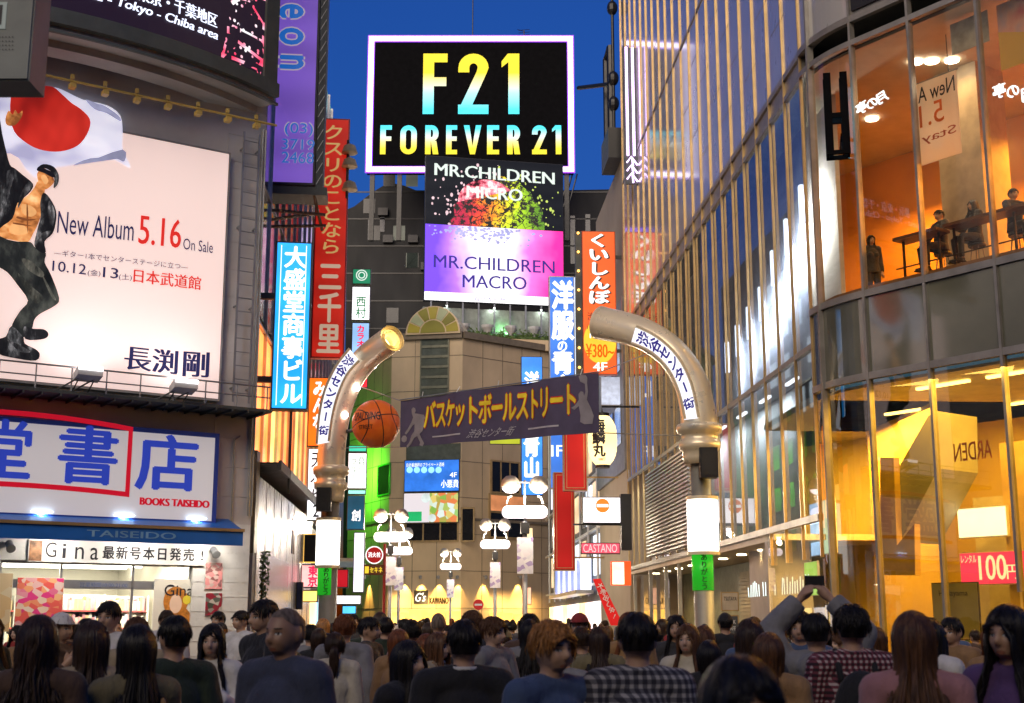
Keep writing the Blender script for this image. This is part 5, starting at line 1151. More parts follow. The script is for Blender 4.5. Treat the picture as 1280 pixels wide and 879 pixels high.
# the small stack of signs
def small(name, label, px, m, items, D, depth=.25, lm=None, bold=.02, yaw=FACE, casing=None, fw=.03):
    pl = front((px[0] + px[2]) / 2, (px[1] + px[3]) / 2, D, yaw)
    t = board(name, label, 'sign', pl, px, m, depth, casing or M_dark, fw)
    if items: letter(t, pl, items, lm or M_letter_white, bold=bold)
    return t, pl
M_green = emit('green_sign_face', (.01, .26, .12), .8, .1)
M_wsign = emit('white_sign_face', (1, 1, 1))
gst = emit('green_letters', (.02, .3, .1), .7, .05, sample=False)
t, pl = small('green_logo_sign', 'small green sign with a round emblem at the top of the left stack', (441, 338, 464, 357), M_green, [], 58)
mb = MB(pl); a = pl.hit(452.5, 346)
for r_ in (.26, .16):
    N = 16
    for k in range(N): b0, b1 = 2 * math.pi * k / N, 2 * math.pi * (k + 1) / N; mb.poly([(a[0] + r_ * math.cos(b0), t['y'], a[1] + r_ * math.sin(b0)), (a[0] + r_ * math.cos(b1), t['y'], a[1] + r_ * math.sin(b1)), (a[0] + (r_ - .05) * math.cos(b1), t['y'], a[1] + (r_ - .05) * math.sin(b1)), (a[0] + (r_ - .05) * math.cos(b0), t['y'], a[1] + (r_ - .05) * math.sin(b0))])
mb.build('emblem', emit('pale_green_white', (1, 1, 1)), t)
small('white_name_sign', 'white lit sign with two green characters under the green emblem', (440, 360, 463, 402), M_wsign, [('|西村', (445, 372, 458, 400))], 58, lm=gst)
small('karaoke_sign', 'blue and pink sign with red characters in the left stack', (440, 405, 462, 448), emit('pale_blue_sign', (.35, .6, 1), 1.0, .2, 1), [('|カラオケ', (446, 408, 456, 446))], 58, lm=emit('hot_red_letters', (1, .02, .1), 1.0, .03, sample=False), bold=.05)
small('red_square_sign', 'small red sign directly above the basketball in the left stack', (441, 455, 460, 486), emit('red_lit_face', (1, .03, .05), 1.0, .1), [('¥100', (443, 465, 458, 474))], 58, bold=.03)
small('teal_bar_sign', 'teal lit band in the left stack just under the basketball', (436, 558, 459, 566), emit('teal_face', (.05, .6, .4), 1.1, .1), [], 52)
small('fruit_parlour_sign', 'tall white sign with dark green characters right of the left pillar', (435, 567, 459, 612), M_wsign, [('|フルーツ', (438, 574, 447, 610)), ('|西村パーラー', (448, 572, 456, 606))], 52, lm=gst, bold=.0)
small('teal_band_sign', 'narrow pale teal band between the white and navy signs', (435, 613, 458, 619), emit('pale_teal', (.3, .8, .75), 1.2, .1), [], 52)
small('navy_bar_sign', 'dark teal and navy sign with a white character low in the left stack', (434, 620, 456, 663), emit('navy_teal_face', (.01, .12, .22), .7, .5, 1.2), [('創', (440, 638, 451, 652))], 52)
small('white_strip_sign', 'tall blank white lit strip sign at the bottom of the left stack', (442, 666, 456, 741), emit('lilac_white', (.9, .82, 1), 1.6, .08), [], 50)
small('shop_light_sign', 'white lit box sign over the left shops by the crowd', (415, 744, 452, 756), M_wsign, [], 47, lm=emit('blue_letters', (.03, .1, .7), .8, .03, sample=False))
small('blue_light_sign', 'blue and white lit sign low over the left shops', (428, 757, 446, 768), emit('cyan_face', (.1, .55, 1), 1.2, .3, 2), [], 46)
small('red_shop_sign', 'red and white lit sign with Japanese characters left of the left pillar', (377, 706, 400, 735), emit('red_white_face', (1, .45, .42), 1.4, .3, 2), [('|東京', (386, 708, 398, 734))], 41, lm=emit('hot_red_letters', (1, 1, 1)), bold=.05)
small('yellow_shop_sign', 'glowing yellow shop sign under the red and white one', (377, 738, 398, 753), emit('amber_face', (1, .6, .12), 2.0, .3, 2), [], 41)
small('navy_flag_sign', 'narrow navy vertical sign with white characters at the edge of the metal wall', (371, 728, 379, 762), pbr('navy_face', (.02, .03, .12), .4), [], 40)
small('black_box_sign', 'black sign box with a yellow lit side next to the metal wall', (380, 668, 397, 704), M_black, [], 42, casing=emit('amber_side', (1, .55, .1), 1.2, .2))
small('red_canopy_sign', 'red shop sign behind the left pillar at canopy height', (418, 712, 436, 735), emit('deep_red_face', (.5, .01, .02), .9, .1), [], 46)

# ================================================================== VERTICAL SIGNS, RIGHT
D_ = 56.6
pl = front(747, 380, D_, FACE)
n = NT('orange_restaurant_face'); x_, y_, z_ = n.sep(n.co()); yel = n.math('LESS_THAN', n.math('ADD', n.math('POWER', n.math('MULTIPLY', x_, 1.3), 2.0), n.math('POWER', n.math('MULTIPLY', n.math('SUBTRACT', z_, 1.45), .95), 2.0)), .85)
n.set(n.b.inputs['Emission Color'], n.mix(yel, c4((1, .105, .004)), c4((1, .6, .02)))); n.set(n.b.inputs['Emission Strength'], n.math('MULTIPLY_ADD', n.noise(n.co(), .8, 2), .7, .75))
t = board('orange_restaurant_sign', 'tall orange lit sign with white brush characters and a yellow price disc', 'vertical sign', pl, (727, 292, 769, 470), n.m, .35, pbr('orange_casing', (.5, .1, .02), .4), .04)
letter(t, pl, [('|くいしんぼ', (736, 296, 762, 384))], pbr('grey_letter_shadow', (.1, .05, .04), .5), 'letter_shadow', .06); letter(t, pl, [('|くいしんぼ', (734, 295, 760, 383))], M_letter_white, bold=.05, dy=-.004)
letter(t, pl, [('渋谷店', (733, 393, 758, 403)), ('ハンバーグ', (732, 407, 764, 415))], M_ink, bold=.01); letter(t, pl, [('140g', (736, 419, 756, 427)), ('4F', (740, 455, 758, 466))], M_letter_white, bold=.03)
letter(t, pl, [('¥380~', (731, 432, 766, 449))], emit('orange_red_letters', (.9, .12, .0), .9, .03, sample=False), bold=.04)
u0, u1, z0, z1 = t['r']; mb = MB(pl); mb.box(u0 - .28, u0 - .02, -.3, 0, z0, z1); mb.box(u1, u1 + .5, -.2, -.1, z0 + 1, z0 + 1.15); mb.box(u1, u1 + .5, -.2, -.1, z1 - 1.2, z1 - 1.05); mb.build('side_frame', M_dgrey, t)
for i in range(8): mb = MB(pl); mb.ball((u0 - .16, -.36, z0 + .3 + i * (z1 - z0 - .4) / 7), .055, 10, 6); mb.build('bulb', emit('amber_bulb', (1, .45, .08), 5, .02), t)
small('reflected_poster_sign', 'pale lit notice fixed under the orange restaurant sign', (750, 472, 776, 508), emit('pale_stripe_face', (.65, .7, .85), .8, .5, 4), [], 57, casing=M_steel)
pl = front(702, 480, 64, FACE)
M_lblue = emit('light_blue_face', (.06, .22, .80), .95, .15, .8)
t = board('blue_suit_shop_sign', 'tall blue lit sign with white characters left of the orange sign', 'vertical sign', pl, (686, 348, 718, 612), M_lblue, .4, M_steel, .05)
letter(t, pl, [('|洋服', (689, 354, 716, 428)), ('|青山', (689, 441, 716, 500)), ('1F', (688, 558, 702, 572))], M_letter_white, bold=.06); letter(t, pl, [('の', (696, 429, 708, 441))], M_letter_white, bold=.03)
u0, u1, z0, z1 = t['r']; mb = MB(pl); mb.box(u1 + .03, u1 + .2, -.3, 0, z0, z1); mb.build('side_light', emit('pale_side_light', (.75, .85, 1), 1.2, .05), t)
pl = front(665, 540, 78, FACE)
t = board('far_blue_sign', 'farther blue lit sign with a white character beside the cream building', 'vertical sign', pl, (651, 447, 678, 620), emit('mid_blue_face', (.05, .28, .95), 1.1, .25, .8), .3, M_dark, .04)
letter(t, pl, [('|洋服', (655, 466, 674, 516)), ('|青山', (654, 545, 674, 600))], M_letter_white, bold=.06)
M_dred = pbr('lacquer_red', (.36, .012, .01), .3, var=.12)
M_lred = emit('lit_lacquer_red', (.42, .008, .008), .55, .12, .8, base=(.4, .02, .02))
for nm, lab, px, D in (('red_sign_box', 'dark red double framed vertical box sign directly under the banner end', (703, 530, 732, 615), 50), ('red_hanging_box', 'long dark red vertical box sign hanging lower and farther back', (691, 592, 717, 714), 54)):
    pl = front((px[0] + px[2]) / 2, px[3], D, FACE); t = board(nm, lab, 'vertical sign', pl, px, M_lred, .45, M_dred, .06)
    u0, u1, z0, z1 = t['r']; mb = MB(pl); bars(mb, u0 + .1, u1 - .1, z0 + .1, z1 - .1, .025, -.47, -.455); bars(mb, u0, u1, z0, z1, .03, -.475, -.455); mb.box(u1, u1 + 1.2, -.25, -.2, z0 + .5, z0 + .56); mb.build('gold_trim', M_bronze, t)
# paper lantern
pl = front(752, 551, 49, FACE); a = pl.rect(735, 520, 771, 582); uc, zc = (a[0] + a[1]) / 2, (a[2] + a[3]) / 2; rx, rz = (a[1] - a[0]) / 2, (a[3] - a[2]) / 2
ln = thing('paper_lantern', 'big white glowing paper lantern with black brush characters', 'lantern', pl.w(uc, 0, a[2]), pl.yaw)
mb = MB(pl); prof = []
for k in range(21):
    f = -1 + 2 * k / 20; prof.append((rx * (1 - abs(f) ** 3.2 * .55) * (1 + .012 * (-1) ** k), f * rz))
mb.lathe(prof, 28, (uc, 0, zc)); mb.build('paper', emit('lantern_glow', (1, .74, .32), 1.9, .12, 1), ln, True)
lmap = lambda x, y, z: (uc + (rx + .03) * (1 - abs((z - zc) / rz) ** 3.2 * .55) * math.sin((x - uc) / rx), -(rx + .03) * (1 - abs((z - zc) / rz) ** 3.2 * .55) * math.cos((x - uc) / rx), z)
mb = MB(pl)
for i, ch in enumerate('海鱗丸'): mb.char(ch, uc - rx * .38, zc + rz * (.55 - .5 * i), .5, .52, 0, .05, map=lmap)
mb.build('lettering', M_ink, ln)
mb = MB(pl); mb.text('1000円', uc - rx * .5, uc + rx * .1, zc - rz * .86, zc - rz * .74, 0, .04, map=lmap); mb.build('lettering', M_red, ln)
mb = MB(pl); mb.lathe([(rx * .5, 0), (rx * .5, .12)], 20, (uc, 0, a[3] - .02)); mb.lathe([(rx * .5, 0), (rx * .5, .1)], 20, (uc, 0, a[2] - .09)); mb.tube([(uc, 0, a[3] + .1), (uc, 0, a[3] + .35), (uc + 1.4, 0, a[3] + .35)], .04, 6); mb.build('rim', M_black, ln)
t, pl = small('orange_disc_sign', 'white lit box sign with an orange disc logo under the lantern', (727, 622, 775, 655), M_wsign, [], 46)
a = pl.hit(752, 633); mb = MB(pl); mb.disc(a[0], a[1], .24, .24, t['y']); mb.build('disc', emit('orange_logo', (1, .25, .03), .9, .05, sample=False), t)
mb = MB(pl); mb.box(a[0] - .2, a[0] + .2, t['y'] - .006, t['y'] - .003, a[1] - .05, a[1] + .05); mb.build('band', M_letter_white, t)
u0, u1, z0, z1 = t['r']; mb = MB(pl); mb.box(u1, u1 + .35, -.3, .1, z0 - .9, z1 + .1); mb.box(u0 - .3, u1, -.12, -.06, z0 - .06, z0); mb.build('bracket', M_black, t)
t, pl = small('pink_neon_sign', 'narrow pink neon sign with outlined letters under the orange disc sign', (725, 679, 774, 693), emit('pink_neon_face', (1, .1, .16), .9, .15, 2), [('CASTANO', (728, 681, 770, 691))], 46, lm=emit('pale_pink_letters', (1, .55, .55), 1.1, .03, sample=False), bold=.0)
t, pl = small('white_red_sign', 'small yellow and white lit box sign with a red side', (763, 702, 780, 732), emit('yellow_white_face', (1, .85, .6), 1.4, .35, 2.4), [], 45, casing=emit('orange_red_side', (1, .1, .02), 1, .1))
u0, u1, z0, z1 = t['r']; mb = MB(pl); mb.box(u1, u1 + .2, -.25, 0, z0, z1); mb.build('red_side', emit('orange_red_side', (1, 1, 1)), t)
pl = front(756, 752, 44, FACE); rb = thing('red_streamer', 'slanting red cloth streamer with white characters by the right shops', 'streamer', P(766, 780, 44), 0)
A, B = pl.hit(741, 724), pl.hit(768, 782); mb = MB(pl); mb.prism([(A[0], A[1]), (A[0] + .25, A[1] + .02), (B[0] + .3, B[1]), (B[0] - .12, B[1])], -.02, 0); mb.build('cloth', emit('red_cloth_lit', (.65, .015, .015), .5, .1, base=(.5, .02, .02)), rb)
mb = MB(pl)
for i in range(6): f = .15 + i * .13; mb.char('大売出し中!'[i], A[0] + .14 + (B[0] - A[0]) * f, A[1] + (B[1] - A[1]) * f, .2, .2, -.026, .03, -.45)
mb.build('lettering', M_white, rb)
t, pl = small('far_vertical_sign', 'narrow lit vertical sign in yellow and white behind the right street lamp', (658, 660, 666, 712), emit('yellow_pink_face', (1, .75, .4), 1.2, .4, 2), [], 74)
small('far_square_sign', 'small lit orange and white sign low behind the right lamp pole', (654, 734, 664, 756), emit('orange_white_face', (1, .5, .3), 1.3, .4, 3), [], 72)
small('green_yellow_sign', 'green and yellow lit sign strip peeping out under the street banner', (612, 546, 650, 556), emit('yellow_green_face', (.5, .55, .03), .8, .5, .5), [], 92)
# hydrant sign
pl = front(468, 694, 47, FACE); hy = thing('hydrant_sign', 'round red hydrant sign with white characters over a yellow plate on a red post', 'road sign', P(470, 780, 47), pl.yaw); hy['y'] = -.06
a = pl.hit(468, 694); mb = MB(pl); mb.prism([(a[0] + .31 * math.cos(k * math.pi / 14), a[1] + .31 * math.sin(k * math.pi / 14)) for k in range(28)], -.05, 0); mb.build('disc', emit('red_sign_lit', (1, 1, 1)), hy)
mb = MB(pl)
for k in range(28):
    b0, b1 = k * math.pi / 14, (k + 1) * math.pi / 14; mb.poly([(a[0] + r_ * math.cos(b), -.056, a[1] + r_ * math.sin(b)) for r_, b in ((.31, b0), (.31, b1), (.275, b1), (.275, b0))])
mb.text('消火栓', a[0] - .22, a[0] + .22, a[1] - .08, a[1] + .1, -.056, .02); mb.build('lettering', M_letter_white, hy)
q = pl.rect(455, 706, 480, 719); mb = MB(pl); mb.box(q[0], q[1], -.05, 0, q[2], q[3]); pt_ = mb.build('plate', pbr('brown_plate', (.16, .05, .02), .4), hy)
mb = MB(pl); mb.text('セキネ', q[0] + .2, q[1] - .05, q[2] + .08, q[3] - .08, -.056, .04); mb.box(q[0] + .03, q[0] + .17, -.056, -.051, q[2] + .06, q[3] - .06); mb.build('lettering', emit('yellow_letters', (1, .7, .05), .9, .03, sample=False), hy)
mb = MB(pl); x = pl.hit(480, 740)[0]; mb.tube([(x, .05, 0), (x, .05, a[1] + .4)], .05, 8); mb.tube([(x, .05, a[1]), (a[0], .02, a[1])], .03, 6); mb.build('post', M_red, hy)

# ================================================================== GATE
M_gate = pbr('champagne_metal', (.90, .77, .53), .30, .3, var=.1, scale=1.2)
M_gcol = pbr('gate_column_grey', (.30, .29, .25), .45, .3, var=.15)
M_panelw = emit('gate_sign_face', (.92, .92, 1), 1.05, .06, .8)
M_gink = emit('gate_sign_ink', (.04, .03, .30), .6, .05, sample=False)
def smooth_path(pts, n=6):
    out = []
    for i in range(len(pts) - 1):
        p0, p1, p2, p3 = pts[max(i - 1, 0)], pts[i], pts[i + 1], pts[min(i + 2, len(pts) - 1)]
        for k in range(n):
            t = k / n; out.append(.5 * ((2 * p1) + (-p0 + p2) * t + (2 * p0 - 5 * p1 + 4 * p2 - p3) * t * t + (-p0 + 3 * p1 - 3 * p2 + p3) * t ** 3))
    out.append(pts[-1]); return out
def gate(name, label, bx, D, cen, rad, signpts, sign_off, collar, colr, lampbox, greenbox, spk, bulbs, depth_shift):
    base = P(bx, 778, D); base.z = 0
    t = thing(name, label, 'gate pillar', base, 0, 'horn shaped gate pillars of the street')
    pts = [P(x, y, D + d) for (x, y), d in zip(cen, depth_shift)]
    sm = smooth_path([Vector(p) for p in pts]); rr_ = smooth_path([Vector((r, 0, 0)) for r in rad]); rs = [r.x * D / F for r in rr_]
    mb = MB(); mb.tube([tuple(p) for p in sm], rs, 28, False); h = mb.build('horn', M_gate, t, True)
    d_end = (sm[-1] - sm[-2]).normalized()
    mb = MB(); e = sm[-1]; mb.tube([tuple(e - d_end * .02), tuple(e + d_end * .06)], [rs[-1] * 1.02, rs[-1] * 1.02], 28, False); mb.tube([tuple(e + d_end * .06), tuple(e - d_end * .02)], [rs[-1] * .8, rs[-1] * .8], 28, False)
    mb.build('horn_rim', M_gate, h, True)
    mb = MB(); mb.tube([tuple(e - d_end * .5), tuple(e - d_end * .42)], rs[-1] * .72, 24); mb.build('horn_lamp', emit('horn_lamp', (1, .72, .25), 5, .02), h)
    mb = MB(); mb.tube([tuple(e - d_end * .25), tuple(e + d_end * .03)], [rs[-1] * .62, rs[-1] * .62], 24, False); mb.build('horn_inner_ring', M_gate, h, True)
    # stacked collar
    zc = P(cen[0][0], cen[0][1], D).z; cx_ = P(cen[0][0], cen[0][1], D); R0 = colr * D / F
    mb = MB(); mb.lathe([(R0 * .72, -.75), (R0 * .78, -.6), (R0 * .78, -.46), (R0 * .92, -.42), (R0 * .95, -.28), (R0 * .82, -.24), (R0 * .82, -.1), (R0 * 1.0, -.06), (R0 * 1.04, .06), (R0 * .98, .12), (R0 * .7, .16)], 32, (cx_.x, cx_.y, zc)); mb.build('collar', M_gate, t, True)
    mb = MB(); rc = 12.2 * D / F * (.93 if D > 31 else 1); mb.lathe([(rc * 1.5, 0), (rc * 1.5, .18), (rc, .3), (rc, zc - .5)], 24, (cx_.x, cx_.y, 0)); mb.build('column', M_gcol, t, True)
    pl = PL((cx_.x, cx_.y), 0)
    q = pl.rect(*lampbox); mb = MB(pl); hw = (q[1] - q[0]) / 2
    mb.lathe([(hw * .93, 0), (hw, .03), (hw, q[3] - q[2] - .03), (hw * .93, q[3] - q[2])], 28, ((q[0] + q[1]) / 2, 0, q[2])); mb.build('light_drum', emit('gate_light_drum', (1, .97, .88), 2.2, .04), t, True)
    mb = MB(pl); 
    for z in (q[2] - .07, q[3]): mb.lathe([(hw * 1.05, 0), (hw * 1.05, .07)], 28, ((q[0] + q[1]) / 2, 0, z))
    mb.build('drum_rim', M_gate, t)
    q = pl.rect(*greenbox); mb = MB(pl); hw = max((q[1] - q[0]) / 2, rc + .012); mb.lathe([(hw, 0), (hw, q[3] - q[2])], 24, ((q[0] + q[1]) / 2, 0, q[2])); gb_ = mb.build('green_band', emit('green_band', (.03, .62, .03), .55, .1), t, True)
    mb = MB(pl); uc_ = (q[0] + q[1]) / 2; gm = lambda x, y, z: (uc_ + (hw + .008) * math.sin((x - uc_) / hw), -(hw + .008) * math.cos((x - uc_) / hw), z)
    for i, ch in enumerate('ありがとう'): mb.char(ch, uc_ + .0, q[3] - (q[3] - q[2]) * (i + .5) / 5, .15, .15, 0, .03, map=gm)
    mb.build('lettering', pbr('dark_green_ink', (.01, .06, .01), .5), gb_)
    q = pl.rect(*spk); yf = -rc - .02; mb = MB(pl); mb.box(q[0], q[1], yf - .3, yf, q[2], q[3]); sp = mb.build('loudspeaker', M_black, t)
    mb = MB(pl); mb.box(q[0] + .04, q[1] - .04, yf - .315, yf - .302, q[2] + .05, q[3] - .05); mb.build('grille', pbr('speaker_grille', (.02, .02, .02), .7), sp)
    for b in bulbs:
        c = P(b[0], b[1], D - .25); mb = MB(); mb.ball(tuple(c), .085, 12, 8); mb.build('bulb', emit('white_bulb', (1, .92, .95), 14, .02), t)
    # curved sign: strip defined by pixel pairs (outer edge, inner edge)
    outer = smooth_path([P(x, y, D + dd) for (x, y), (_, _), dd in signpts], 4); inner = smooth_path([P(x, y, D + dd) for (_, _), (x, y), dd in signpts], 4)
    mb = MB(); nrm = Vector((0, -1, .1)); th = .12
    N = len(outer); A = [mb.e(*p) for p in outer]; B = [mb.e(*p) for p in inner]; A2 = [mb.e(*(p + Vector((0, th, 0)))) for p in outer]; B2 = [mb.e(*(p + Vector((0, th, 0)))) for p in inner]
    for i in range(N - 1):
        mb.face([A[i], A[i + 1], B[i + 1], B[i]]); mb.face([A2[i], B2[i], B2[i + 1], A2[i + 1]]); mb.face([A[i], A2[i], A2[i + 1], A[i + 1]]); mb.face([B[i], B[i + 1], B2[i + 1], B2[i]])
    mb.face([A[0], B[0], B2[0], A2[0]]); mb.face([A[-1], A2[-1], B2[-1], B[-1]])
    sg = mb.build('curved_sign', M_panelw, t)
    mb = MB()
    for e_ in (outer, inner): mb.tube([tuple(p + Vector((0, -.02, 0))) for p in e_], .035, 6)
    mb.build('sign_trim', M_gate, sg)
    txt = '渋谷センター街'; mb = MB(); nn = len(txt)
    for i, ch in enumerate(txt):
        f = (.07 + .86 * (i + .5) / nn) * (N - 1); k = min(int(f), N - 2); fr = f - k
        o_ = outer[k].lerp(outer[k + 1], fr); i_ = inner[k].lerp(inner[k + 1], fr); c = (o_ + i_) / 2
        dn = ((outer[k + 1] + inner[k + 1]) - (outer[k] + inner[k])).normalized(); ax = (i_ - o_); w_ = ax.length; ax.normalize()
        if name and bx > 640: rt = -ax
        else: rt = ax
        up = -dn
        s_ = min(w_ * .78, (outer[0] - outer[-1]).length / nn * 1.0)
        vs, fs = glyphs(ch, .035)
        rot = -math.pi / 2 if ch == 'ー' else 0
        ids = []
        for a, b in vs:
            p_, q_ = a - .5, b - .36; p_, q_ = p_ * math.cos(rot) - q_ * math.sin(rot), p_ * math.sin(rot) + q_ * math.cos(rot)
            v = c + rt * p_ * s_ + up * q_ * s_ + Vector((0, -.025, 0)); ids.append(mb.e(*v))
        for q_ in fs: mb.face([ids[k2] for k2 in q_])
    mb.build('lettering', M_gink, sg)
    return t
gate('gate_pillar', 'farther gate pillar whose horn curves right, with a basketball beside it', 409, 33,
     [(414, 590), (415, 560), (421, 520), (435, 481), (457, 449), (489, 424)], [17.5, 17.2, 16.8, 16.5, 16.5, 16.5],
     [((437, 436), (449, 451), -.75), ((420, 458), (434, 468), -.8), ((406, 488), (422, 495), -.8), ((399, 520), (415, 523), -.78), ((396, 555), (411, 552), -.75)],
     0, 590, 22, (395, 651, 425, 707), (399, 709, 419, 744), (399, 612, 417, 641), [(431, 519), (446, 485), (467, 457)], [0, 0, 0, 0, -.4, -1.3])
gate('gate_pillar', 'nearer gate pillar whose pale horn curves left over the orange sign', 880, 29,
     [(874, 538), (872, 512), (862, 475), (838, 440), (800, 416), (752, 404)], [23.5, 22.5, 21.5, 20.5, 20.5, 22],
     [((795, 408), (789, 429), -.75), ((822, 422), (814, 441), -.78), ((847, 446), (835, 462), -.8), ((864, 480), (848, 490), -.8), ((873, 522), (856, 524), -.75)],
     0, 538, 28, (859, 625, 898, 690), (865, 693, 892, 738), (871, 563, 893, 600), [], [0, 0, 0, 0, .3, .9])
for x, y, lab in ((434, 735, 0),): pass
# ball
c = P(470, 530, 32.3); rB = 30.5 * 32.3 / F
M_ball = None
n = NT('basketball_leather'); co = n.co(); x_, y_, z_ = n.sep(co)
lines = n.math('LESS_THAN', n.math('ABSOLUTE', x_), .012); lines = n.math('MAXIMUM', lines, n.math('LESS_THAN', n.math('ABSOLUTE', z_), .012))
for sg in (1, -1):
    d = n.math('SUBTRACT', n.math('ABSOLUTE', n.math('MULTIPLY_ADD', x_, sg, -.62 + .0)), 0.0)
    e = n.math('SQRT', n.math('ADD', n.math('POWER', n.math('SUBTRACT', x_, sg * .85), 2.0), n.math('POWER', z_, 2.0)))
    lines = n.math('MAXIMUM', lines, n.math('LESS_THAN', n.math('ABSOLUTE', n.math('SUBTRACT', e, .55)), .012))
cb_ = n.ramp(n.noise(co, 3, 3), [(.3, (.85, .13, .012)), (.7, (1, .22, .02))])
n.set(n.b.inputs['Base Color'], n.mix(lines, cb_, c4((.015, .01, .01)))); n.b.inputs['Roughness'].default_value = .45
v = n.new('ShaderNodeTexVoronoi'); n.set(v.inputs['Vector'], co); v.inputs['Scale'].default_value = 45; n.bump(v.outputs['Distance'], .25, .01); M_ball = n.m
mb = MB(); mb.ball((0, 0, 0), rB, 40, 26)
bl = mb.build('basketball', M_ball, None, True); bl.location = c; bl.rotation_euler = (math.radians(-14), math.radians(-12), math.radians(20)); tag(bl, 'giant orange basketball mounted beside the left gate horn', 'basketball')
mb = MB(); wrap = lambda x, y, z: (c.x + (rB + .012) * math.cos(z / rB) * math.sin(x / rB), c.y - (rB + .012) * math.cos(z / rB) * math.cos(x / rB), c.z + (rB + .012) * math.sin(z / rB))
mb.text('SPALDING', -.56, .16, .02, .22, 0, .02, map=wrap); mb.text('STREET', -.40, -.02, -.2, -.1, 0, .01, map=wrap)
o = mb.build('lettering', M_ink, None); bpy.context.view_layer.update()
o.parent = bl; o.matrix_parent_inverse = bl.matrix_basis.inverted()
mb = MB(); mb.tube([tuple(c + Vector((-rB * .6, .1, -.1))), tuple(P(432, 540, 33))], .05, 8); o = mb.build('ball_bracket', M_dgrey, None); o.parent = bl; o.matrix_parent_inverse = bl.matrix_basis.inverted()
# street banner
A = P(500, 529, 31.6); B = P(748, 503, 27.9)
BP = PL((A.x, A.y), math.degrees(math.atan2(B.y - A.y, B.x - A.x)))
bn = thing('street_banner', 'dark violet street banner with yellow katakana and grey player silhouettes', 'banner', BP.w(3, 0, 5.5), BP.yaw); bn['y'] = -.03
LbT, LbB, RbT, RbB = BP.hit(500, 501), BP.hit(500, 559), BP.hit(748, 466), BP.hit(748, 541)
def bq(fx, fz): # fraction -> local (u,z), with the slight sag of cloth
    zt = LbT[1] + (RbT[1] - LbT[1]) * fx; zb2 = LbB[1] + (RbB[1] - LbB[1]) * fx
    return LbT[0] + (RbT[0] - LbT[0]) * fx, zb2 + (zt - zb2) * fz
def wav(fx): return .05 * math.sin(fx * 13) + .03 * math.sin(fx * 29 + 1)
mb = MB(BP); N = 60; rows = []
for s_ in (0, 1):
    rows.append([[mb.e(bq(i / N, k / 6)[0], wav(i / N) + .012 * s_, bq(i / N, k / 6)[1]) for k in range(7)] for i in range(N + 1)])
for s_ in (0, 1):
    for i in range(N):
        for k in range(6): mb.face([rows[s_][i][k], rows[s_][i + 1][k], rows[s_][i + 1][k + 1], rows[s_][i][k + 1]])
mb.build('cloth', pbr('violet_black_cloth', (.075, .06, .115), .75, var=.2, scale=2), bn, True)
def bmap(dy): return lambda x, y, z: (bq(x, z)[0], wav(x) + dy, bq(x, z)[1])
mb = [MB(BP), MB(BP)]
txt = 'バスケットボールストリート'; wch = (.905 - .135) / len(txt)
for i, ch in enumerate(txt):
    for k, bo in enumerate((.085, .035)): mb[k].char(ch, .135 + wch * (i + .5), .60, wch * 1.12, .62, 0, bo, map=bmap(-.012 - .006 * k))
mb[0].build('letter_outline', pbr('red_cloth_ink', (.55, .02, .01), .6), bn); mb[1].build('lettering', pbr('yellow_cloth_ink', (1, .68, .02), .6), bn)
mb = MB(BP); mb.text('渋谷センター街', .385, .60, .07, .24, 0, .0, map=bmap(-.014), shear=.15)
for x0, x1 in ((.18, .345), (.665, .825)):
    for k in range(6): a, b = x0 + (x1 - x0) * k / 6, x0 + (x1 - x0) * (k + 1) / 6; mb.face([mb.e(*bmap(-.014)(x, 0, z)) for x, z in ((a, .15), (b, .15), (b, .18), (a, .18))])
mb.build('lettering', pbr('grey_cloth_ink', (.45, .43, .47), .6), bn)
M_sil = pbr('grey_silhouette_ink', (.25, .23, .25), .6)
def sil(pts, x0, y0, x1, y1):  # zoom pixels -> banner fractions
    mb = MB(BP); ids = []
    for p in pts:
        fx = (p[0] / 3.996 + 480 - 500) / 248; py = p[1] / 3.996 + 380
        T = 501 + (466 - 501) * fx; Bm = 559 + (541 - 559) * fx
        ids.append(mb.e(*bmap(-.014)(fx, 0, (Bm - py) / (Bm - T))))
    mb.face(ids); return mb.build('silhouette', M_sil, bn)
sil([(140, 525), (150, 515), (162, 520), (166, 532), (160, 545), (185, 548), (212, 552), (224, 570), (215, 575), (216, 605), (205, 635), (190, 648), (200, 668), (216, 695), (208, 710), (190, 705), (194, 690), (176, 660), (160, 668), (140, 700), (120, 718), (115, 708), (130, 690), (142, 655), (158, 635), (160, 600), (150, 605), (128, 635), (112, 652), (104, 645), (122, 620), (140, 590), (150, 565), (142, 545)], 0, 0, 0, 0)
sil([(88, 672), (95, 658), (108, 656), (117, 668), (114, 684), (102, 691), (90, 685)], 0, 0, 0, 0)
sil([(985, 360), (1000, 352), (1018, 356), (1026, 370), (1024, 395), (1028, 440), (1022, 480), (1040, 520), (1052, 560), (1046, 600), (1010, 602), (990, 590), (992, 560), (985, 510), (965, 530), (950, 520), (965, 510), (985, 480), (984, 450), (995, 436), (1006, 440), (1010, 460), (1016, 440), (1014, 400), (992, 388)], 0, 0, 0, 0)
mb = MB(BP)
mb.tube([BP and (LbT[0], 0, LbT[1]), tuple((P(436, 478, 33) - BP.p).dot(v) for v in (BP.d, BP.n)) + (P(436, 478, 33).z,)], .012, 5)
mb.tube([(LbB[0], 0, LbB[1]), tuple((P(432, 560, 33) - BP.p).dot(v) for v in (BP.d, BP.n)) + (P(432, 560, 33).z,)], .012, 5)
mb.tube([(RbT[0], 0, RbT[1]), tuple((P(815, 440, 29) - BP.p).dot(v) for v in (BP.d, BP.n)) + (P(815, 440, 29).z,)], .012, 5)
mb.tube([(RbB[0], 0, RbB[1]), tuple((P(858, 545, 29) - BP.p).dot(v) for v in (BP.d, BP.n)) + (P(858, 545, 29).z,)], .012, 5)
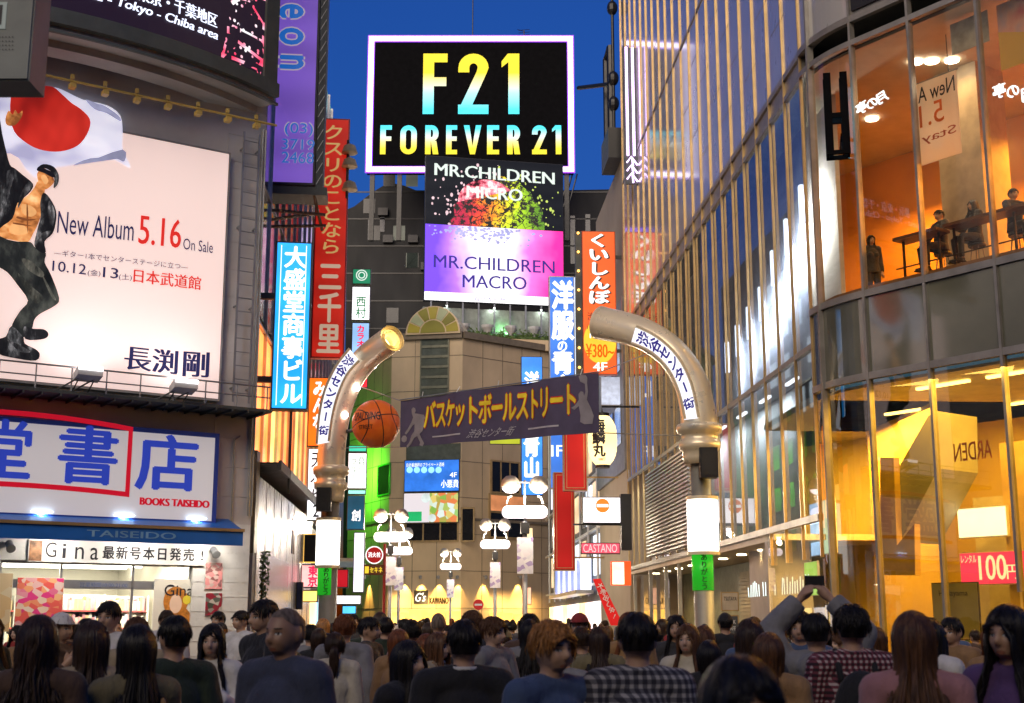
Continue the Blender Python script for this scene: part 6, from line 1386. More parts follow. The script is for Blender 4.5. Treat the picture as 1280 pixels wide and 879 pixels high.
mb.tube([(LbT[0], 0, LbT[1] + .02), (RbT[0], 0, RbT[1] + .02)], .015, 5); mb.build('rope', M_steel, bn)
for i in range(5): mb = MB(BP); a = bq(.12 + i * .2, 1); mb.tube([(a[0], wav(.12 + i * .2), a[1]), (a[0] + .05, 0, a[1] + .14)], .012, 5); mb.build('tie', M_white, bn)

# ================================================================== STREET LAMPS
M_lampw = emit('lamp_oval_face', (1, .90, 1), 1.25, .05); M_dome = pbr('lamp_dome', (.5, .46, .40), .4, .3)
M_floral = pprint('floral_banner_print', [(.2, (.75, .72, .8)), (.45, (.8, .8, .85)), (.6, (.35, .25, .55)), (.8, (.7, .7, .78))], 6)
def slamp(loc, h=5.7, parts=True):
    t = thing('street_lamp', 'street lamp', 'street lamp', (0, 0, 0), 0, 'twin globe street lamps down the street')
    I = PL((0, 0), 0)
    mb = MB(I); mb.lathe([(.16, 0), (.16, .3), (.085, .4), (.07, 4.2)], 14); mb.lathe([(.03, 4.2), (.03, 5.35)], 10); mb.build('pole', pbr('lamp_pole', (.36, .37, .38), .4, .5), t, True)
    mb = MB(I); N = 10; pts = [(.52 + .17 * math.cos(-math.pi / 2 + math.pi * k / N), .17 * math.sin(-math.pi / 2 + math.pi * k / N)) for k in range(N + 1)]; pts += [(-x, -z) for x, z in pts]
    mb.prism([(x, 4.45 + z) for x, z in pts], -.14, .14); ov = mb.build('oval_sign', M_lampw, t)
    mb = MB(I); mb.text('センター街', -.5, .5, 4.37, 4.53, -.146, 0, shear=.3); mb.build('lettering', emit('lamp_violet_ink', (.45, .25, .55), .9, .03, sample=False), ov)
    mb = MB(I); mb.tube([(-.55, 0, 4.68), (-.5, 0, 4.85), (-.4, 0, 4.9)], .03, 6); mb.tube([(.55, 0, 4.68), (.5, 0, 4.85), (.4, 0, 4.9)], .03, 6); mb.tube([(-.4, 0, 5.28), (.4, 0, 5.28)], .03, 6); mb.build('arm', M_steel, t)
    for s_ in (-1, 1):
        mb = MB(I); mb.lathe([(.02, .35), (.14, .33), (.25, .23), (.30, .06), (.295, .0)], 20, (s_ * .43, 0, 5.12)); d_ = mb.build('lamp_dome', M_dome, t, True)
        mb = MB(I); mb.lathe([(.265, .0), (.235, -.08), (.14, -.15), (.02, -.165)], 20, (s_ * .43, 0, 5.14)); mb.build('lamp_glow', emit('street_lamp_glow', (1, .90, .96), 2.6, .02), d_, True); lamp('lamp_light', 'POINT', (s_ * .43, -.5, 4.85), t, 280, (1, .84, .62), .12)
    mb = MB(I); mb.box(-.13, .13, -.16, .1, 3.85, 4.15); mb.build('control_box', M_black, t)
    mb = MB(I); mb.box(-.24, .24, -.12, -.09, 2.75, 3.75); fb_ = mb.build('flower_banner', M_floral, t)
    return t
sp_ = [(656, 43.5, 1.08, 'big near street lamp on a dark post right of the cream building'), (619, 62, 1.0, 'street lamp on a pale post in front of the dark window of the cream building'), (489, 55, 1.0, 'street lamp between the hydrant sign and the advertising screens'), (500, 71, 1.0, 'street lamp half hidden behind the one near the hydrant sign'), (564, 89, 1.0, 'farthest street lamp standing before the square logo sign')]
proto = slamp(None)
for i, (px, D, s_, lab) in enumerate(sp_):
    o = proto if i == 0 else copy_tree(proto)
    p = P(px, 640, D); top = {656: 600, 619: 652, 489: 640, 500: 663, 564: 688}[px]
    o.location = (p.x, p.y, 0); o.rotation_euler = (0, 0, math.radians(FACE)); s2 = P(px, top, D).z / 5.35
    o.scale = (s_ if s_ > 1 else 1, 1, s2); o['label'] = lab
# foreground signboard, top left
pl = front(30, 60, 7.5, 0)
t = board('hanging_box', 'blurred dark grey street box jutting into the upper left corner', 'street box', pl, (-70, -60, 62, 122), pbr('grey_green_casing', (.30, .33, .30), .5), .25, pbr('grey_green_casing', (1, 1, 1)), .01)
q = pl.rect(-20, 28, 28, 60); mb = MB(pl); mb.box(q[0], q[1], t['y'], -.262, q[2], q[3]); mb.build('display', emit('grey_display', (.25, .27, .25), .6, .1), t)
letter(t, pl, [('11', (3, 32, 24, 56))], M_ink, bold=.03, dy=-.004)
mb = MB(pl)
for i in range(12):
    for j in range(4): a = pl.hit(-8 + i * 4, 70 + j * 5); mb.disc(a[0], a[1], .004, .004, t['y'] + .004, 8)
mb.build('perforation', M_black, t)
mb = MB(pl); a = t['r']; mb.tube([(a[0] - .1, .1, 0), (a[0] - .1, .1, a[3] + .5)], .06, 12); mb.tube([(a[0] - .1, .1, a[3] - .3), (a[0], -.1, a[3] - .3)], .03, 8); mb.build('post', M_dgrey, t)
# ================================================================== PEOPLE
import numpy as np
HC = Vector((0, 0, 1.585))
def remeshed(mb, voxel, smooth=4, name='m', shape=None):
    o = mb.build(name, M_ink); m = o.modifiers.new('r', 'REMESH'); m.mode = 'VOXEL'; m.voxel_size = voxel; m.use_smooth_shade = True
    s = o.modifiers.new('s', 'SMOOTH'); s.factor = .5; s.iterations = smooth
    dg = bpy.context.evaluated_depsgraph_get(); me = bpy.data.meshes.new_from_object(o.evaluated_get(dg)); bpy.data.objects.remove(o)
    me.name = name; me.materials.clear()
    if shape:
        n = len(me.vertices); a = np.empty(n * 3, 'f'); me.vertices.foreach_get('co', a); a = a.reshape(-1, 3); shape(a); me.vertices.foreach_set('co', a.ravel()); me.update()
    me.polygons.foreach_set('use_smooth', [True] * len(me.polygons)); return me
def gz(a, x, z, sx, sz): return np.exp(-((np.abs(a[:, 0]) - x) / sx) ** 2 - ((a[:, 2] - HC.z - z) / sz) ** 2)
def face_shape(a):
    f = (a[:, 1] < -.02) & (a[:, 2] > 1.44)
    w = np.clip((-.02 - a[:, 1]) / .03, 0, 1) * f
    d = -.026 * gz(a, 0, -.022, .011, .017) - .014 * gz(a, 0, .0, .008, .022)      # nose
    d += .011 * gz(a, .031, .006, .015, .011)                                      # sockets
    d += -.005 * gz(a, .03, .026, .02, .008) - .006 * gz(a, .04, -.025, .018, .018) # brow, cheek
    d += -.006 * gz(a, 0, -.058, .02, .006) - .006 * gz(a, 0, -.07, .017, .006) + .004 * gz(a, 0, -.064, .018, .003)
    d += -.008 * gz(a, 0, -.095, .016, .012) - .005 * gz(a, .031, .004, .009, .005)
    a[:, 1] += d * w
def J(pose, fem):
    sx = .150 if fem else .178; hx = .085
    j = dict(sh=[(-sx, .01, 1.395), (sx, .01, 1.395)], el=[(-sx - .045, .035, 1.11), (sx + .045, .035, 1.11)], wr=[(-sx - .05, -.03, .865), (sx + .05, -.03, .865)],
             hp=[(-hx, 0, .92), (hx, 0, .92)], kn=[(-hx - .01, -.02, .5), (hx + .01, -.02, .5)], an=[(-hx - .01, .03, .08), (hx + .01, .03, .08)])
    if pose == 'walk':
        j['kn'] = [(-hx, -.2, .52), (hx, .02, .49)]; j['an'] = [(-hx, -.26, .085), (hx, .3, .15)]; j['el'] = [(-sx - .045, .12, 1.12), (sx + .045, -.05, 1.11)]; j['wr'] = [(-sx - .04, .1, .87), (sx + .03, -.2, .92)]
    if pose == 'phone': j['el'][1] = (sx + .05, -.02, 1.12); j['wr'][1] = (.09, -.27, 1.24)
    if pose == 'raise': j['el'] = [(-sx - .11, -.06, 1.60), (sx + .11, -.06, 1.60)]; j['wr'] = [(-.09, -.10, 1.80), (.09, -.10, 1.80)]
    if pose == 'strap': j['el'][0] = (-sx - .07, -.06, 1.13); j['wr'][0] = (-.10, -.15, 1.31)
    if pose == 'sit': j['kn'] = [(-hx - .03, -.42, .90), (hx + .03, -.42, .90)]; j['an'] = [(-hx, -.40, .46), (hx, -.40, .46)]; j['el'] = [(-sx - .06, -.12, 1.14), (sx + .06, -.12, 1.14)]; j['wr'] = [(-.10, -.34, 1.13), (.10, -.34, 1.13)]
    return j
def hand(mb, wr, el, side):
    d = (Vector(wr) - Vector(el)).normalized(); n = Vector((side, 0, 0)) if abs(d.x) < .6 else Vector((0, 0, 1))
    lat = d.cross(n).normalized(); n = lat.cross(d).normalized(); w = Vector(wr)
    mb.tube([w - d * .01, w + d * .035, w + d * .085], [.024, .034, .036], 10)
    for k, L in enumerate((.062, .075, .082, .07)):
        o = w + d * .075 + lat * (.0315 - .021 * k) * 1.05; c = -n * side * 0
        mb.tube([o, o + d * L * .45 - n * .006, o + d * L * .8 - n * .02, o + d * L * .98 - n * .034], [.0095, .009, .008, .007], 7)
    o = w + d * .03 + lat * .03; mb.tube([o, o + d * .03 + lat * .024 - n * .008, o + d * .06 + lat * .03 - n * .02], [.013, .011, .008], 7)
def body_mesh(pose, fem):
    j = J(pose, fem); mb = MB(); k = .9 if fem else 1.0
    mb.ball((0, .004, 1.597), (.076, .097, .104), 24, 16); mb.tube([(0, -.028, 1.575), (0, -.036, 1.535), (0, -.042, 1.502)], [.064, .055 * (.95 if fem else 1.05), .033], 14); mb.ball((0, -.03, 1.565), (.063, .06, .06), 16, 10)
    for s in (-1, 1): mb.ball((s * .077, .012, 1.583), (.010, .018, .031), 8, 8)
    mb.tube([(0, .02, 1.33), (0, .018, 1.45), (0, .004, 1.54)], [.075 * k, .054 * k, .052 * k], 14)
    sx = j['sh'][1][0]
    for i in (0, 1): mb.ball(j['sh'][i], .050 * k, 12, 8)
    mb.tube([(-sx, .012, 1.395), (-.06, .015, 1.425), (.06, .015, 1.425), (sx, .012, 1.395)], [.052, .06, .06, .052], 10)
    mb.ball((0, .005, 1.26), (.155 * k, .105 * k, .17), 18, 12); mb.ball((0, 0, 1.06), (.125 * k, .092, .16), 18, 12); mb.ball((0, .012, .93), (.155, .112, .12), 18, 12)
    if fem:
        for s in (-1, 1): mb.ball((s * .065, -.085, 1.24), (.055, .05, .055), 12, 8)
    for i in (0, 1):
        mb.tube([j['sh'][i], tuple((Vector(j['sh'][i]) + Vector(j['el'][i])) / 2), j['el'][i]], [.052 * k, .046 * k, .038 * k], 10)
        mb.tube([j['el'][i], tuple(Vector(j['el'][i]).lerp(Vector(j['wr'][i]), .35)), j['wr'][i]], [.038 * k, .038 * k, .026 * k], 10); hand(mb, j['wr'][i], j['el'][i], -1 if i else 1)
        mb.tube([j['hp'][i], tuple(Vector(j['hp'][i]).lerp(Vector(j['kn'][i]), .5)), j['kn'][i]], [.085, .072, .05], 12)
        mb.tube([j['kn'][i], tuple(Vector(j['kn'][i]).lerp(Vector(j['an'][i]), .35)), j['an'][i]], [.05, .05, .034], 12)
        a = Vector(j['an'][i]); mb.tube([a + Vector((0, .03, -.03)), a + Vector((0, -.06, -.04)), a + Vector((0, -.15, -.055))], [.036, .038, .024], 10)
    return remeshed(mb, .0085, 3, 'person_body', face_shape)
def top_mesh(pose, fem, kind):
    j = J(pose, fem); mb = MB(); k = .92 if fem else 1.0; g = {'tee': .021, 'shirt': .024, 'jacket': .031, 'hoodie': .034, 'blouse': .024}[kind]; sx = j['sh'][1][0]
    mb.tube([(-sx, .012, 1.392), (-.07, .018, 1.415), (.07, .018, 1.415), (sx, .012, 1.392)], [.056 + g, .052 + g, .052 + g, .056 + g], 12)
    for i in (0, 1): mb.ball(j['sh'][i], .054 + g, 14, 10); mb.ball(j['el'][i], .041 * k + (g if kind != 'tee' else -.02), 10, 8)
    mb.ball((0, .005, 1.25), (.158 * k + g, .107 * k + g, .175), 20, 12)
    low = {'tee': .86, 'shirt': .82, 'jacket': .80, 'hoodie': .84, 'blouse': .84}[kind]
    mb.tube([(0, .006, 1.2), (0, .006, 1.05), (0, .01, low)], [.14 * k + g * .7, .13 * k + g, .158 + g], 22)
    for v in mb.v[-66:]: v.y = (v.y - .006) * .84 + .006
    if fem:
        for s in (-1, 1): mb.ball((s * .065, -.087, 1.24), (.058 + g * .5, .05 + g * .5, .06), 12, 8)
    for i in (0, 1):
        sh, el, wr = (Vector(j[q][i]) for q in ('sh', 'el', 'wr'))
        if kind == 'tee': mb.tube([sh, sh.lerp(el, .35), sh.lerp(el, .62)], [.056 * k + g, .052 * k + g * 1.3, .05 * k + g * 1.6], 12)
        else:
            mb.tube([sh, sh.lerp(el, .5), el], [.055 * k + g, .049 * k + g, .043 * k + g], 12); mb.tube([el, el.lerp(wr, .4), el.lerp(wr, .93)], [.043 * k + g, .041 * k + g, .032 * k + g], 12)
    if kind == 'hoodie':
        mb.ball((0, .10, 1.40), (.115, .07, .085), 16, 10); mb.tube([(-.085, .02, 1.42), (-.06, -.06, 1.41), (0, -.09, 1.385), (.06, -.06, 1.41), (.085, .02, 1.42)], .028, 8)
    if kind in ('shirt', 'jacket'):
        N = 14; mb.tube([(.068 * math.sin(2 * math.pi * q / N), .018 - .064 * math.cos(2 * math.pi * q / N), 1.452 + .012 * math.cos(2 * math.pi * q / N) * -1) for q in range(N + 1)], .0165, 7)
    def wr_(a):
        for i in range(0, len(a)):
            pass
        p = a * np.array([9, 9, 5.]); n = np.sin(p[:, 0] * 1.3 + 2.1 * np.sin(p[:, 2] * 1.7)) * np.sin(p[:, 1] + p[:, 2] * 2.3) * .0045
        c = np.array([0, .005, 0]); r = a - c; r[:, 2] = 0; L = np.linalg.norm(r, axis=1)[:, None] + 1e-6; a += r / L * n[:, None] * ((a[:, 2] < 1.36)[:, None])
    return remeshed(mb, .013, 3, kind, wr_)
def bottom_mesh(pose, fem, skirt):
    j = J(pose, fem); mb = MB(); mb.ball((0, .012, .935), (.165, .122, .10), 18, 10)
    if skirt: mb.lathe([(.15, -.02), (.19, -.2), (.235, -.46), (.22, -.465)], 22, (0, 0, .95), 1, .8)
    else:
        for i in (0, 1):
            hp, kn, an = (Vector(j[q][i]) for q in ('hp', 'kn', 'an')); mb.tube([hp, hp.lerp(kn, .5), kn], [.098, .084, .066], 14); mb.tube([kn, kn.lerp(an, .5), kn.lerp(an, .96)], [.066, .062, .056], 14)
    return remeshed(mb, .018, 3, 'skirt' if skirt else 'trousers')
def shoe_mesh(pose, fem):
    j = J(pose, fem); mb = MB()
    for i in (0, 1):
        a = Vector(j['an'][i]); mb.tube([a + Vector((0, .045, -.02)), a + Vector((0, -.05, -.028)), a + Vector((0, -.17, -.045))], [.047, .048, .032], 12); mb.box(a.x - .042, a.x + .042, a.y - .195, a.y + .08, a.z - .083, a.z - .055)
    return remeshed(mb, .012, 2, 'shoes')
def hair_mesh(style, seed):
    rr = random.Random(seed); mb = MB(); C = HC + Vector((0, .008, .012)); E = Vector((.083, .105, .112))
    long_ = style in ('long', 'wavy'); bob = style == 'bob'; buzz = style == 'buzz'
    if buzz: E = Vector((.079, .100, .108))
    # cap
    NU, NV = 40, 22; idx = {}
    def hairline(az):                               # lowest polar angle of the cap; az 0 = front
        f = abs(math.atan2(math.sin(az), math.cos(az)))
        lo = 2.05 if not (long_ or bob) else 2.2
        if f < .75: return 1.02 if not buzz else .92
        if f < 1.25: return 1.02 + (f - .75) / .5 * (.6 if long_ or bob else .25)
        if f < 1.95 and not (long_ or bob): return 1.27
        return min(lo, 1.62 + (f - 1.25) * .7)
    for u in range(NU):
        for v in range(NV + 1):
            az = 2 * math.pi * u / NU; th = hairline(az) * v / NV; bumpy = 1 + (.03 * mnoise.noise((math.sin(az) * 3, math.cos(az) * 3, th * 4 + seed)) if not buzz else .004 * mnoise.noise((az * 9, th * 20, seed)))
            idx[u, v] = mb.e(C.x + E.x * bumpy * math.sin(th) * math.sin(az), C.y - E.y * bumpy * math.sin(th) * math.cos(az), C.z + E.z * bumpy * math.cos(th))
    for u in range(NU):
        for v in range(NV): mb.face([idx[u, v], idx[(u + 1) % NU, v], idx[(u + 1) % NU, v + 1], idx[u, v + 1]])
    n = {'short': 620, 'messy': 680, 'long': 620, 'wavy': 640, 'bob': 560, 'buzz': 0, 'tied': 520}[style]
    part = rr.uniform(-.4, .4)
    for i in range(n):
        az = rr.uniform(-math.pi, math.pi); f = abs(az); th = rr.uniform(.05, 1.0) * (1.0 if f > .8 else .75)
        fly = rr.random() < .16
        if style == 'short': L = rr.uniform(.05, .10)
        elif style == 'messy': L = rr.uniform(.07, .13)
        elif bob: L = rr.uniform(.16, .27)
        elif style == 'tied': L = rr.uniform(.10, .16)
        else: L = rr.uniform(.30, .58) if style == 'long' else rr.uniform(.28, .5)
        if f < .7: L = min(L, rr.uniform(.07, .105)) if (rr.random() < .55 or not long_) else L; 
        pts, rad = [], []; a = az; drop = 0; steps = 9 if L > .2 else 5; s_ = L / steps; lift = rr.uniform(.0, .07) + (.09 * rr.random() if fly else 0) + (.10 * rr.random() if style == 'messy' else 0); ph = rr.uniform(0, 6.3)
        p = None
        earz = 1.15 < f < 1.95 and style in ('short', 'messy', 'tied')
        if earz: th = min(th, .75); L = min(L, .06)
        if f < .7 and L > .12: a_t = (1 if az > part * .5 else -1) * rr.uniform(.9, 1.3)
        else: a_t = a
        for k in range(steps + 1):
            t = k / steps
            if th < (1.75 if f > .7 or L > .12 else 1.3) and drop == 0:
                aa = a + (a_t - a) * min(1, t * 2.2); e = 1 + lift * (.4 + t); p = Vector((C.x + E.x * e * math.sin(th) * math.sin(aa), C.y - E.y * e * math.sin(th) * math.cos(aa), C.z + E.z * e * math.cos(th))); th += s_ / .105
                if style == 'messy': p += Vector((rr.uniform(-1, 1), rr.uniform(-1, 1), rr.uniform(-.3, 1))) * .010
            else:
                drop += 1; out = Vector((math.sin(a_t), -math.cos(a_t), 0)); q = p + Vector((0, 0, -s_)) + out * (.012 * s_ / .04 if p.z < 1.5 else -.004)
                if p.z < 1.43 and q.y > -.02: q.y = max(q.y, .105) if abs(q.x) < .2 else q.y
                if style == 'wavy': q += Vector((math.sin(ph + k * 1.6), math.cos(ph + k * 1.3), 0)) * .009
                else: q += Vector((math.sin(ph + k * .7), math.cos(ph + k * .6), 0)) * .003
                if q.y < -.02 and abs(q.x) < .055: q.x = math.copysign(.062, q.x)
                p = q
            pts.append(tuple(p)); rad.append((.0022 if fly else (.0075 if L > .2 else .0055)) * (1 - .75 * t ** 1.5))
        if len(pts) > 2: mb.tube(pts, rad, 4)
    if style == 'tied':
        for i in range(70):
            ph = rr.uniform(0, 6.3); r_ = rr.uniform(0, .02); pts = [(r_ * math.cos(ph), .105 + r_ * math.sin(ph), 1.60), (r_ * 1.5 * math.cos(ph), .14 + r_ * math.sin(ph), 1.56), (r_ * 2 * math.cos(ph), .135, 1.48), (r_ * 1.5 * math.cos(ph), .12, 1.36 + rr.uniform(-.05, .05))]
            mb.tube(pts, [.007, .008, .007, .002], 4)
    o = mb.build('hair', M_ink); me = o.data; bpy.data.objects.remove(o); me.polygons.foreach_set('use_smooth', [True] * len(me.polygons)); me.materials.clear(); return me

def skin_mat(name, col):
    n = NT(name); x, y, z = n.sep(n.co()); ax = n.math('ABSOLUTE', x); zz = n.math('SUBTRACT', z, HC.z)
    fr = n.math('MULTIPLY', n.math('LESS_THAN', y, -.035), n.math('GREATER_THAN', z, 1.45))
    def ell(cx, cz, a, b):
        return n.math('MULTIPLY', fr, n.math('LESS_THAN', n.math('ADD', n.math('POWER', n.math('DIVIDE', n.math('SUBTRACT', ax, cx), a), 2.0), n.math('POWER', n.math('DIVIDE', n.math('SUBTRACT', zz, cz), b), 2.0)), 1.0))
    base = n.ramp(n.noise(n.co(), 14, 4), [(.3, tuple(c * .85 for c in col)), (.7, tuple(min(1, c * 1.08) for c in col))])
    c = n.mix(ell(0, -.064, .021, .0085), base, c4((col[0] * .78, col[1] * .52, col[2] * .5)))
    c = n.mix(ell(.031, .005, .0155, .0072), c, c4((.03, .02, .018))); c = n.mix(ell(.031, .0035, .0135, .0055), c, c4((.6, .58, .55))); c = n.mix(ell(.031, .004, .0058, .0060), c, c4((.015, .01, .008)))
    c = n.mix(ell(.032, .0265, .0185, .0038), c, c4((.03, .02, .016))); c = n.mix(ell(.008, -.036, .0035, .0022), c, c4((col[0] * .3, col[1] * .2, col[2] * .2)))
    n.l.new(c, n.b.inputs['Base Color']); n.b.inputs['Roughness'].default_value = .48; n.b.inputs['Subsurface Weight'].default_value = .0
    return n.m
SKIN = [skin_mat('skin_%s' % w, c) for w, c in (('fair', (.56, .36, .26)), ('warm', (.48, .29, .19)), ('tan', (.38, .22, .14)))]
def hair_mat(name, col, rough=.42):
    n = NT(name); a = n.noise(n.map(n.co(), (60, 60, 6)), 1, 2)
    n.set(n.b.inputs['Base Color'], n.ramp(a, [(.35, tuple(c * .55 for c in col)), (.65, tuple(c * 1.35 for c in col))])); n.b.inputs['Roughness'].default_value = rough; n.b.inputs['Specular IOR Level'].default_value = .35; return n.m
HAIR = dict(black=hair_mat('hair_black', (.010, .008, .008)), dark=hair_mat('hair_dark_brown', (.040, .022, .013)), brown=hair_mat('hair_brown', (.11, .05, .022)), auburn=hair_mat('hair_auburn', (.20, .065, .022)), blond=hair_mat('hair_orange_blond', (.42, .19, .055)), grey=hair_mat('hair_short_grey', (.16, .12, .09), .6))
def cloth(name, col, rough=.85):
    n = NT('cloth_' + name); a = n.noise(n.co(), 9, 5)
    n.set(n.b.inputs['Base Color'], n.ramp(a, [(.3, tuple(c * .8 for c in col)), (.7, tuple(min(.9, c * 1.12) for c in col))])); n.b.inputs['Roughness'].default_value = rough
    n.b.inputs['Sheen Weight'].default_value = .15; n.bump(n.noise(n.map(n.co(), (1, 1, .5)), 13, 4), .8, .03); return n.m
CL_ = {k: cloth(k.replace(' ', '_'), v) for k, v in {'black': (.012, .012, .014), 'charcoal': (.04, .04, .045), 'navy': (.015, .02, .05), 'dark green': (.02, .035, .02), 'beige': (.40, .32, .20), 'cream': (.58, .53, .42), 'white': (.68, .67, .65), 'grey': (.22, .22, .23), 'blue': (.06, .10, .20), 'brown': (.09, .05, .03), 'violet': (.10, .05, .17), 'khaki': (.19, .16, .08), 'red': (.3, .03, .03), 'tan': (.33, .19, .08), 'pink': (.42, .2, .2), 'slate blue': (.05, .06, .10)}.items()}
def plaid(name, a, b, c, sc_):
    n = NT('cloth_' + name); x, y, z = n.sep(n.map(n.co(), (sc_, sc_, sc_)))
    u = n.math('ADD', x, y); s1 = n.math('GREATER_THAN', n.math('SINE', n.math('MULTIPLY', u, 6.28)), .15); s2 = n.math('GREATER_THAN', n.math('SINE', n.math('MULTIPLY', z, 6.28)), .15)
    k = n.math('MULTIPLY', n.math('ADD', s1, s2), .5); n.set(n.b.inputs['Base Color'], n.ramp(k, [(.2, a), (.5, b), (.9, c)])); n.b.inputs['Roughness'].default_value = .85; n.bump(n.noise(n.co(), 22, 3), .3, .02); return n.m
CL_['grey checked'] = plaid('grey_check', (.025, .025, .04), (.11, .11, .13), (.38, .37, .38), 26)
CL_['red checked'] = plaid('red_check', (.03, .012, .02), (.17, .04, .06), (.5, .42, .42), 34)
T_ = {}
def cap_mesh():
    mb = MB(); C = HC + Vector((0, .006, .015)); N = 28
    for sg in (0,):
        rings = []
        for v in range(10):
            th = 1.32 * v / 9; rings.append([mb.e(C.x + .093 * max(.02, math.sin(th)) * math.sin(2 * math.pi * u / N), C.y - .114 * max(.02, math.sin(th)) * math.cos(2 * math.pi * u / N), C.z + .124 * math.cos(th)) for u in range(N)])
        for a, b in zip(rings, rings[1:]):
            for u in range(N): mb.face([a[u], a[(u + 1) % N], b[(u + 1) % N], b[u]])
        mb.face(rings[0][::-1])
    pts = [(.088 * math.sin(a), -.104 * math.cos(a)) for a in [(-1 + 2 * k / 10) * 1.1 for k in range(11)]]; out = [(.082 * math.sin(a) * .95, -.104 * math.cos(a) - .075 * math.cos(a * .95)) for a in [(1 - 2 * k / 10) * 1.1 for k in range(11)]]
    mb.slab([(x, y + .006) for x, y in pts + out], C.z + .026, C.z + .032)
    o = mb.build('cap', M_ink); me = o.data; bpy.data.objects.remove(o); me.materials.clear(); me.polygons.foreach_set('use_smooth', [True] * len(me.polygons)); return me
def pack_mesh():
    bp_ = MB(); bp_.ball((0, .21, 1.16), (.15, .10, .22), 18, 12); bp_.ball((0, .29, 1.06), (.11, .05, .11), 14, 8)
    for s in (-1, 1): bp_.tube([(s * .09, .14, 1.32), (s * .10, .04, 1.475), (s * .11, -.12, 1.36), (s * .12, -.13, 1.2), (s * .14, .1, 1.02)], .017, 6)
    o = bp_.build('backpack', M_ink); me = o.data; bpy.data.objects.remove(o); me.materials.clear(); me.polygons.foreach_set('use_smooth', [True] * len(me.polygons)); return me
def tmpl(key, f, *a):
    if key not in T_: T_[key] = f(*a)
    return T_[key]
HSTY = ['short', 'messy', 'long', 'wavy', 'bob', 'buzz', 'tied']
def place(me, name, parent, m):
    o = bpy.data.objects.new(name, me); COL.objects.link(o)
    if not me.materials: me.materials.append(M_ink)
    o.material_slots[0].link = 'OBJECT'; o.material_slots[0].material = m
    if parent is not None: o.parent = parent
    return o
def person(loc, yaw, s, fem, pose, style, hc, kind, col, bot, label, skin=0, group=None, pitch=0., seed=0):
    b = place(tmpl(('b', pose, fem), body_mesh, pose, fem), 'person', None, SKIN[skin]); b.location = loc; b.rotation_euler = (pitch, 0, math.radians(yaw)); b.scale = (s, s, s)
    tag(b, label, 'person', group)
    place(tmpl(('h', style, seed % 2), hair_mesh, style, HSTY.index(style) * 10 + seed % 2), 'hair', b, HAIR[hc])
    place(tmpl(('t', pose, fem, kind), top_mesh, pose, fem, kind), kind if kind != 'tee' else 'tee_shirt', b, CL_[col])
    sk = fem and bot == 'skirt' and pose in ('stand', 'phone', 'strap', 'raise')
    place(tmpl(('l', pose, fem, sk), bottom_mesh, pose, fem, sk), 'skirt' if sk else 'trousers', b, CL_[{'skirt': 'charcoal'}.get(bot, bot)])
    place(tmpl(('s', pose, fem), shoe_mesh, pose, fem), 'shoes', b, CL_['black'])
    return b
OCC = []
def put(px, top, D, yaw, fem, pose, style, hc, kind, col, bot, label, skin=0, seed=0, pitch=0., group='people in the evening crowd'):
    q = P(px, top, D); s = max(.82, min(1.13, q.z / 1.715)); OCC.append((q.x, q.y))
    b_ = math.degrees(math.atan2(-q.x, q.y))     # yaw is relative to the viewing ray, 0 faces the camera
    return person((q.x, q.y, 0), yaw + b_, s, fem, pose, style, hc, kind, col, bot, label, skin, group, pitch, seed)
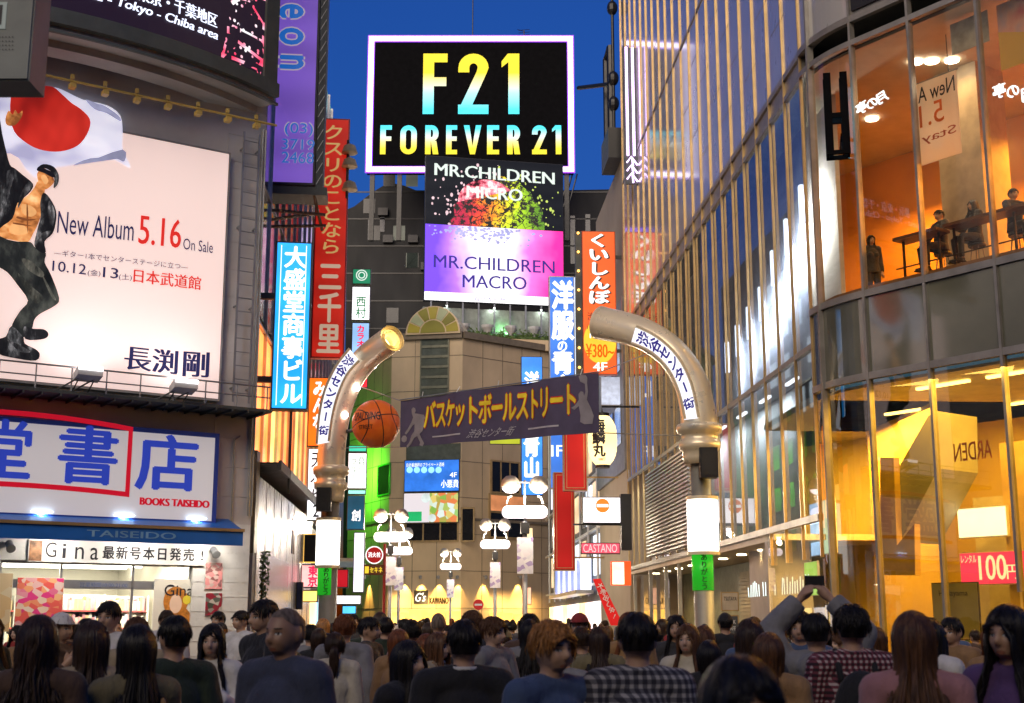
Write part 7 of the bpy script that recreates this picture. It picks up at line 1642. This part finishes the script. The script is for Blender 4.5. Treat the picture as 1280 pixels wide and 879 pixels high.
NEAR = [
 (50, 768, 6.0, 172, 1, 'stand', 'wavy', 'dark', 'blouse', 'brown', 'charcoal', 'person in a brown knit seen from behind at the bottom corner under the bookshop', 0, 0),
 (116, 775, 6.7, 184, 1, 'stand', 'long', 'dark', 'jacket', 'beige', 'charcoal', 'person in a pale beige jacket seen from behind before the bookshop window', 0, 1),
 (172, 780, 6.3, 200, 1, 'strap', 'long', 'black', 'shirt', 'khaki', 'black', 'person in an olive shirt holding a shoulder strap, seen from behind before the face poster', 1, 0),
 (137, 751, 11, -25, 0, 'stand', 'short', 'black', 'shirt', 'white', 'charcoal', 'tall person in a white shirt facing the crossing before the bookshelves', 1, 0),
 (219, 769, 7.5, 200, 0, 'stand', 'short', 'black', 'tee', 'dark green', 'charcoal', 'person in a dark green tee shirt turned away near the white tiled pier', 1, 1),
 (266, 779, 9, -8, 1, 'phone', 'wavy', 'black', 'blouse', 'white', 'skirt', 'person in a white blouse raising one hand to the chest, facing the crossing', 0, 0),
 (273, 764, 20, -40, 0, 'stand', 'short', 'black', 'shirt', 'cream', 'navy', 'person in a cream shirt by the poster on the white tiled pier', 1, 0),
 (301, 763, 17, -50, 0, 'stand', 'short', 'black', 'tee', 'white', 'charcoal', 'person in a white tee shirt looking sideways by the pale end pier', 1, 1),
 (330, 749, 10, -60, 0, 'walk', 'short', 'black', 'jacket', 'black', 'black', 'tall person in a black suit walking across behind the older person in slate blue', 1, 0),
 (357, 757, 6.3, -42, 0, 'stand', 'buzz', 'grey', 'jacket', 'slate blue', 'charcoal', 'person in a slate blue jacket turning to look sideways in the front row', 2, 0),
 (372, 771, 17, 170, 0, 'stand', 'messy', 'blond', 'shirt', 'white', 'navy', 'person in a white shirt seen from behind beside the metal wall', 0, 1),
 (399, 785, 14, 175, 1, 'stand', 'bob', 'dark', 'jacket', 'black', 'charcoal', 'person in a black jacket seen from behind just before the farther gate pillar', 0, 0),
 (419, 790, 11, 178, 1, 'stand', 'tied', 'dark', 'jacket', 'cream', 'skirt', 'person in a cream cardigan seen from behind right of the slate blue jacket', 0, 0),
 (431, 769, 12, 176, 0, 'walk', 'messy', 'auburn', 'shirt', 'grey', 'navy', 'person in a grey shirt walking away under the farther gate pillar', 1, 1),
 (463, 771, 13, 70, 0, 'phone', 'short', 'black', 'jacket', 'black', 'black', 'person in a black suit holding a leaflet in profile below the basketball', 1, 0),
 (482, 771, 15, 180, 0, 'stand', 'short', 'black', 'shirt', 'dark green', 'charcoal', 'person in a dark green shirt seen from behind near the hydrant sign', 1, 1),
 (511, 800, 7.2, 48, 1, 'walk', 'long', 'black', 'jacket', 'black', 'black', 'person in a black jacket walking sideways in the front row below the logo wall', 0, 1),
 (499, 786, 11.5, 150, 1, 'stand', 'bob', 'auburn', 'jacket', 'tan', 'charcoal', 'person in a tan coat turned away behind the black jacket in the front row', 0, 1),
 (548, 790, 10.5, 60, 1, 'strap', 'wavy', 'brown', 'blouse', 'beige', 'skirt', 'person in a beige blouse walking sideways left of the black suit with white collar', 0, 0),
 (580, 774, 6.7, 186, 0, 'stand', 'short', 'black', 'jacket', 'black', 'black', 'person in a black suit with white collar seen from behind in the front row', 1, 0),
 (548, 765, 15, 180, 0, 'stand', 'buzz', 'grey', 'shirt', 'charcoal', 'black', 'person in a charcoal shirt seen from behind under the square logo', 1, 0),
 (590, 764, 12, 180, 0, 'stand', 'messy', 'brown', 'jacket', 'charcoal', 'black', 'tall person in a charcoal jacket seen from behind under the no entry sign', 1, 0),
 (617, 772, 11, 55, 0, 'walk', 'messy', 'brown', 'jacket', 'grey', 'black', 'person in a grey jacket walking sideways under the middle street lamp', 0, 0),
 (662, 768, 13, 180, 0, 'stand', 'messy', 'black', 'shirt', 'brown', 'black', 'person in a brown shirt seen from behind by the dark lamp post', 1, 1),
 (691, 777, 6.0, 38, 0, 'stand', 'messy', 'blond', 'shirt', 'blue', 'navy', 'person in an open blue shirt looking sideways in the front row', 1, 0),
 (727, 783, 11.5, 178, 0, 'stand', 'short', 'dark', 'shirt', 'khaki', 'black', 'person in a khaki shirt seen from behind left of the red streamer', 1, 0),
 (749, 783, 11, 182, 1, 'stand', 'long', 'dark', 'jacket', 'khaki', 'charcoal', 'person in a khaki jacket with black backpack seen from behind by the red streamer', 0, 0),
 (796, 765, 6.1, 184, 0, 'stand', 'short', 'black', 'shirt', 'grey checked', 'navy', 'person in a grey checked shirt seen from behind in the front row', 1, 1),
 (846, 768, 12.5, -12, 0, 'stand', 'wavy', 'black', 'shirt', 'charcoal', 'black', 'person in a charcoal shirt facing the crossing behind the grey checked shirt', 1, 0),
 (859, 779, 10, -14, 1, 'stand', 'long', 'brown', 'blouse', 'cream', 'skirt', 'person in a cream blouse facing the crossing left of the nearer gate pillar', 0, 1),
 (886, 800, 9, 182, 1, 'stand', 'bob', 'black', 'jacket', 'black', 'charcoal', 'person in a black jacket seen from behind at the nearer gate pillar', 0, 1),
 (936, 773, 8, 188, 1, 'stand', 'long', 'dark', 'blouse', 'charcoal', 'charcoal', 'person in a charcoal blouse seen from behind under the cafe notices', 0, 0),
 (960, 790, 7.3, 180, 1, 'stand', 'bob', 'brown', 'jacket', 'tan', 'charcoal', 'person in a tan jacket seen from behind left of the grey hooded top', 0, 1),
 (925, 818, 2.7, 20, 1, 'walk', 'bob', 'black', 'jacket', 'charcoal', 'black', 'nearest blurred person in a charcoal jacket at the bottom edge', 1, 1),
 (1000, 765, 10.5, -10, 0, 'stand', 'messy', 'black', 'shirt', 'blue', 'black', 'person in a blue shirt facing the crossing behind the raised arms', 1, 0),
 (1019, 766, 8.3, 178, 0, 'raise', 'short', 'black', 'hoodie', 'grey', 'navy', 'person in a grey hooded top raising both arms to take a picture', 1, 0),
 (1063, 757, 7.6, 190, 0, 'phone', 'messy', 'black', 'shirt', 'red checked', 'navy', 'person in a red checked shirt with black backpack seen from behind', 1, 1),
 (1140, 763, 5.5, 182, 1, 'stand', 'long', 'brown', 'blouse', 'pink', 'charcoal', 'person in a dull pink blouse seen from behind below the lit lobby', 0, 1),
 (1188, 771, 11, -30, 0, 'phone', 'short', 'black', 'jacket', 'tan', 'charcoal', 'person in a tan jacket looking down at a phone by the notice board', 1, 0),
 (1163, 774, 9, 150, 1, 'strap', 'long', 'black', 'blouse', 'white', 'black', 'person in a white blouse turned away right of the dull pink blouse', 0, 0),
 (1258, 755, 5.7, -28, 1, 'stand', 'wavy', 'black', 'shirt', 'violet', 'charcoal', 'person in a violet cardigan looking sideways at the bottom corner by the lobby', 1, 1),
]
for (px, top, D, yaw, fem, pose, sty, hc, kind, col, bot, lab, sk, sd) in NEAR:
    b = put(px, top, D, yaw, fem, pose, sty, hc, kind, col, bot, lab, sk, sd)
    if 'backpack' in lab:
        bp_ = MB(); bp_.ball((0, .21, 1.16), (.15, .10, .22), 18, 12); bp_.ball((0, .29, 1.06), (.11, .05, .11), 14, 8)
        for s in (-1, 1): bp_.tube([(s * .09, .14, 1.32), (s * .10, .04, 1.475), (s * .11, -.12, 1.36), (s * .12, -.13, 1.2), (s * .14, .1, 1.02)], .017, 6)
        o = bp_.build('backpack', CL_['black'], None, True); o.location = b.location; o.rotation_euler = b.rotation_euler; o.scale = b.scale
        tag(o, 'black backpack worn over the red checked shirt' if 'red checked' in lab else 'black backpack worn over the khaki jacket', 'backpack')
    if 'leaflet' in lab or 'phone by' in lab or 'take a picture' in lab:
        hh = MB(); 
        if 'picture' in lab: hh.box(-.06, .06, -.15, -.10, 1.86, 1.94); hh.lathe([(.03, 0), (.028, .05)], 12, (0, -.15, 1.87)); nm, lb_ = 'camera', 'small black camera held up above the grey hooded top'
        elif 'leaflet' in lab: hh.box(-.02, .13, -.40, -.395, 1.22, 1.42); nm, lb_ = 'leaflet', 'white leaflet held by the person in black below the basketball'
        else: hh.box(.04, .11, -.37, -.36, 1.25, 1.39); nm, lb_ = 'phone', 'phone held by the person in the tan jacket'
        o = hh.build(nm, M_white if nm == 'leaflet' else M_black); o.location = b.location; o.rotation_euler = b.rotation_euler; o.scale = b.scale; tag(o, lb_, nm)
    if pose == 'strap':
        bg_ = MB(); bg_.tube([(-.11, -.13, 1.33), (-.115, -.02, 1.47), (-.10, .13, 1.34), (-.15, .17, 1.1), (-.22, .12, .98)], .014, 6); bg_.tube([(-.11, -.135, 1.33), (-.17, -.15, 1.15), (-.24, -.02, 1.0)], .012, 6); bg_.box(-.31, -.21, -.14, .17, .72, .99)
        o = bg_.build('shoulder_bag', CL_['tan']); o.location = b.location; o.rotation_euler = b.rotation_euler; o.scale = b.scale; tag(o, 'tan shoulder bag carried by the ' + lab.split(' holding')[0].split(' walking')[0].split(' turned')[0], 'bag')
    if 'white collar' in lab:
        cc2 = MB(); N = 14; cc2.tube([(.066 * math.sin(2 * math.pi * q / N), .017 - .063 * math.cos(2 * math.pi * q / N), 1.474) for q in range(N + 1)], .013, 7)
        o = cc2.build('collar', CL_['white'], None, True); o.parent = b
ZONES = [(60, 'by the yellow shop notice'), (130, 'before the orange magazine posters'), (200, 'before the bookshelves'), (255, 'before the face poster'), (318, 'by the white tiled pier'), (395, 'beside the metal wall'), (430, 'by the farther gate pillar'), (505, 'below the basketball'), (570, 'below the square logo'), (640, 'below the street lamps'), (700, 'by the striped fascia'), (775, 'by the red streamer'), (850, 'by the roller shutters'), (905, 'by the nearer gate pillar'), (1000, 'by the cafe notices'), (1090, 'below the rounded corner'), (1180, 'before the lobby stairs'), (1400, 'before the rental sign')]
used = set()
def add_random(px, D, top):
    q = P(px, top, D)
    if any((q.x - a) ** 2 + (q.y - b) ** 2 < (.42 if D < 20 else .5) ** 2 for a, b in OCC): return False
    z = next(n_ for x, n_ in ZONES if px < x); dz = 'in front' if D < 12 else ('mid crowd' if D < 22 else ('beyond' if D < 40 else 'far back'))
    for _ in range(40):
        fem = R.random() < .45; back = R.random() < .68; yaw = R.uniform(150, 210) if back else R.uniform(-50, 50)
        kind = R.choice(['blouse', 'jacket', 'shirt', 'tee'] if fem else ['shirt', 'jacket', 'tee', 'hoodie']); col = R.choice([k for k in CL_ if 'checked' not in k] + ['white', 'cream', 'beige', 'grey', 'white', 'blue', 'tan']); pose = R.choice(['stand', 'stand', 'walk', 'walk', 'phone', 'strap'])
        pw = {'stand': 'standing', 'walk': 'walking', 'phone': 'hand raised', 'strap': 'hand raised'}[pose]
        lab = 'person in %s %s %s, %s %s %s' % (col, {'tee': 'tee', 'hoodie': 'hoodie'}.get(kind, kind), pw, 'from behind' if back else 'facing us', z, dz)
        if lab not in used: break
    used.add(lab); style = R.choice(['long', 'wavy', 'bob', 'tied', 'long'] if fem else ['short', 'short', 'messy', 'messy', 'buzz'])
    b = put(px, top, D, yaw, fem, pose, style, R.choice(['black', 'black', 'dark', 'dark', 'brown', 'brown', 'auburn' if fem else 'black', 'blond' if R.random() < .25 else 'dark']), kind, col, R.choice(['black', 'charcoal', 'navy', 'skirt' if fem else 'khaki']), lab, R.randrange(3), R.randrange(2))
    if style in ('short', 'buzz') and R.random() < .3: place(tmpl('cap', cap_mesh), 'cap', b, CL_[R.choice(['black', 'navy', 'red', 'khaki', 'white'])])
    if back and D < 24 and R.random() < .2:
        bc = R.choice(['black', 'navy', 'khaki', 'red', 'grey']); o = place(tmpl('pack', pack_mesh), 'backpack', None, CL_[bc]); o.location = b.location; o.rotation_euler = b.rotation_euler; o.scale = b.scale
        tag(o, '%s backpack worn with a %s %s, %s %s' % (bc, col, {'tee': 'tee', 'hoodie': 'hoodie'}.get(kind, kind), z, dz), 'backpack', 'backpacks in the crowd')
    return True
cnt = 0; tries = 0
while cnt < 105 and tries < 3000:                   # crossing in front of the gate
    tries += 1; D = R.uniform(10.5, 27); px = R.uniform(-25, 1300)
    w = P(px, 778, D)
    if D > LP.p.y - 1.2 + (w.x + 6.4) * .66 and px < 330: continue
    if px > 1040 and D > 22.2: continue
    if px > 905 and D > 25: continue
    cnt += add_random(px, D, 778 + R.gauss(12, 115) / D)
cnt = 0; tries = 0
while cnt < 75 and tries < 3000:                    # down the street
    tries += 1; D = R.uniform(27, 66); L = R.uniform(-3.0, 7.3); q = Q(L, D)
    if any((q.x - P(x, 778, d).x) ** 2 + (q.y - d) ** 2 < .8 for x, d in ((409, 33), (880, 29))): continue
    px = 640 + F * (q.x / q.y) * math.cos(TILT)
    cnt += add_random(px, D, 778 + R.gauss(0, 3.2))
# guests of the cafe and shoppers inside the glass building
def guest(u, y, z, yaw, fem, sty, hc, kind, col, label, pose='sit'):
    w = FP.w(u, y, z); return person(tuple(w), yaw + math.degrees(FP.yaw), 1.0, fem, pose, sty, hc, kind, col, 'charcoal', label, 0, 'guests behind the glass')
for u, col, kind, fem, sty, lab in ((.95, 'charcoal', 'shirt', 0, 'short', 'person in a charcoal shirt seated alone at the short cafe counter'), (1.75, 'black', 'jacket', 1, 'wavy', 'person in a black jacket seated at the near end of the long cafe counter'), (2.65, 'navy', 'shirt', 0, 'short', 'person in a navy shirt seated sideways at the long cafe counter')):
    guest(u, 1.32, 8.23, -20 if u < 2.4 else 70, fem, sty, 'black', kind, col, lab)
    t = thing('bar_stool', 'dark bar stool under the cafe guest in the %s top' % col, 'stool', FP.w(u, 1.36, 8.35), FP.yaw, 'bar stools of the cafe')
    mb = MB(FP); mb.lathe([(.17, 0), (.18, .03), (.17, .06)], 18, (u, 1.36, 8.98)); mb.build('seat', M_black, t)
    for a in range(4): mb = MB(FP); mb.tube([(u + .1 * math.cos(a * 1.571 + .785), 1.36 + .1 * math.sin(a * 1.571 + .785), 8.98), (u + .19 * math.cos(a * 1.571 + .785), 1.36 + .19 * math.sin(a * 1.571 + .785), 8.35)], .013, 6); mb.build('leg', M_steel, t)
guest(-1.3, 2.0, 8.35, 60, 1, 'bob', 'black', 'blouse', 'charcoal', 'person in a charcoal blouse standing behind the rounded cafe glass', 'stand')
guest(.2, 3.6, 8.35, 30, 1, 'long', 'dark', 'blouse', 'white', 'person in a white blouse standing at the back of the cafe', 'stand'); guest(3.6, 2.4, 8.35, -40, 0, 'messy', 'black', 'shirt', 'grey', 'person in a grey shirt standing behind the long cafe counter', 'phone'); guest(4.9, 1.6, 8.35, 60, 1, 'bob', 'brown', 'jacket', 'red', 'person in a red jacket standing at the end of the cafe', 'stand')
guest(2.5, 1.4, .05, 200, 0, 'short', 'black', 'shirt', 'white', 'person in a white shirt standing inside by the handwritten notice board', 'stand')
guest(3.2, 1.9, .05, 150, 0, 'short', 'dark', 'shirt', 'cream', 'person in a cream shirt inside the shop under the pink rental sign', 'stand')
for o in sc.objects:
    for k in ('y', 'r'):
        if k in o: del o[k]
